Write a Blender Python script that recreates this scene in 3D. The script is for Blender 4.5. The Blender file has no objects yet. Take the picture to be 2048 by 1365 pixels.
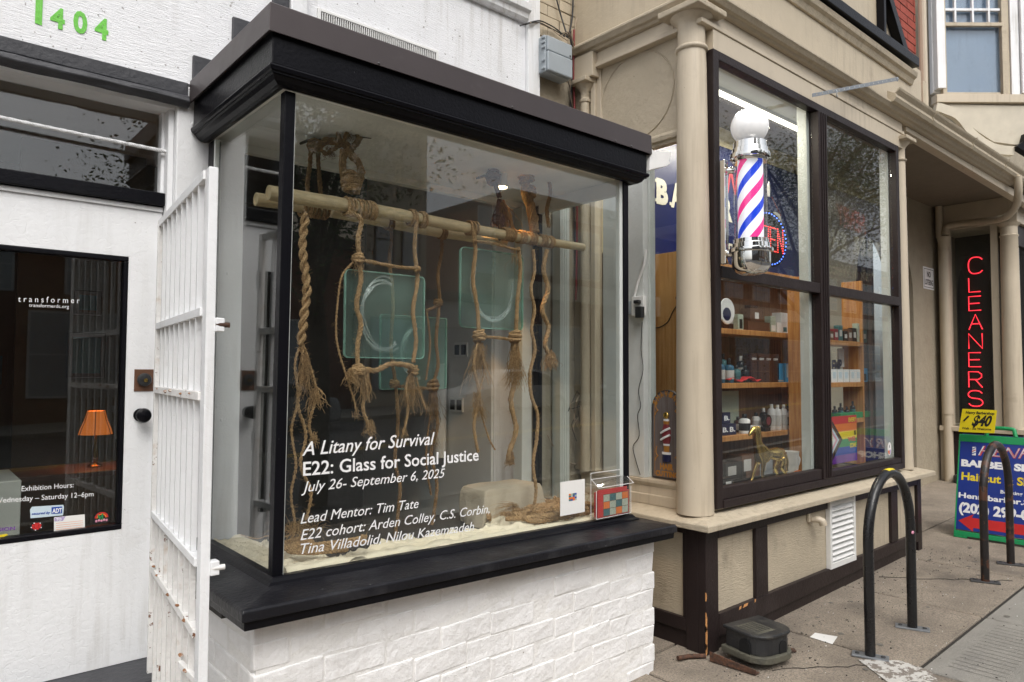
import bpy, math, random
from mathutils import Vector, Matrix, noise as mnoise
rnd = random.Random(7)
sc = bpy.context.scene
C = sc.collection
R = math.radians
# ------------------------------------------------------------------ camera
CAM_F, CAM_YAW, CAM_PITCH, CAM_ROLL = 1414.0, 0.7139, 0.0434, 0.0032
CO = Vector((0, 0, 1.5))
FW = Vector((math.sin(CAM_YAW)*math.cos(CAM_PITCH), math.cos(CAM_YAW)*math.cos(CAM_PITCH), math.sin(CAM_PITCH)))
_r = Vector((math.cos(CAM_YAW), -math.sin(CAM_YAW), 0)); _u = _r.cross(FW)
RT = _r*math.cos(CAM_ROLL) + _u*math.sin(CAM_ROLL)
UP = -_r*math.sin(CAM_ROLL) + _u*math.cos(CAM_ROLL)
cam = bpy.data.objects.new('camera', bpy.data.cameras.new('camera')); C.objects.link(cam)
cam.matrix_world = Matrix(((RT.x, UP.x, -FW.x, CO.x), (RT.y, UP.y, -FW.y, CO.y), (RT.z, UP.z, -FW.z, CO.z), (0, 0, 0, 1)))
cam.data.sensor_width = 36; cam.data.lens = CAM_F/2048*36
cam.data.clip_start = 0.05; cam.data.clip_end = 1500
sc.camera = cam
# ------------------------------------------------------------------ sky, sun, exposure
SUN_EL, SUN_AZ = R(52), R(205)          # soft sun behind thin cloud, above the street
w = bpy.data.worlds.new('World'); sc.world = w; w.use_nodes = True
nt = w.node_tree; nt.nodes.clear()
sky = nt.nodes.new('ShaderNodeTexSky'); sky.sky_type = 'NISHITA'; sky.sun_disc = False
sky.sun_elevation = SUN_EL; sky.sun_rotation = SUN_AZ; sky.dust_density = 4; sky.air_density = 1.0; sky.ozone_density = 1
hs = nt.nodes.new('ShaderNodeHueSaturation'); hs.inputs['Saturation'].default_value = 0.26
bg = nt.nodes.new('ShaderNodeBackground'); bg.inputs['Strength'].default_value = 0.15
ow = nt.nodes.new('ShaderNodeOutputWorld')
nt.links.new(sky.outputs[0], hs.inputs['Color']); nt.links.new(hs.outputs[0], bg.inputs['Color']); nt.links.new(bg.outputs[0], ow.inputs['Surface'])
sun = bpy.data.objects.new('sun', bpy.data.lights.new('sun', 'SUN')); C.objects.link(sun)
sun.data.energy = 0.9; sun.data.angle = R(40); sun.data.color = (1.0, 0.96, 0.9)
sd = Vector((math.sin(SUN_AZ)*math.cos(SUN_EL), math.cos(SUN_AZ)*math.cos(SUN_EL), math.sin(SUN_EL)))
sun.rotation_euler = sd.to_track_quat('Z', 'Y').to_euler()
sc.view_settings.view_transform = 'Standard'; sc.view_settings.look = 'None'
sc.view_settings.exposure = 0.55; sc.view_settings.gamma = 1; sc.view_settings.use_curve_mapping = False
sc.cycles.use_denoising = True; sc.cycles.max_bounces = 10; sc.cycles.transparent_max_bounces = 24
sc.cycles.diffuse_bounces = 4; sc.cycles.glossy_bounces = 4; sc.cycles.caustics_reflective = False; sc.cycles.caustics_refractive = False
sc.cycles.sample_clamp_indirect = 4
# ------------------------------------------------------------------ from a sight line to a point on a real plane
def ray(x, y): return FW + (x-1024)/CAM_F*RT - (y-682.5)/CAM_F*UP
def at(ax, v, x, y):
    d = ray(x, y); return CO + d*((v-CO[ax])/d[ax])
def aX(v, x, y): return at(0, v, x, y)
def aY(v, x, y): return at(1, v, x, y)
def aZ(v, x, y): return at(2, v, x, y)
def gz(x): return 0.02 + 0.025*(max(-12, min(25, x))-2.9)          # the pavement climbs gently to the right
# ------------------------------------------------------------------ materials
def srgb(r, g, b):
    return tuple(((c/255)/12.92 if c/255 <= .04045 else ((c/255+.055)/1.055)**2.4) for c in (r, g, b))
MATS = {}
def pm(name, col, rough=.6, metal=0, var=.08, vscale=6, bump=.15, bscale=60, dirt=None, dirt_amt=.5, dscale=2.5, crack=0, cscale=14,
       grain=None, specks=None, speck_amt=.6, speck_scale=160, coat=0, spec=.5, stretch=None, emit=None, wear=None, wear_amt=.64, wear_scale=9, streak=None, streak_amt=.5):
    """A paint / stone / wood / fabric material: noise in colour, relief, dirt, cracks, grain, specks, worn patches."""
    m = bpy.data.materials.new(name); m.use_nodes = True; n = m.node_tree; N = n.nodes; L = n.links
    b = N['Principled BSDF']; b.inputs['Roughness'].default_value = rough; b.inputs['Metallic'].default_value = metal
    b.inputs['Specular IOR Level'].default_value = spec
    if coat: b.inputs['Coat Weight'].default_value = coat; b.inputs['Coat Roughness'].default_value = .15
    geo = N.new('ShaderNodeNewGeometry'); pos = geo.outputs['Position']
    if stretch:
        mp = N.new('ShaderNodeMapping'); mp.inputs['Scale'].default_value = stretch; L.new(pos, mp.inputs[0]); spos = mp.outputs[0]
    else: spos = pos
    def nz(scale, detail=4, src=None, rough_=.6):
        t = N.new('ShaderNodeTexNoise'); t.inputs['Scale'].default_value = scale; t.inputs['Detail'].default_value = detail
        t.inputs['Roughness'].default_value = rough_; L.new(src or pos, t.inputs['Vector']); return t.outputs['Fac']
    def ramp(f, a, b_):
        r = N.new('ShaderNodeMapRange'); r.inputs[1].default_value = a; r.inputs[2].default_value = b_; L.new(f, r.inputs[0]); return r.outputs[0]
    def mixc(f, c1, c2):
        x = N.new('ShaderNodeMix'); x.data_type = 'RGBA'
        if isinstance(f, float): x.inputs[0].default_value = f
        else: L.new(f, x.inputs[0])
        for i, c in ((6, c1), (7, c2)):
            if isinstance(c, tuple): x.inputs[i].default_value = (*c[:3], 1)
            else: L.new(c, x.inputs[i])
        return x.outputs[2]
    lo = tuple(c*(1-var) for c in col); hi = tuple(min(.95, c*(1+var)) for c in col)
    c = mixc(ramp(nz(vscale, 5), .3, .7), lo, hi)
    if grain:
        c = mixc(ramp(nz(grain[0], 3, spos), .42, .62), c, grain[1])
    if dirt:
        f = ramp(nz(dscale, 6), dirt_amt, dirt_amt+.22); f2 = N.new('ShaderNodeMath'); f2.operation = 'MULTIPLY'; f2.inputs[1].default_value = .75
        L.new(f, f2.inputs[0]); c = mixc(f2.outputs[0], c, dirt)
    if streak:
        mp3 = N.new('ShaderNodeMapping'); mp3.inputs['Scale'].default_value = (14, 14, .9); L.new(pos, mp3.inputs[0])
        f3 = N.new('ShaderNodeMath'); f3.operation = 'MULTIPLY'; L.new(ramp(nz(1.6, 5, mp3.outputs[0]), .5, .78), f3.inputs[0]); L.new(ramp(nz(1.1, 3), .42, .62), f3.inputs[1])
        f4 = N.new('ShaderNodeMath'); f4.operation = 'MULTIPLY'; f4.inputs[1].default_value = streak_amt; L.new(f3.outputs[0], f4.inputs[0]); c = mixc(f4.outputs[0], c, streak)
    if specks:
        c = mixc(ramp(nz(speck_scale, 2), speck_amt, speck_amt+.03), c, specks)
    if wear:
        c = mixc(ramp(nz(wear_scale, 8, None, .7), wear_amt, wear_amt+.015), c, wear)
    L.new(c, b.inputs['Base Color'])
    rr = N.new('ShaderNodeMapRange'); rr.inputs[3].default_value = rough*.8; rr.inputs[4].default_value = min(1, rough*1.2); L.new(nz(vscale*3), rr.inputs[0]); L.new(rr.outputs[0], b.inputs['Roughness'])
    h = nz(bscale, 5, spos)
    if crack:
        v = N.new('ShaderNodeTexVoronoi'); v.feature = 'DISTANCE_TO_EDGE'; v.inputs['Scale'].default_value = cscale
        mp2 = N.new('ShaderNodeMapping'); mp2.inputs['Scale'].default_value = (1, 1, 2.2)
        ad = N.new('ShaderNodeVectorMath'); ad.operation = 'ADD'
        nn = N.new('ShaderNodeTexNoise'); nn.inputs['Scale'].default_value = cscale*.7; L.new(pos, nn.inputs['Vector'])
        sm = N.new('ShaderNodeVectorMath'); sm.operation = 'SCALE'; sm.inputs['Scale'].default_value = .12; L.new(nn.outputs['Color'], sm.inputs[0])
        L.new(pos, ad.inputs[0]); L.new(sm.outputs[0], ad.inputs[1]); L.new(ad.outputs[0], mp2.inputs[0]); L.new(mp2.outputs[0], v.inputs['Vector'])
        cr = ramp(v.outputs['Distance'], 0, .05)
        am = N.new('ShaderNodeMath'); am.operation = 'MULTIPLY_ADD'; am.inputs[1].default_value = crack; L.new(cr, am.inputs[0]); L.new(h, am.inputs[2]); h = am.outputs[0]
    bm = N.new('ShaderNodeBump'); bm.inputs['Strength'].default_value = bump; bm.inputs['Distance'].default_value = .01
    L.new(h, bm.inputs['Height']); L.new(bm.outputs[0], b.inputs['Normal'])
    if emit: b.inputs['Emission Color'].default_value = (*emit[0], 1); b.inputs['Emission Strength'].default_value = emit[1]
    MATS[name] = m; return m
def glass(name, tint=(.97, .985, .98), f0=.045, dirt=.012, rough=0, haze_col=(.75, .78, .74)):
    m = bpy.data.materials.new(name); m.use_nodes = True; n = m.node_tree; N = n.nodes; L = n.links; N.clear()
    o = N.new('ShaderNodeOutputMaterial'); tr = N.new('ShaderNodeBsdfTransparent'); tr.inputs[0].default_value = (*tint, 1)
    gl = N.new('ShaderNodeBsdfGlossy'); gl.inputs['Roughness'].default_value = rough
    lw = N.new('ShaderNodeLayerWeight'); lw.inputs[0].default_value = .5
    pw = N.new('ShaderNodeMath'); pw.operation = 'POWER'; pw.inputs[1].default_value = 5; L.new(lw.outputs['Facing'], pw.inputs[0])
    ma = N.new('ShaderNodeMath'); ma.operation = 'MULTIPLY_ADD'; ma.inputs[1].default_value = 1-f0; ma.inputs[2].default_value = f0; L.new(pw.outputs[0], ma.inputs[0])
    mx = N.new('ShaderNodeMixShader'); L.new(ma.outputs[0], mx.inputs[0]); L.new(tr.outputs[0], mx.inputs[1]); L.new(gl.outputs[0], mx.inputs[2])
    df = N.new('ShaderNodeBsdfDiffuse'); df.inputs[0].default_value = (*haze_col, 1)
    g = N.new('ShaderNodeNewGeometry'); nz = N.new('ShaderNodeTexNoise'); nz.inputs['Scale'].default_value = 3; nz.inputs['Detail'].default_value = 8; L.new(g.outputs['Position'], nz.inputs['Vector'])
    sp = N.new('ShaderNodeTexNoise'); sp.inputs['Scale'].default_value = 220; L.new(g.outputs['Position'], sp.inputs['Vector'])
    r1 = N.new('ShaderNodeMapRange'); r1.inputs[1].default_value = .35; r1.inputs[2].default_value = .8; r1.inputs[3].default_value = dirt*.3; r1.inputs[4].default_value = dirt*3; L.new(nz.outputs['Fac'], r1.inputs[0])
    r2 = N.new('ShaderNodeMapRange'); r2.inputs[1].default_value = .76; r2.inputs[2].default_value = .8; r2.inputs[4].default_value = min(.35, dirt*20); L.new(sp.outputs['Fac'], r2.inputs[0])
    sm = N.new('ShaderNodeMath'); sm.operation = 'ADD'; L.new(r1.outputs[0], sm.inputs[0]); L.new(r2.outputs[0], sm.inputs[1])
    m2 = N.new('ShaderNodeMixShader'); L.new(sm.outputs[0], m2.inputs[0]); L.new(mx.outputs[0], m2.inputs[1]); L.new(df.outputs[0], m2.inputs[2])
    L.new(m2.outputs[0], o.inputs[0]); MATS[name] = m; return m
def emat(name, col, strength, base=(.8, .8, .8)):
    m = bpy.data.materials.new(name); m.use_nodes = True; b = m.node_tree.nodes['Principled BSDF']
    b.inputs['Base Color'].default_value = (*base, 1); b.inputs['Emission Color'].default_value = (*col, 1); b.inputs['Emission Strength'].default_value = strength
    MATS[name] = m; return m
M = MATS
WH = (.80, .81, .82)
pm('white_paint', WH, .42, bump=.25, bscale=45, dirt=(.55, .53, .5), dirt_amt=.62, dscale=3, crack=.25, cscale=18, var=.03, streak=(.42, .40, .36), streak_amt=.75, specks=(.3, .28, .26), speck_amt=.765, speck_scale=38)
pm('white_boards', (.83, .84, .86), .45, bump=.5, bscale=30, stretch=(1, 1, 9), dirt=(.6, .59, .57), dirt_amt=.62, var=.03, specks=(.35, .34, .33), speck_amt=.70, speck_scale=45, streak=(.45, .43, .4), streak_amt=.7)
pm('white_brick', (.85, .845, .84), .5, bump=.9, bscale=26, dirt=(.55, .51, .46), dirt_amt=.64, dscale=4, var=.04, streak=(.45, .42, .38), streak_amt=.4, specks=(.28, .25, .2), speck_amt=.75, speck_scale=60)
pm('white_rusty', (.78, .77, .75), .5, bump=.5, bscale=70, wear=(.16, .06, .022), wear_amt=.625, wear_scale=20, dirt=(.5, .36, .24), dirt_amt=.58, dscale=14)
pm('rust_patch', (.30, .14, .06), .85, bump=.8, bscale=90, var=.4, vscale=50, wear=(.7, .68, .64), wear_amt=.55, wear_scale=60)
pm('black_paint', (.005, .005, .007), .3, bump=.16, bscale=70, specks=(.3, .3, .3), speck_amt=.80, speck_scale=75, dirt=(.012, .012, .014), dirt_amt=.58, var=.15, spec=.14)
pm('sill_black', (.011, .011, .014), .33, bump=.25, bscale=55, specks=(.6, .6, .6), speck_amt=.745, speck_scale=70, dirt=(.04, .04, .043), dirt_amt=.52, dscale=6, var=.2, spec=.25)
pm('charcoal_paint', (.035, .036, .042), .5, bump=.35, bscale=40, var=.15, dirt=(.09, .09, .1), dirt_amt=.6)
pm('brown_flashing', (.062, .05, .05), .42, metal=.25, bump=.04, bscale=20, var=.1, vscale=3, dirt=(.11, .1, .1), dirt_amt=.62, dscale=4)
pm('beige_paint', (.52, .445, .33), .5, bump=.28, bscale=35, dirt=(.3, .24, .17), dirt_amt=.62, dscale=4, crack=.2, cscale=22, var=.04, streak=(.24, .19, .13), streak_amt=.6)
pm('beige_smooth', (.545, .47, .36), .42, bump=.06, bscale=22, dirt=(.33, .27, .19), dirt_amt=.64, dscale=4, var=.04, streak=(.28, .22, .15), streak_amt=.6, specks=(.2, .15, .1), speck_amt=.77, speck_scale=70)
pm('beige_old', (.48, .41, .305), .55, bump=.85, bscale=24, dirt=(.22, .18, .13), dirt_amt=.62, dscale=6, crack=.12, cscale=30, var=.06, wear=(.1, .08, .06), wear_amt=.70, wear_scale=14)
pm('beige_wood', (.50, .43, .32), .6, bump=.6, bscale=26, stretch=(1, 1, 6), dirt=(.22, .18, .13), dirt_amt=.58, dscale=5, streak=(.22, .17, .12), streak_amt=.6, wear=(.1, .07, .05), wear_amt=.71, wear_scale=22)
pm('stucco_beige', (.36, .31, .23), .75, bump=1.0, bscale=22, var=.08, crack=.12, cscale=16, dirt=(.25, .21, .15), dirt_amt=.6)
pm('dark_brown', (.024, .0165, .016), .42, spec=.25, bump=.2, bscale=60, stretch=(1, 1, 1), specks=(.5, .48, .46), speck_amt=.775, speck_scale=90, dirt=(.06, .05, .048), dirt_amt=.56, var=.12)
pm('chipped_wood', (.62, .30, .11), .7, bump=.6, bscale=80, var=.2, vscale=30)
pm('soffit_brown', (.20, .165, .125), .7, bump=.15, var=.06)
pm('muslin', (.80, .71, .54), .9, bump=1.0, bscale=15, var=.06, vscale=9, dirt=(.6, .48, .32), dirt_amt=.66)
pm('rope', (.52, .34, .17), .9, bump=.6, bscale=380, var=.35, vscale=60, grain=(260, (.22, .13, .06)), spec=.2)
pm('rope_dark', (.34, .20, .09), .9, bump=.6, bscale=380, var=.35, vscale=60, grain=(260, (.12, .07, .035)), spec=.2)
pm('rope_burgundy', (.17, .10, .085), .9, bump=.6, bscale=300, var=.4, vscale=60, spec=.2)
pm('bamboo', (.60, .47, .27), .45, bump=.2, bscale=40, var=.12, vscale=10, dirt=(.42, .33, .2), dirt_amt=.55, dscale=7, grain=(40, (.5, .4, .24)), stretch=(.4, 3, 3))
pm('driftwood', (.045, .035, .028), .8, bump=.5, var=.3)
pm('brick_red', (.30, .055, .035), .75, bump=.6, bscale=60, var=.18, vscale=9, dirt=(.16, .04, .03), dirt_amt=.58)
pm('mortar_dark', (.03, .02, .018), .9, bump=.4)
pm('mortar_white', (.80, .79, .77), .7, bump=.8, bscale=30)
pm('concrete', (.33, .275, .215), .85, bump=.9, bscale=95, var=.22, vscale=4.2, dirt=(.13, .11, .09), dirt_amt=.5, dscale=2.6, specks=(.55, .5, .43), speck_amt=.68, speck_scale=230, grain=(110, (.2, .17, .135)))
pm('concrete_grey', (.28, .265, .235), .85, bump=.8, bscale=80, var=.12, vscale=4, dirt=(.15, .145, .13), dirt_amt=.5, dscale=2, specks=(.5, .48, .44), speck_amt=.68, speck_scale=210)
pm('joint_dirt', (.035, .03, .025), .95, bump=.6, var=.3, vscale=30)
pm('asphalt', (.05, .05, .052), .85, bump=.6, bscale=80, var=.15, specks=(.14, .14, .14), speck_amt=.66, speck_scale=120)
pm('road_white', (.58, .56, .52), .8, bump=.6, wear=(.22, .19, .16), wear_amt=.50, wear_scale=22)
pm('road_yellow', (.6, .42, .06), .7, wear=(.06, .06, .06), wear_amt=.6, wear_scale=9)
pm('chrome', (.82, .82, .80), .06, metal=1, bump=.0, var=.02)
pm('galvanised', (.32, .34, .36), .45, metal=.7, bump=.1, var=.12, vscale=30)
pm('steel_dark', (.10, .10, .10), .5, metal=.5)
pm('rack_black', (.012, .012, .013), .28, bump=.12, bscale=60, specks=(.3, .3, .3), speck_amt=.77, speck_scale=70, var=.2)
pm('rack_rusty', (.016, .013, .013), .38, bump=.3, bscale=60, wear=(.085, .035, .02), wear_amt=.52, wear_scale=9, var=.2)
pm('rust', (.11, .05, .028), .85, bump=.8, bscale=70, var=.4, vscale=20, grain=(60, (.06, .035, .025)))
pm('plastic_black', (.02, .021, .023), .42, bump=.25, bscale=50, dirt=(.10, .095, .08), dirt_amt=.55, dscale=9, var=.2)
pm('plastic_dirty', (.10, .095, .07), .7, bump=.5, bscale=60, dirt=(.03, .03, .03), dirt_amt=.5, dscale=9)
pm('void_black', (.004, .004, .004), .9, bump=0)
pm('globe_white', (.88, .88, .88), .12, emit=((1, 1, 1), .16), bump=0, coat=.6, var=.01)
pm('white_plastic', (.78, .78, .76), .4, bump=.05)
pm('grey_box', (.34, .38, .41), .5, bump=.08, var=.05, dirt=(.22, .24, .25), dirt_amt=.6)
pm('cable_black', (.015, .015, .016), .6)
pm('cable_red', (.22, .03, .03), .55)
pm('cable_tan', (.42, .33, .25), .6)
pm('cord_white', (.78, .79, .8), .6, bump=.4, bscale=200)
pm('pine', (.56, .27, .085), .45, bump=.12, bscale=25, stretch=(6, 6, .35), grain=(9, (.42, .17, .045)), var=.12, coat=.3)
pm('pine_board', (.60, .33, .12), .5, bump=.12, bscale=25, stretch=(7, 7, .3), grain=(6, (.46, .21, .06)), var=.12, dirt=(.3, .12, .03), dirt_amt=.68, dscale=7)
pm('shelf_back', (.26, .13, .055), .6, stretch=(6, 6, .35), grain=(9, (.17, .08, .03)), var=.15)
pm('reveal_white', (.60, .63, .60), .5, bump=.15, dirt=(.45, .47, .45), dirt_amt=.6)
pm('reveal_plain', (.60, .62, .60), .5, bump=.2)  # even pale jamb paint, nearly the same tone as the other reveals
pm('cream_wall', (.72, .63, .40), .6, bump=.05)
pm('lining_dim', (.20, .20, .18), .7)
pm('score', (.15, .14, .12), .9)
pm('ceiling_white', (.82, .83, .80), .7, bump=.08)
pm('wall_grey', (.66, .66, .64), .6, bump=.08, var=.04)
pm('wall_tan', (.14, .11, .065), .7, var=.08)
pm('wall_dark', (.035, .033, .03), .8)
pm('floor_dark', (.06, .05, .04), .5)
pm('curtain_black', (.006, .006, .006), .95)
pm('brass', (.62, .43, .13), .22, metal=1, bump=.15, bscale=40, var=.12, vscale=14)
pm('navy', (.008, .013, .09), .3, bump=.02, specks=(.6, .6, .6), speck_amt=.80, speck_scale=120, var=.06)
pm('navy_box', (.012, .015, .06), .4)
pm('sign_letter', (.62, .62, .56), .5, bump=.02)
pm('vinyl_white', (.85, .85, .85), .5, bump=0, var=.01)
pm('paper_white', (.8, .79, .76), .7, bump=.1, var=.04)
pm('paper_label', (.55, .53, .5), .7, bump=.05)
pm('red_print', (.55, .02, .02), .5, bump=0)
pm('red_outline', (.55, .05, .06), .5, bump=0)
pm('blue_print', (.01, .06, .35), .5, bump=0)
pm('sky_blue_print', (.03, .28, .55), .5, bump=0)
pm('pale_blue', (.55, .66, .72), .5, bump=.02)
pm('black_print', (.01, .01, .01), .5, bump=0)
pm('yellow_print', (.80, .62, .02), .5, bump=0)
pm('yellow_card', (.85, .68, .01), .5, bump=.02, var=.02)
pm('orange_print', (.75, .18, .02), .5, bump=0)
pm('green_print', (.02, .25, .08), .5, bump=0)
pm('purple_print', (.16, .04, .30), .5, bump=0)
pm('lilac_print', (.42, .34, .55), .5, bump=0)
pm('pink_print', (.7, .3, .42), .5, bump=0)
pm('teal_print', (.04, .14, .15), .5, var=.3, vscale=90, bump=0)
pm('sage_print', (.42, .48, .38), .5, var=.15, vscale=90, bump=0)
pm('brown_print', (.12, .055, .03), .5, bump=0)
pm('board_blue', (.012, .035, .24), .4, bump=.05, var=.05, specks=(.5, .5, .6), speck_amt=.80, speck_scale=60)
pm('board_green', (.01, .27, .09), .4, bump=.08, dirt=(.02, .13, .05), dirt_amt=.6)
pm('lime_paint', (.16, .56, .07), .6, bump=.5, bscale=40, wear=(.75, .77, .75), wear_amt=.66, wear_scale=40)
pm('plaque_grey', (.17, .145, .14), .55, stretch=(8, 8, .5), grain=(9, (.13, .10, .09)), bump=.3, var=.1)
pm('plaque_edge', (.05, .04, .04), .5)
pm('plaque_red', (.22, .03, .04), .45)
pm('gold_print', (.42, .19, .03), .5, bump=.1)
pm('sheet_metal', (.55, .50, .40), .5, bump=.12, bscale=4, dirt=(.35, .27, .18), dirt_amt=.6)
pm('grey_cloth', (.46, .39, .29), .9, bump=.4, bscale=60)
pm('glass_brown', (.05, .015, .01), .15, coat=.5)
pm('bottle_white', (.78, .77, .75), .35, bump=0)
pm('bottle_black', (.012, .012, .014), .25, bump=0)
pm('bottle_blue', (.03, .12, .2), .25, bump=0)
pm('porcelain', (.78, .75, .72), .2, bump=0)
pm('tan_frame', (.10, .06, .03), .5)
pm('blind_slat', (.42, .46, .52), .5, bump=.02)
pm('glass_back', (.03, .04, .055), .4)
pm('leaf', (.045, .085, .022), .6, bump=0, var=.35, vscale=2)
pm('bark', (.07, .055, .04), .9, bump=1, bscale=20)
pm('brick_far', (.19, .095, .065), .85, bump=.3, var=.15, vscale=3)
pm('cream_far', (.55, .50, .40), .7, bump=.1)
pm('white_far', (.62, .62, .60), .7, bump=.1)
pm('brown_far', (.07, .05, .045), .7, bump=.1)
pm('window_far', (.35, .39, .42), .15, bump=0, spec=.8)
pm('car_paint', (.42, .43, .44), .25, metal=.5, bump=0, coat=1)
pm('tyre', (.015, .015, .015), .8)
glass('shop_glass', f0=.064, dirt=.0016)
glass('side_glass', f0=.064, dirt=.002)
glass('door_glass', tint=(.88, .9, .88), f0=.05, dirt=.001)
glass('clear_plastic', tint=(.97, .97, .97), f0=.06, dirt=.01)
glass('pole_glass', tint=(.97, .97, .98), f0=.04, dirt=0)
glass('upper_glass', tint=(.7, .76, .82), f0=.06, dirt=.02)
glass('tile_glass', tint=(.86, .965, .93), f0=.06, dirt=.055, rough=.08, haze_col=(.50, .74, .66))
glass('tile_edge', tint=(.55, .82, .72), f0=.08, dirt=.30, rough=.1, haze_col=(.42, .68, .58))
glass('tile_relief', tint=(.92, .97, .95), f0=.12, dirt=.10, rough=.10, haze_col=(.85, .95, .92))
emat('tube_light', (1, .93, .78), 3.2)
emat('lamp_bulb', (1, .75, .4), 25)
emat('lamp_shade', (1, .24, .03), .30, (.6, .25, .08))
emat('neon_red', (1, .03, .05), 1.5, (.5, .02, .02))
emat('led_red', (1, .05, .04), 2.6, (.4, .02, .02))
emat('led_blue', (.08, .2, 1), 3, (.02, .05, .4))
# wood-framed spiral stripes of the barber pole
m = bpy.data.materials.new('pole_stripes'); m.use_nodes = True; n = m.node_tree; N = n.nodes; L = n.links
tc = N.new('ShaderNodeTexCoord'); sx = N.new('ShaderNodeSeparateXYZ'); L.new(tc.outputs['Object'], sx.inputs[0])
an = N.new('ShaderNodeMath'); an.operation = 'ARCTAN2'; L.new(sx.outputs['Y'], an.inputs[0]); L.new(sx.outputs['X'], an.inputs[1])
a2 = N.new('ShaderNodeMath'); a2.operation = 'MULTIPLY'; a2.inputs[1].default_value = -2/(2*math.pi); L.new(an.outputs[0], a2.inputs[0])
zz = N.new('ShaderNodeMath'); zz.operation = 'MULTIPLY_ADD'; zz.inputs[1].default_value = 1/.235; L.new(sx.outputs['Z'], zz.inputs[0]); L.new(a2.outputs[0], zz.inputs[2])
fr = N.new('ShaderNodeMath'); fr.operation = 'FRACT'; L.new(zz.outputs[0], fr.inputs[0])
cr = N.new('ShaderNodeValToRGB'); cr.color_ramp.interpolation = 'CONSTANT'; e = cr.color_ramp.elements
e[0].position = 0; e[0].color = (.85, .85, .88, 1); e[1].position = .28; e[1].color = (.005, .05, .6, 1)
x_ = e.new(.5); x_.color = (.85, .85, .88, 1); x_ = e.new(.78); x_.color = (.85, .04, .26, 1)
L.new(fr.outputs[0], cr.inputs[0]); b = N['Principled BSDF']; L.new(cr.outputs[0], b.inputs['Base Color']); b.inputs['Roughness'].default_value = .35
L.new(cr.outputs[0], b.inputs['Emission Color']); b.inputs['Emission Strength'].default_value = .45; MATS['pole_stripes'] = m
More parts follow.
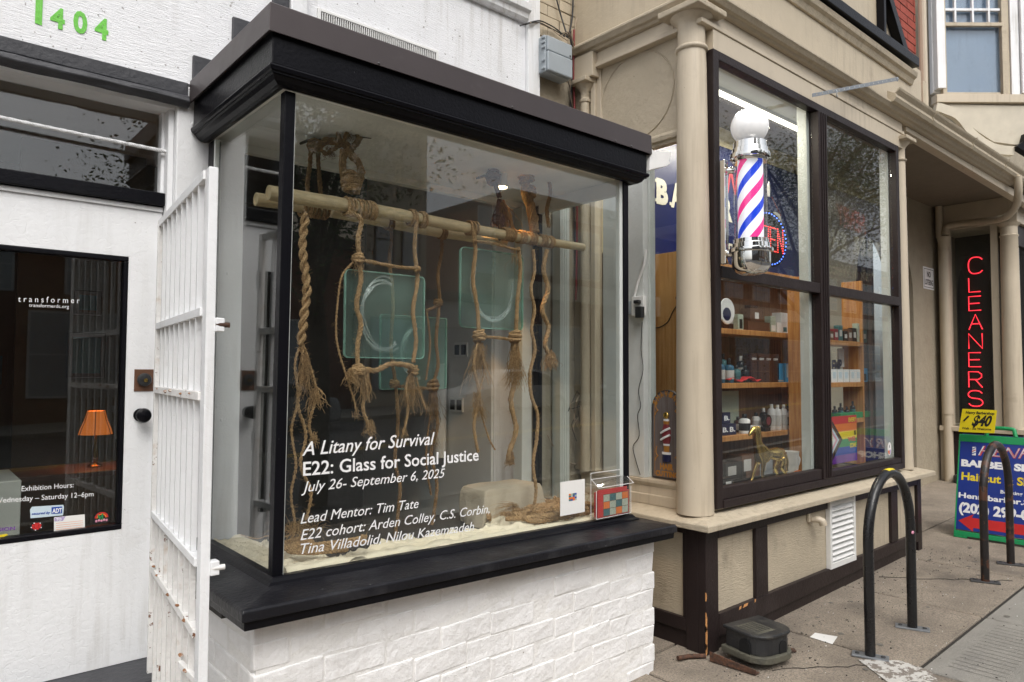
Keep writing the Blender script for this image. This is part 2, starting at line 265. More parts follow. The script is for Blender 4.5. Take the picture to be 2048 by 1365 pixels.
# ------------------------------------------------------------------ mesh helpers
def root_of(o):
    while o.parent: o = o.parent
    return o
WORLD = {}
def wpos(o): return WORLD.get(o.name, Vector((0, 0, 0)))
def tag(o, label=None, cat=None, group=None, kind=None):
    if label: o['label'] = label
    if cat: o['category'] = cat
    if group: o['group'] = group
    if kind: o['kind'] = kind
    return o
def thing(name, loc, label, cat, group=None, kind=None, parent=None):
    o = bpy.data.objects.new(name, None); C.objects.link(o); o.location = loc; o.empty_display_size = .1
    WORLD[o.name] = Vector(loc); return tag(o, label, cat, group, kind)
def addmesh(name, me, mat, parent, origin):
    if mat is not None and not me.materials: me.materials.append(M[mat])
    o = bpy.data.objects.new(name, me); C.objects.link(o)
    WORLD[o.name] = Vector(origin)
    if parent: o.parent = parent; o.location = Vector(origin)-wpos(parent)
    else: o.location = origin
    return o
class MB:
    def __init__(s): s.v = []; s.f = []
    def add(s, vs, fs):
        b = len(s.v); s.v += [Vector(p) for p in vs]; s.f += [tuple(b+i for i in f) for f in fs]; return s
    def hexa(s, p):      # p: 4 bottom then 4 top, both counter-clockwise seen from above
        return s.add(p, [(3, 2, 1, 0), (4, 5, 6, 7), (0, 1, 5, 4), (1, 2, 6, 5), (2, 3, 7, 6), (3, 0, 4, 7)])
    def box(s, x0, x1, y0, y1, z0, z1):
        x0, x1 = sorted((x0, x1)); y0, y1 = sorted((y0, y1)); z0, z1 = sorted((z0, z1))
        return s.hexa([(x0, y0, z0), (x1, y0, z0), (x1, y1, z0), (x0, y1, z0), (x0, y0, z1), (x1, y0, z1), (x1, y1, z1), (x0, y1, z1)])
    def obox(s, c, ax, hx, hy, hz):   # oriented box; ax = three unit vectors
        c = Vector(c); p = []
        for z in (-1, 1):
            for x, y in ((-1, -1), (1, -1), (1, 1), (-1, 1)): p.append(c+ax[0]*x*hx+ax[1]*y*hy+ax[2]*z*hz)
        return s.hexa(p)
    def prism(s, poly, ext):
        ext = Vector(ext); n = len(poly); P = [Vector(p) for p in poly]
        nn = Vector((0, 0, 0))
        for i in range(n): nn += P[i].cross(P[(i+1) % n])
        if nn.dot(ext) > 0: P.reverse()
        return s.add(P+[p+ext for p in P], [tuple(range(n)), tuple(range(2*n-1, n-1, -1))]+[(i, i+n, (i+1) % n+n, (i+1) % n) for i in range(n)])
    def tube(s, pts, r, n=8, caps=True, closed=False, squash=None):
        P = [Vector(p) for p in pts]; k = len(P); rs = r if isinstance(r, (list, tuple)) else [r]*k
        up = None; b = len(s.v)
        for i in range(k):
            if closed: t = P[(i+1) % k]-P[i-1]
            else: t = P[min(i+1, k-1)]-P[max(i-1, 0)]
            if t.length < 1e-9: t = Vector((0, 0, 1))
            t.normalize()
            if up is None:
                up = Vector((0, 0, 1)) if abs(t.z) < .9 else Vector((0, 1, 0))
                if abs(t.z) >= .9: up = Vector((0, 1, 0))
            a = t.cross(up)
            if a.length < 1e-6: a = t.cross(Vector((1, 0, 0)))
            a.normalize(); up = a.cross(t); up.normalize()
            for j in range(n):
                th = 2*math.pi*j/n; s.v.append(P[i]+(a*math.cos(th)+up*math.sin(th))*rs[i])
        m = k if closed else k-1
        for i in range(m):
            for j in range(n):
                i2 = (i+1) % k; s.f.append((b+i*n+j, b+i*n+(j+1) % n, b+i2*n+(j+1) % n, b+i2*n+j))
        if caps and not closed:
            s.f.append(tuple(b+j for j in range(n-1, -1, -1))); s.f.append(tuple(b+(k-1)*n+j for j in range(n)))
        return s
    def lathe(s, prof, c=(0, 0, 0), n=24, axis=None):   # prof: (r, z) from the bottom up
        c = Vector(c); b = len(s.v); k = len(prof)
        ax = [Vector((1, 0, 0)), Vector((0, 1, 0)), Vector((0, 0, 1))] if axis is None else axis
        for r, z in prof:
            for j in range(n):
                th = 2*math.pi*j/n; s.v.append(c+(ax[0]*math.cos(th)+ax[1]*math.sin(th))*r+ax[2]*z)
        for i in range(k-1):
            for j in range(n): s.f.append((b+i*n+j, b+i*n+(j+1) % n, b+(i+1)*n+(j+1) % n, b+(i+1)*n+j))
        s.f.append(tuple(b+j for j in range(n-1, -1, -1))); s.f.append(tuple(b+(k-1)*n+j for j in range(n)))
        return s
    def ball(s, c, r, n=20, m=12, sc_=(1, 1, 1)):
        c = Vector(c); b = len(s.v)
        s.v.append(c-Vector((0, 0, r*sc_[2])))
        for i in range(1, m):
            ph = math.pi*i/m-math.pi/2
            for j in range(n):
                th = 2*math.pi*j/n; s.v.append(c+Vector((math.cos(ph)*math.cos(th)*r*sc_[0], math.cos(ph)*math.sin(th)*r*sc_[1], math.sin(ph)*r*sc_[2])))
        s.v.append(c+Vector((0, 0, r*sc_[2]))); t = len(s.v)-1
        for j in range(n): s.f.append((b, b+1+(j+1) % n, b+1+j)); s.f.append((t, t-n+j, t-n+(j+1) % n))
        for i in range(m-2):
            for j in range(n): a = b+1+i*n; s.f.append((a+j, a+(j+1) % n, a+n+(j+1) % n, a+n+j))
        return s
    def mould(s, path, prof, side=1, cap=True):
        """Sweep a closed profile [(out, z)] along a plan path [(x, y)] with mitred corners. side=+1: outward is right of travel."""
        P = [Vector((p[0], p[1])) for p in path]; k = len(P); m = len(prof); b = len(s.v)
        for i in range(k):
            d0 = (P[i]-P[i-1]).normalized() if i else (P[1]-P[0]).normalized()
            d1 = (P[i+1]-P[i]).normalized() if i < k-1 else d0
            n0 = Vector((d0.y, -d0.x))*side; n1 = Vector((d1.y, -d1.x))*side
            mm = (n0+n1); mm.normalize(); q = mm/max(.2, mm.dot(n0))
            for o_, z in prof:
                s.v.append(Vector((P[i].x+q.x*o_, P[i].y+q.y*o_, z)))
        for i in range(k-1):
            for j in range(m):
                f = (b+i*m+j, b+(i+1)*m+j, b+(i+1)*m+(j+1) % m, b+i*m+(j+1) % m); s.f.append(f)
        if cap: s.f.append(tuple(b+j for j in range(m))); s.f.append(tuple(b+(k-1)*m+j for j in range(m-1, -1, -1)))
        return s
    def build(s, name, mat, parent=None, bevel=0, smooth=None, seg=2, origin=None, kind=None, label=None, fixn=False):
        if origin is None:
            lo = [min(v[i] for v in s.v) for i in range(3)]; hi = [max(v[i] for v in s.v) for i in range(3)]
            origin = Vector([(lo[i]+hi[i])/2 for i in range(3)])
        origin = Vector(origin)
        me = bpy.data.meshes.new(name); me.from_pydata([v-origin for v in s.v], [], s.f)
        if fixn:
            import bmesh
            bm = bmesh.new(); bm.from_mesh(me); bmesh.ops.recalc_face_normals(bm, faces=bm.faces); bm.to_mesh(me); bm.free()
        if smooth:
            me.polygons.foreach_set('use_smooth', [True]*len(me.polygons)); me.set_sharp_from_angle(angle=R(smooth))
        o = addmesh(name, me, mat, parent, origin)
        if bevel:
            b = o.modifiers.new('bevel', 'BEVEL'); b.width = bevel; b.segments = seg; b.limit_method = 'ANGLE'; b.angle_limit = R(35)
        if kind: o['kind'] = kind
        if label: o['label'] = label
        return o
def bx(name, mat, x0, x1, y0, y1, z0, z1, parent=None, bevel=.002, **k): return MB().box(x0, x1, y0, y1, z0, z1).build(name, mat, parent, bevel, **k)
def same(src, name, origin, parent=None, scale=None, rot=None):
    o = bpy.data.objects.new(name, src if isinstance(src, bpy.types.Mesh) else src.data); C.objects.link(o); WORLD[o.name] = Vector(origin)
    if parent: o.parent = parent; o.location = Vector(origin)-wpos(parent)
    else: o.location = origin
    if scale: o.scale = scale
    if rot: o.rotation_euler = rot
    return o
# ------------------------------------------------------------------ lettering
_tc = {}
def text_mesh(s, bold=0, shear=0, space=1):
    key = (s, bold, shear, space)
    if key in _tc: return _tc[key]
    cu = bpy.data.curves.new('t', 'FONT'); cu.body = s; cu.size = 1; cu.offset = bold; cu.shear = shear; cu.space_character = space; cu.resolution_u = 3
    o = bpy.data.objects.new('t', cu); C.objects.link(o)
    bpy.context.view_layer.update()
    me = bpy.data.meshes.new_from_object(o.evaluated_get(bpy.context.evaluated_depsgraph_get()))
    vs = [(v.co.x, v.co.y) for v in me.vertices]; fs = [tuple(p.vertices) for p in me.polygons]
    bpy.data.objects.remove(o); bpy.data.curves.remove(cu); bpy.data.meshes.remove(me)
    x0 = min(v[0] for v in vs); x1 = max(v[0] for v in vs)
    vs = [((x-x0)/(x1-x0), y) for x, y in vs]; _tc[key] = (vs, fs, x1-x0); return _tc[key]
def letters(name, s, A, B, cap, mat, parent=None, up=(0, 0, 1), bold=0, shear=0, space=1, off=None, label=None, thick=.0006):
    """Text whose baseline runs from A to B, capitals cap high (Blender's built-in face has caps 0.69 of its size)."""
    vs, fs, w_ = text_mesh(s, bold, shear, space); A = Vector(A); B = Vector(B); up = Vector(up).normalized()
    rt = (B-A); nrm = rt.cross(up).normalized(); o_ = nrm*thick
    k = cap/.69
    b = MB(); P = [A+rt*x+up*(y*k) for x, y in vs]
    b.add([p+o_ for p in P], fs)
    b.add(P, [tuple(reversed(f)) for f in fs])
    edges = {}
    for f in fs:
        for i in range(len(f)):
            e_ = (f[i], f[(i+1) % len(f)]); edges[e_] = edges.get(e_, 0)+1
    nP = len(P)
    for (a, c), _ in edges.items():
        if (c, a) not in edges: b.f.append((a, a+nP, c+nP, c))
    return b.build(name, mat, parent, label=label)
def smooth_path(pts, per=6):
    P = [Vector(p) for p in pts]; out = []
    for i in range(len(P)-1):
        p0 = P[max(i-1, 0)]; p1 = P[i]; p2 = P[i+1]; p3 = P[min(i+2, len(P)-1)]
        for k in range(per):
            t = k/per; out.append(.5*((2*p1)+(p2-p0)*t+(2*p0-5*p1+4*p2-p3)*t*t+(3*p1-p0-3*p2+p3)*t**3))
    out.append(P[-1]); return out
def resample(P, step):
    out = [P[0]]; acc = 0
    for i in range(1, len(P)):
        a = P[i-1]; b_ = P[i]; d = (b_-a).length
        while d > 1e-9 and acc+d >= step:
            t = (step-acc)/d; a = a.lerp(b_, t); out.append(a.copy()); d = (b_-a).length; acc = 0
        acc += d
    out.append(P[-1]); return out
def strands(mb, pts, r, lead=.06, ns=3, sides=6, rs=None, loose=0, step=.006):
    """A laid rope: ns strands twisted round the path."""
    P = resample(smooth_path(pts), step); k = len(P); ph0 = rnd.random()*6; off_ = .56; rs = rs or r*.57
    if ns >= 4:
        mb.tube(P, r*.55, 6); ns = 9; rs = r*.27; off_ = .74; sides = 5; lead *= 1.6; loose = .55
    for q in range(ns):
        L_ = 0; up = Vector((0, 0, 1)); pp = []; rr = []
        for i in range(k):
            t = (P[min(i+1, k-1)]-P[max(i-1, 0)])
            t = t.normalized() if t.length > 1e-9 else Vector((0, 0, 1))
            a = t.cross(Vector((.31, .95, .05))).normalized(); c_ = t.cross(a)
            if i: L_ += (P[i]-P[i-1]).length
            th = ph0+2*math.pi*(L_/lead+q/ns)
            o_ = r*off_*(1+loose*(mnoise.noise(Vector((L_*18, q*7.3, ph0)))))
            pp.append(P[i]+(a*math.cos(th)+c_*math.sin(th))*o_); rr.append(rs*(1+.12*mnoise.noise(P[i]*60+Vector((q, 0, 0)))))
        mb.tube(pp, rr, sides)
def wisps(mb, base, n, length, spread, r=.0007, gravity=1.0, dir_=(0, 0, -1), wav=.012, jit=.01):
    """Loose fibres or yarns that leave a frayed end."""
    d0 = Vector(dir_).normalized()
    for i in range(n):
        p = Vector(base)+Vector([rnd.uniform(-1, 1)*jit for _ in range(3)]); d = (d0+Vector([rnd.uniform(-1, 1)*spread for _ in range(3)])).normalized()
        L_ = length*rnd.uniform(.45, 1.05); m_ = 8; pts = []; ph = rnd.random()*6; fr = rnd.uniform(2, 4.5); w_ = rnd.uniform(.3, 1)*wav
        a = Vector((rnd.uniform(-1, 1), rnd.uniform(-1, 1), 0)).normalized()
        for k in range(m_+1):
            t = k/m_; pts.append(p+d*L_*t*(1-.25*t)+Vector((0, 0, -gravity*.35*L_*t*t*(1 if d.z > -.9 else .2)))+a*math.sin(ph+t*fr*3)*w_*t)
        mb.tube(pts, [r*(1-.5*k/m_) for k in range(m_+1)], 3)
def fuzz(mb, pts, n, length=.02, r=.0004):
    P = resample(smooth_path(pts), .01)
    for i in range(n):
        p = rnd.choice(P); d = Vector([rnd.gauss(0, 1) for _ in range(3)]).normalized(); l_ = length*rnd.uniform(.4, 1.3); b_ = Vector([rnd.gauss(0, 1) for _ in range(3)])*.3
        mb.tube([p, p+d*l_*.5+b_*l_*.2, p+d*l_+b_*l_*.5], r, 3, caps=False)
def knot(mb, c, r, yarn=.004, turns=5, tall=1.0, ax=None):
    c = Vector(c); pts = []
    n_ = turns*12; ph = rnd.random()*6
    for i in range(n_+1):
        t = i/n_; th = t*turns*2*math.pi; tilt = math.sin(t*turns*2.1+ph)*.55
        x = math.cos(th)*r; y = math.sin(th)*r; z = (t-.5)*2*r*tall*.75+tilt*r*math.cos(th+ph)*.6
        pts.append(c+Vector((x*(1-.25*abs(2*t-1)), y*(1-.25*abs(2*t-1)), z)))
    mb.tube(pts, yarn, 5)
def wrap(mb, c, r, width, yarn=.0035, turns=5, axis=0, slack=.12):
    """Turns of yarn round a pole that runs along x."""
    c = Vector(c); pts = []; n_ = turns*14
    for i in range(n_+1):
        t = i/n_; th = t*turns*2*math.pi; rr = r+yarn*.8+slack*r*abs(mnoise.noise(Vector((t*turns*3, c.x*10, c.z))))
        pts.append(c+Vector(((t-.5)*width+math.sin(th*.5+1)*width*.12, math.cos(th)*rr, math.sin(th)*rr)))
    mb.tube(pts, yarn, 5)
# ================================================================== ground
def gslab(mb, x0, x1, y0, y1, top=0, th=.08):
    a, b = gz(x0)+top, gz(x1)+top
    return mb.hexa([(x0, y0, a-th), (x1, y0, b-th), (x1, y1, b-th), (x0, y1, a-th), (x0, y0, a), (x1, y0, b), (x1, y1, b), (x0, y1, a)])
b = MB()
xs = [-150, -12, 25, 200]
for i in range(3): gslab(b, xs[i], xs[i+1], -120, 140, top=-.32, th=.5)
b.build('ground', 'asphalt', kind='structure')
KY = -2.15
side = MB(); gslab(side, -12, 25, KY+.16, 3.35, top=-.012, th=.3); side = side.build('sidewalk', 'joint_dirt', kind='structure')
SL = {}
for mat_ in ('concrete', 'concrete_grey'):
    q = MB(); q.hexa([(-.496, -.490, -.06-.0126), (.496, -.490, -.06+.0126), (.496, .490, -.06+.0126), (-.496, .490, -.06-.0126), (-.496, -.490, -.0126), (.496, -.490, .0126), (.496, .490, .0126), (-.496, .490, -.0126)])
    me = bpy.data.meshes.new('slab_'+mat_); me.from_pydata(q.v, [], q.f); me.materials.append(M[mat_]); SL[mat_] = me
for iy in range(-3, 2):
    for ix in range(-8, 17):
        x = 4.355+1.01*ix; y = 1.87+iy
        o = same(SL['concrete_grey' if iy < 0 and ix >= 0 else 'concrete'], 'slab', (x, y, gz(x)+rnd.uniform(-.0015, .0015)), side)
        b_ = o.modifiers.new('b', 'BEVEL'); b_.width = .006; b_.segments = 1
q = MB(); gslab(q, -12, 25, 2.372, 3.3, top=0, th=.07); q.build('slab', 'concrete', side)
q = MB(); gslab(q, -12, 25, KY, KY+.155, top=.002, th=.34); q.build('kerb', 'concrete_grey', kind='structure', bevel=.015)
q = MB(); gslab(q, -12, 25, -13.6, KY-.004, top=-.14, th=.1); q.build('road', 'asphalt', kind='structure')
q = MB(); gslab(q, -12, 25, -8.0, -7.9, top=-.136, th=.003); gslab(q, -12, 25, -7.75, -7.65, top=-.136, th=.003); q.build('centre_line', 'road_yellow', kind='structure')
q = MB(); gslab(q, -12, 25, -17.0, -13.6, top=0, th=.3); q.build('far_pavement', 'concrete_grey', kind='structure', bevel=.02)
# painted mark at the lower right edge of the frame
q = MB(); P0 = [aZ(0, *p) for p in ((1716, 1337), (1800, 1341), (1862, 1362), (1890, 1400), (1800, 1400))]
q.prism([(p.x, p.y, gz(p.x)+.0022) for p in P0], (0, 0, .002)); q.build('painted_mark', 'road_white', kind='structure')
# broom lines scored into the grey slab
q = MB()
for i in range(16):
    x = 3.98+i*.052; q.add([(x, 1.05, gz(x)+.0022), (x+.004, 1.05, gz(x)+.0022), (x+.004, 1.28, gz(x)+.0022), (x, 1.28, gz(x)+.0022)], [(0, 1, 2, 3)])
q.build('scored_line', 'score', side, kind='stuff')
q = MB()
for i in range(60):
    x = rnd.uniform(3.0, 8.5); y = rnd.uniform(.7, 2.1); s_ = rnd.uniform(.008, .02)
    q.prism([(x+math.cos(k*.7)*s_*rnd.uniform(.8, 1.1), y+math.sin(k*.7)*s_*rnd.uniform(.8, 1.1), gz(x)+.0018) for k in range(9)], (0, 0, .0012))
q.build('gum_spot', 'score', side, kind='stuff')
q = MB()
for (x0, y0, x1, y1) in ((5.2, 2.1, 5.75, 1.45), (3.3, 1.85, 3.8, 1.5), (6.9, 1.9, 7.8, 1.5)):
    pts = [Vector((x0+(x1-x0)*t/14, y0+(y1-y0)*t/14, 0)) for t in range(15)]
    for p in pts: p.x += rnd.uniform(-.02, .02); p.y += rnd.uniform(-.015, .015); p.z = gz(p.x)+.0012
    q.tube(pts, .0022, 4)
q.build('crack', 'joint_dirt', side, kind='stuff')
# grit and scraps
q = MB()
for i in range(480):
    x = rnd.uniform(2.9, 6.3); y = 2.16-abs(rnd.gauss(0, .28)) if rnd.random() < .7 else rnd.uniform(.9, 2.1); s_ = rnd.uniform(.0012, .005)
    if x < 3.2 and y > 2.0: y = rnd.uniform(1.9, 2.6)
    q.ball((x, y, gz(x)+s_*.5), s_, 5, 4, (1, rnd.uniform(.6, 1.4), .6))
tag(q.build('grit', 'joint_dirt'), 'dark crumbs of grit and soil scattered along the pavement by the shop base', 'grit', kind='stuff')
q = MB()
for i in range(140):
    x = rnd.uniform(2.9, 6.3); y = rnd.uniform(1.0, 2.12); s_ = rnd.uniform(.001, .0045)
    q.ball((x, y, gz(x)+s_*.4), s_, 5, 4, (1.3, .8, .4))
tag(q.build('litter', 'paper_white'), 'tiny pale specks of litter scattered over the pavement', 'litter', kind='stuff')

# ================================================================== white gallery building
gal = thing('gallery_building', (0, 3.2, 0), 'white painted gallery building with the green number and white door', 'building')
YW = 3.12
bx('wall', 'white_boards', -6, 2.9, YW, YW+.18, 2.712, 8, gal, 0)
bx('wall', 'white_paint', -6, -.32, YW, YW+.18, -.3, 2.712, gal, 0)
bx('side_wall', 'white_paint', 2.72, 2.9, YW+.182, 9, -.3, 8, gal, 0)
bx('wall_trim', 'charcoal_paint', -.32, .885, YW-.012, YW+.18, 2.655, 2.7105, gal, .003)
q = MB(); pts = []
q = MB().mould([(-.32, YW-.012), (.885, YW-.012)], [(0, 2.654), (.03, 2.64), (.034, 2.622), (.012, 2.60), (0, 2.60)])
o = q.build('ledge', 'charcoal_paint', gal, bevel=.003, fixn=True)
o.modifiers.new('sub', 'SUBSURF'); o.modifiers['sub'].subdivision_type = 'SIMPLE'; o.modifiers['sub'].levels = 4; o.modifiers['sub'].render_levels = 4
tx = bpy.data.textures.new('rough', 'CLOUDS'); tx.noise_scale = .03
d_ = o.modifiers.new('d', 'DISPLACE'); d_.texture = tx; d_.strength = .016; d_.texture_coords = 'GLOBAL'
# head, transom window and its frame
bx('head_board', 'white_paint', -.32, .845, 3.14, 3.26, 2.595, 2.6535, gal, .004)
tw = MB().box(-.32, .87, 3.205, 3.26, 2.185, 2.235).box(.81, .87, 3.205, 3.26, 2.236, 2.5945).build('transom_window', 'white_paint', gal, bevel=.004)
bx('sill', 'black_paint', -.32, .822, 3.17, 3.2045, 2.188, 2.243, tw, .004)
bx('pane', 'shop_glass', -.32, .8095, 3.248, 3.253, 2.236, 2.5945, tw, 0)
q = MB(); q.tube([(x, 3.246+.002*math.sin(x*40), 2.2375+.003*math.sin(x*23)) for x in [i*.04-.3 for i in range(28)]], .004, 5); q.build('putty', 'vinyl_white', tw)
bx('head_board', 'white_paint', -.32, .82, 3.19, 3.26, 2.165, 2.1845, gal, .003)
# jamb and pilaster
bx('door_jamb', 'white_paint', .822, .8445, 3.15, 3.24, .1, 2.594, gal, .004)
bx('pilaster', 'white_paint', .8450, 1.13, 3.115, 3.30, -.3, 2.70, gal, .006)
q = MB()
for i in range(26):
    z = rnd.uniform(.9, 2.6); x = rnd.uniform(.86, 1.1); q.ball((x, 3.1145, z), rnd.uniform(.002, .006), 8, 6, (1, .6, 1.6))
q.build('paint_blister', 'white_paint', gal, smooth=60, kind='stuff')
# pieces of dark trim on the boards and the raised mouldings
for x0, x1, z0, z1 in ((.90, .99, 2.714, 2.835), (1.061, 1.25, 2.714, 3.056), (1.238, 1.315, 3.058, 8)):
    bx('wall_trim', 'charcoal_paint', x0, x1, YW-.02, YW-.001, z0, z1, gal, .004)
bx('wall_trim', 'white_paint', 1.318, 1.40, YW-.035, YW-.001, 3.06, 8, gal, .006)
q = MB().mould([(1.40, YW-.001), (2.80, YW-.001)], [(0, 3.60), (.02, 3.60), (.035, 3.62), (.04, 3.65), (.06, 3.66), (.065, 3.70), (0, 3.70)])
q.build('moulding', 'white_paint', gal, bevel=.002, fixn=True)
bx('wall_trim', 'white_paint', 2.80, 2.898, YW-.03, YW-.001, 2.714, 8, gal, .006)
# painted number
num = [('1', (70, -12, 44)), ('4', (100, 12, 51)), ('0', (146, 20, 61)), ('4', (189, 33, 73))]
for ch, (px, yt, yb) in num:
    A = aY(YW-.0015, px, yb); T = aY(YW-.0015, px, yt); w_ = {'1': .022, '4': .047, '0': .047}[ch]
    letters('painted_digit', ch, (A.x, YW-.0012, A.z), (A.x+w_, YW-.0012, A.z-.002), T.z-A.z, 'lime_paint', gal, bold=.035, thick=.0012)
# vent register above the bay
vr = thing('vent_register', (1.81, YW-.02, 3.1), 'white metal vent grille with upright fins above the black bay', 'vent grille')
bx('frame', 'white_plastic', 1.476, 2.144, YW-.014, YW-.001, 3.222, 3.236, vr, .002)
bx('frame', 'white_plastic', 1.476, 2.144, YW-.014, YW-.001, 3.05, 3.062, vr, .002)
bx('frame', 'white_plastic', 1.46, 1.476, YW-.014, YW-.001, 3.05, 3.236, vr, .002)
bx('frame', 'white_plastic', 2.144, 2.158, YW-.014, YW-.001, 3.05, 3.236, vr, .002)
bx('backing', 'void_black', 1.476, 2.144, YW-.003, YW-.0008, 3.062, 3.222, vr, 0)
q = MB()
for i in range(56):
    x = 1.483+i*.0118; q.box(x, x+.004, YW-.012, YW-.003, 3.062, 3.2215)
q.build('fin', 'white_plastic', vr, kind='stuff')
# ------------------------------------------------------------------ door
dr = thing('gallery_door', (.25, 3.2, .32), 'white gallery door with black edged glass and a brown lock plate', 'door')
DY0, DY1 = 3.20, 3.245
MB().box(-.3, .268-.28, DY0, DY1, .33, 2.163).box(.697, .818, DY0, DY1, .33, 2.163).box(-.012, .697, DY0, DY1, 1.965, 2.163).box(-.012, .697, DY0, DY1, .33, .862).build('door_leaf', 'white_paint', dr)
q = MB().box(-.012, .697, DY0-.003, DY1, 1.945, 1.9645).box(-.012, .697, DY0-.003, DY1, .8625, .884).box(.680, .6965, DY0-.003, DY1, .885, 1.944)
q.build('glazing_bead', 'black_paint', dr, bevel=.004)
dg = bx('glass_pane', 'door_glass', -.012, .6795, 3.222, 3.227, .885, 1.9445, dr, 0)
bx('lock_plate', 'brown_print', .728, .800, DY0-.004, DY0-.0005, 1.415, 1.505, dr, .001)
kn = MB().lathe([(.024, 0), (.027, .004), (.027, .014), (.023, .02), (.012, .022)], (.764, DY0-.004, 1.462), 24, [Vector((1, 0, 0)), Vector((0, 0, 1)), Vector((0, -1, 0))]).build('deadbolt', 'plastic_black', dr, smooth=40)
MB().lathe([(.008, 0), (.008, .002)], (.766, DY0-.026, 1.460), 14, [Vector((1, 0, 0)), Vector((0, 0, 1)), Vector((0, -1, 0))]).build('keyway', 'brass', kn)
MB().lathe([(.027, 0), (.027, .006), (.014, .010), (.013, .03), (.026, .038), (.030, .052), (.026, .064), (.015, .07)], (.755, DY0-.0005, 1.318), 28, [Vector((1, 0, 0)), Vector((0, 0, 1)), Vector((0, -1, 0))]).build('knob', 'black_paint', dr, smooth=40)
bx('threshold', 'charcoal_paint', -.5, .822, 2.95, 3.30, .10, .328, gal, .01)
bx('step', 'concrete_grey', -1.4, .84, 2.45, 3.12, -.3, .12, gal, .02)
GY = 3.2205
def dtext(s, x0, y0, x1, y1, cap, mat_, **k):
    A = aY(GY, x0, y0); B = aY(GY, x1, y1); letters('lettering', s, A, (B.x, GY, B.z), cap, mat_, dg, **k)
dtext('t r a n s f o r m e r', 36, 604, 159, 607, .022, 'vinyl_white')
dtext('transformerdc.org', 58, 614, 138, 617, .013, 'vinyl_white')
dtext('Exhibition Hours:', 43, 983, 147, 975, .019, 'vinyl_white')
dtext('Wednesday \u2013 Saturday 12\u20136pm', -12, 1007, 187, 993, .019, 'vinyl_white')
def decal(name, pts, mat_, parent, Y=GY, th=.0006, plane=aY):
    P_ = [plane(Y, *p) for p in pts]; e_ = (0, -th, 0) if plane is aY else (-th, 0, 0)
    return MB().prism(P_, e_).build(name, mat_, parent)
st = decal('sticker', [(60, 1020), (64, 1014), (126, 1010), (128, 1014), (126, 1031), (61, 1037)], 'pale_blue', dg)
decal('panel', [(103, 1015), (124, 1013.5), (124, 1027), (103, 1028.5)], 'blue_print', st, GY-.0007)
letters('lettering', 'ADT', aY(GY-.0015, 104.5, 1026.5), aY(GY-.0015, 123.5, 1025), .016, 'vinyl_white', st, bold=.03)
letters('lettering', 'secured by', aY(GY-.0008, 63, 1030.5), aY(GY-.0008, 101, 1027.5), .009, 'blue_print', st, shear=.3, bold=.02)
st = decal('sticker', [(108, 1035), (169.5, 1029), (170, 1058), (108, 1064)], 'paper_white', dg, GY-.0002)
decal('panel', [(109, 1036), (131, 1033), (126, 1042), (109, 1043.5)], 'lilac_print', st, GY-.001)
letters('lettering', 'TO', aY(GY-.0018, 112, 1042), aY(GY-.0018, 123, 1041), .009, 'vinyl_white', st, bold=.03)
for i in range(4): decal('ruled_line', [(112, 1047+i*4.2), (166, 1041.5+i*4.2), (166, 1042+i*4.2), (112, 1047.6+i*4.2)], 'orange_print', st, GY-.001, .0002)
cc = aY(GY, 73, 1053); ring = [(cc.x+math.cos(t*.2618)*.0215, GY, cc.z+math.sin(t*.2618)*.0185) for t in range(24)]
st = MB().prism(ring, (0, -.0006, 0)).build('sticker', 'black_print', dg)
q = MB()
for k in range(8):
    th = k*math.pi/4+.3; p = (cc.x+math.cos(th)*.012, GY-.0012, cc.z+math.sin(th)*.010)
    q.ball(p, .0042, 8, 6, (1, .15, 1))
q.ball((cc.x, GY-.0012, cc.z), .007, 10, 6, (1, .1, 1.1)); q.build('red_motif', 'red_print', st)
q = MB()
for k in range(5):
    th = k*1.25+.8; q.ball((cc.x+math.cos(th)*.0165, GY-.0012, cc.z+math.sin(th)*.014), .0022, 6, 5, (1, .2, 1))
q.build('white_motif', 'vinyl_white', st)
cc = aY(GY, 203, 1036)
arch = [(cc.x+math.cos(t*math.pi/12)*.030, GY, cc.z+math.sin(t*math.pi/12)*.027) for t in range(13)]+[(cc.x-.030, GY, cc.z-.020), (cc.x+.030, GY, cc.z-.020)]
st = MB().prism(arch, (0, -.0006, 0)).build('sticker', 'black_print', dg)
for r0, r1, mm in ((.019, .024, 'red_print'), (.013, .018, 'orange_print')):
    P_ = [(cc.x+math.cos(t*math.pi/12)*r1, GY-.0007, cc.z+math.sin(t*math.pi/12)*r1*.95) for t in range(13)]+[(cc.x+math.cos(t*math.pi/12)*r0, GY-.0007, cc.z+math.sin(t*math.pi/12)*r0*.95) for t in range(12, -1, -1)]
    MB().prism(P_, (0, -.0004, 0)).build('arc_motif', mm, st)
q = MB()
for k in range(9): q.ball((cc.x+rnd.uniform(-.012, .012), GY-.0016, cc.z+rnd.uniform(-.008, .014)), .0045, 7, 5, (.6, .1, 1.4))
q.build('leaf_motif', 'green_print', st)
q = MB()
for k in range(5): q.ball((cc.x-.018+k*.009, GY-.0016, cc.z-.011+.002*(k % 2)), .0042, 8, 6, (1, .12, 1.2))
q.build('round_motif', 'pink_print', st)
letters('lettering', 'RELIGION', aY(GY-.0003, -34, 1066), aY(GY-.0003, 30, 1060), .012, 'purple_print', dg, bold=.03)
decal('sticker', [(-20, 1073), (14, 1068), (16, 1071), (8, 1074), (-20, 1077)], 'yellow_print', dg, GY-.0002)
# white cord across the transom
q = MB(); P_ = [(-.3+1.17*t/20, 3.185+.0, 2.452-.029*t/20-.006*math.sin(t/20*math.pi)) for t in range(21)]
strands(q, P_, .0085, lead=.03, ns=3, sides=6, step=.008); tag(q.build('cord', 'cord_white', smooth=60), 'white braided cord strung across the window over the door', 'cord')

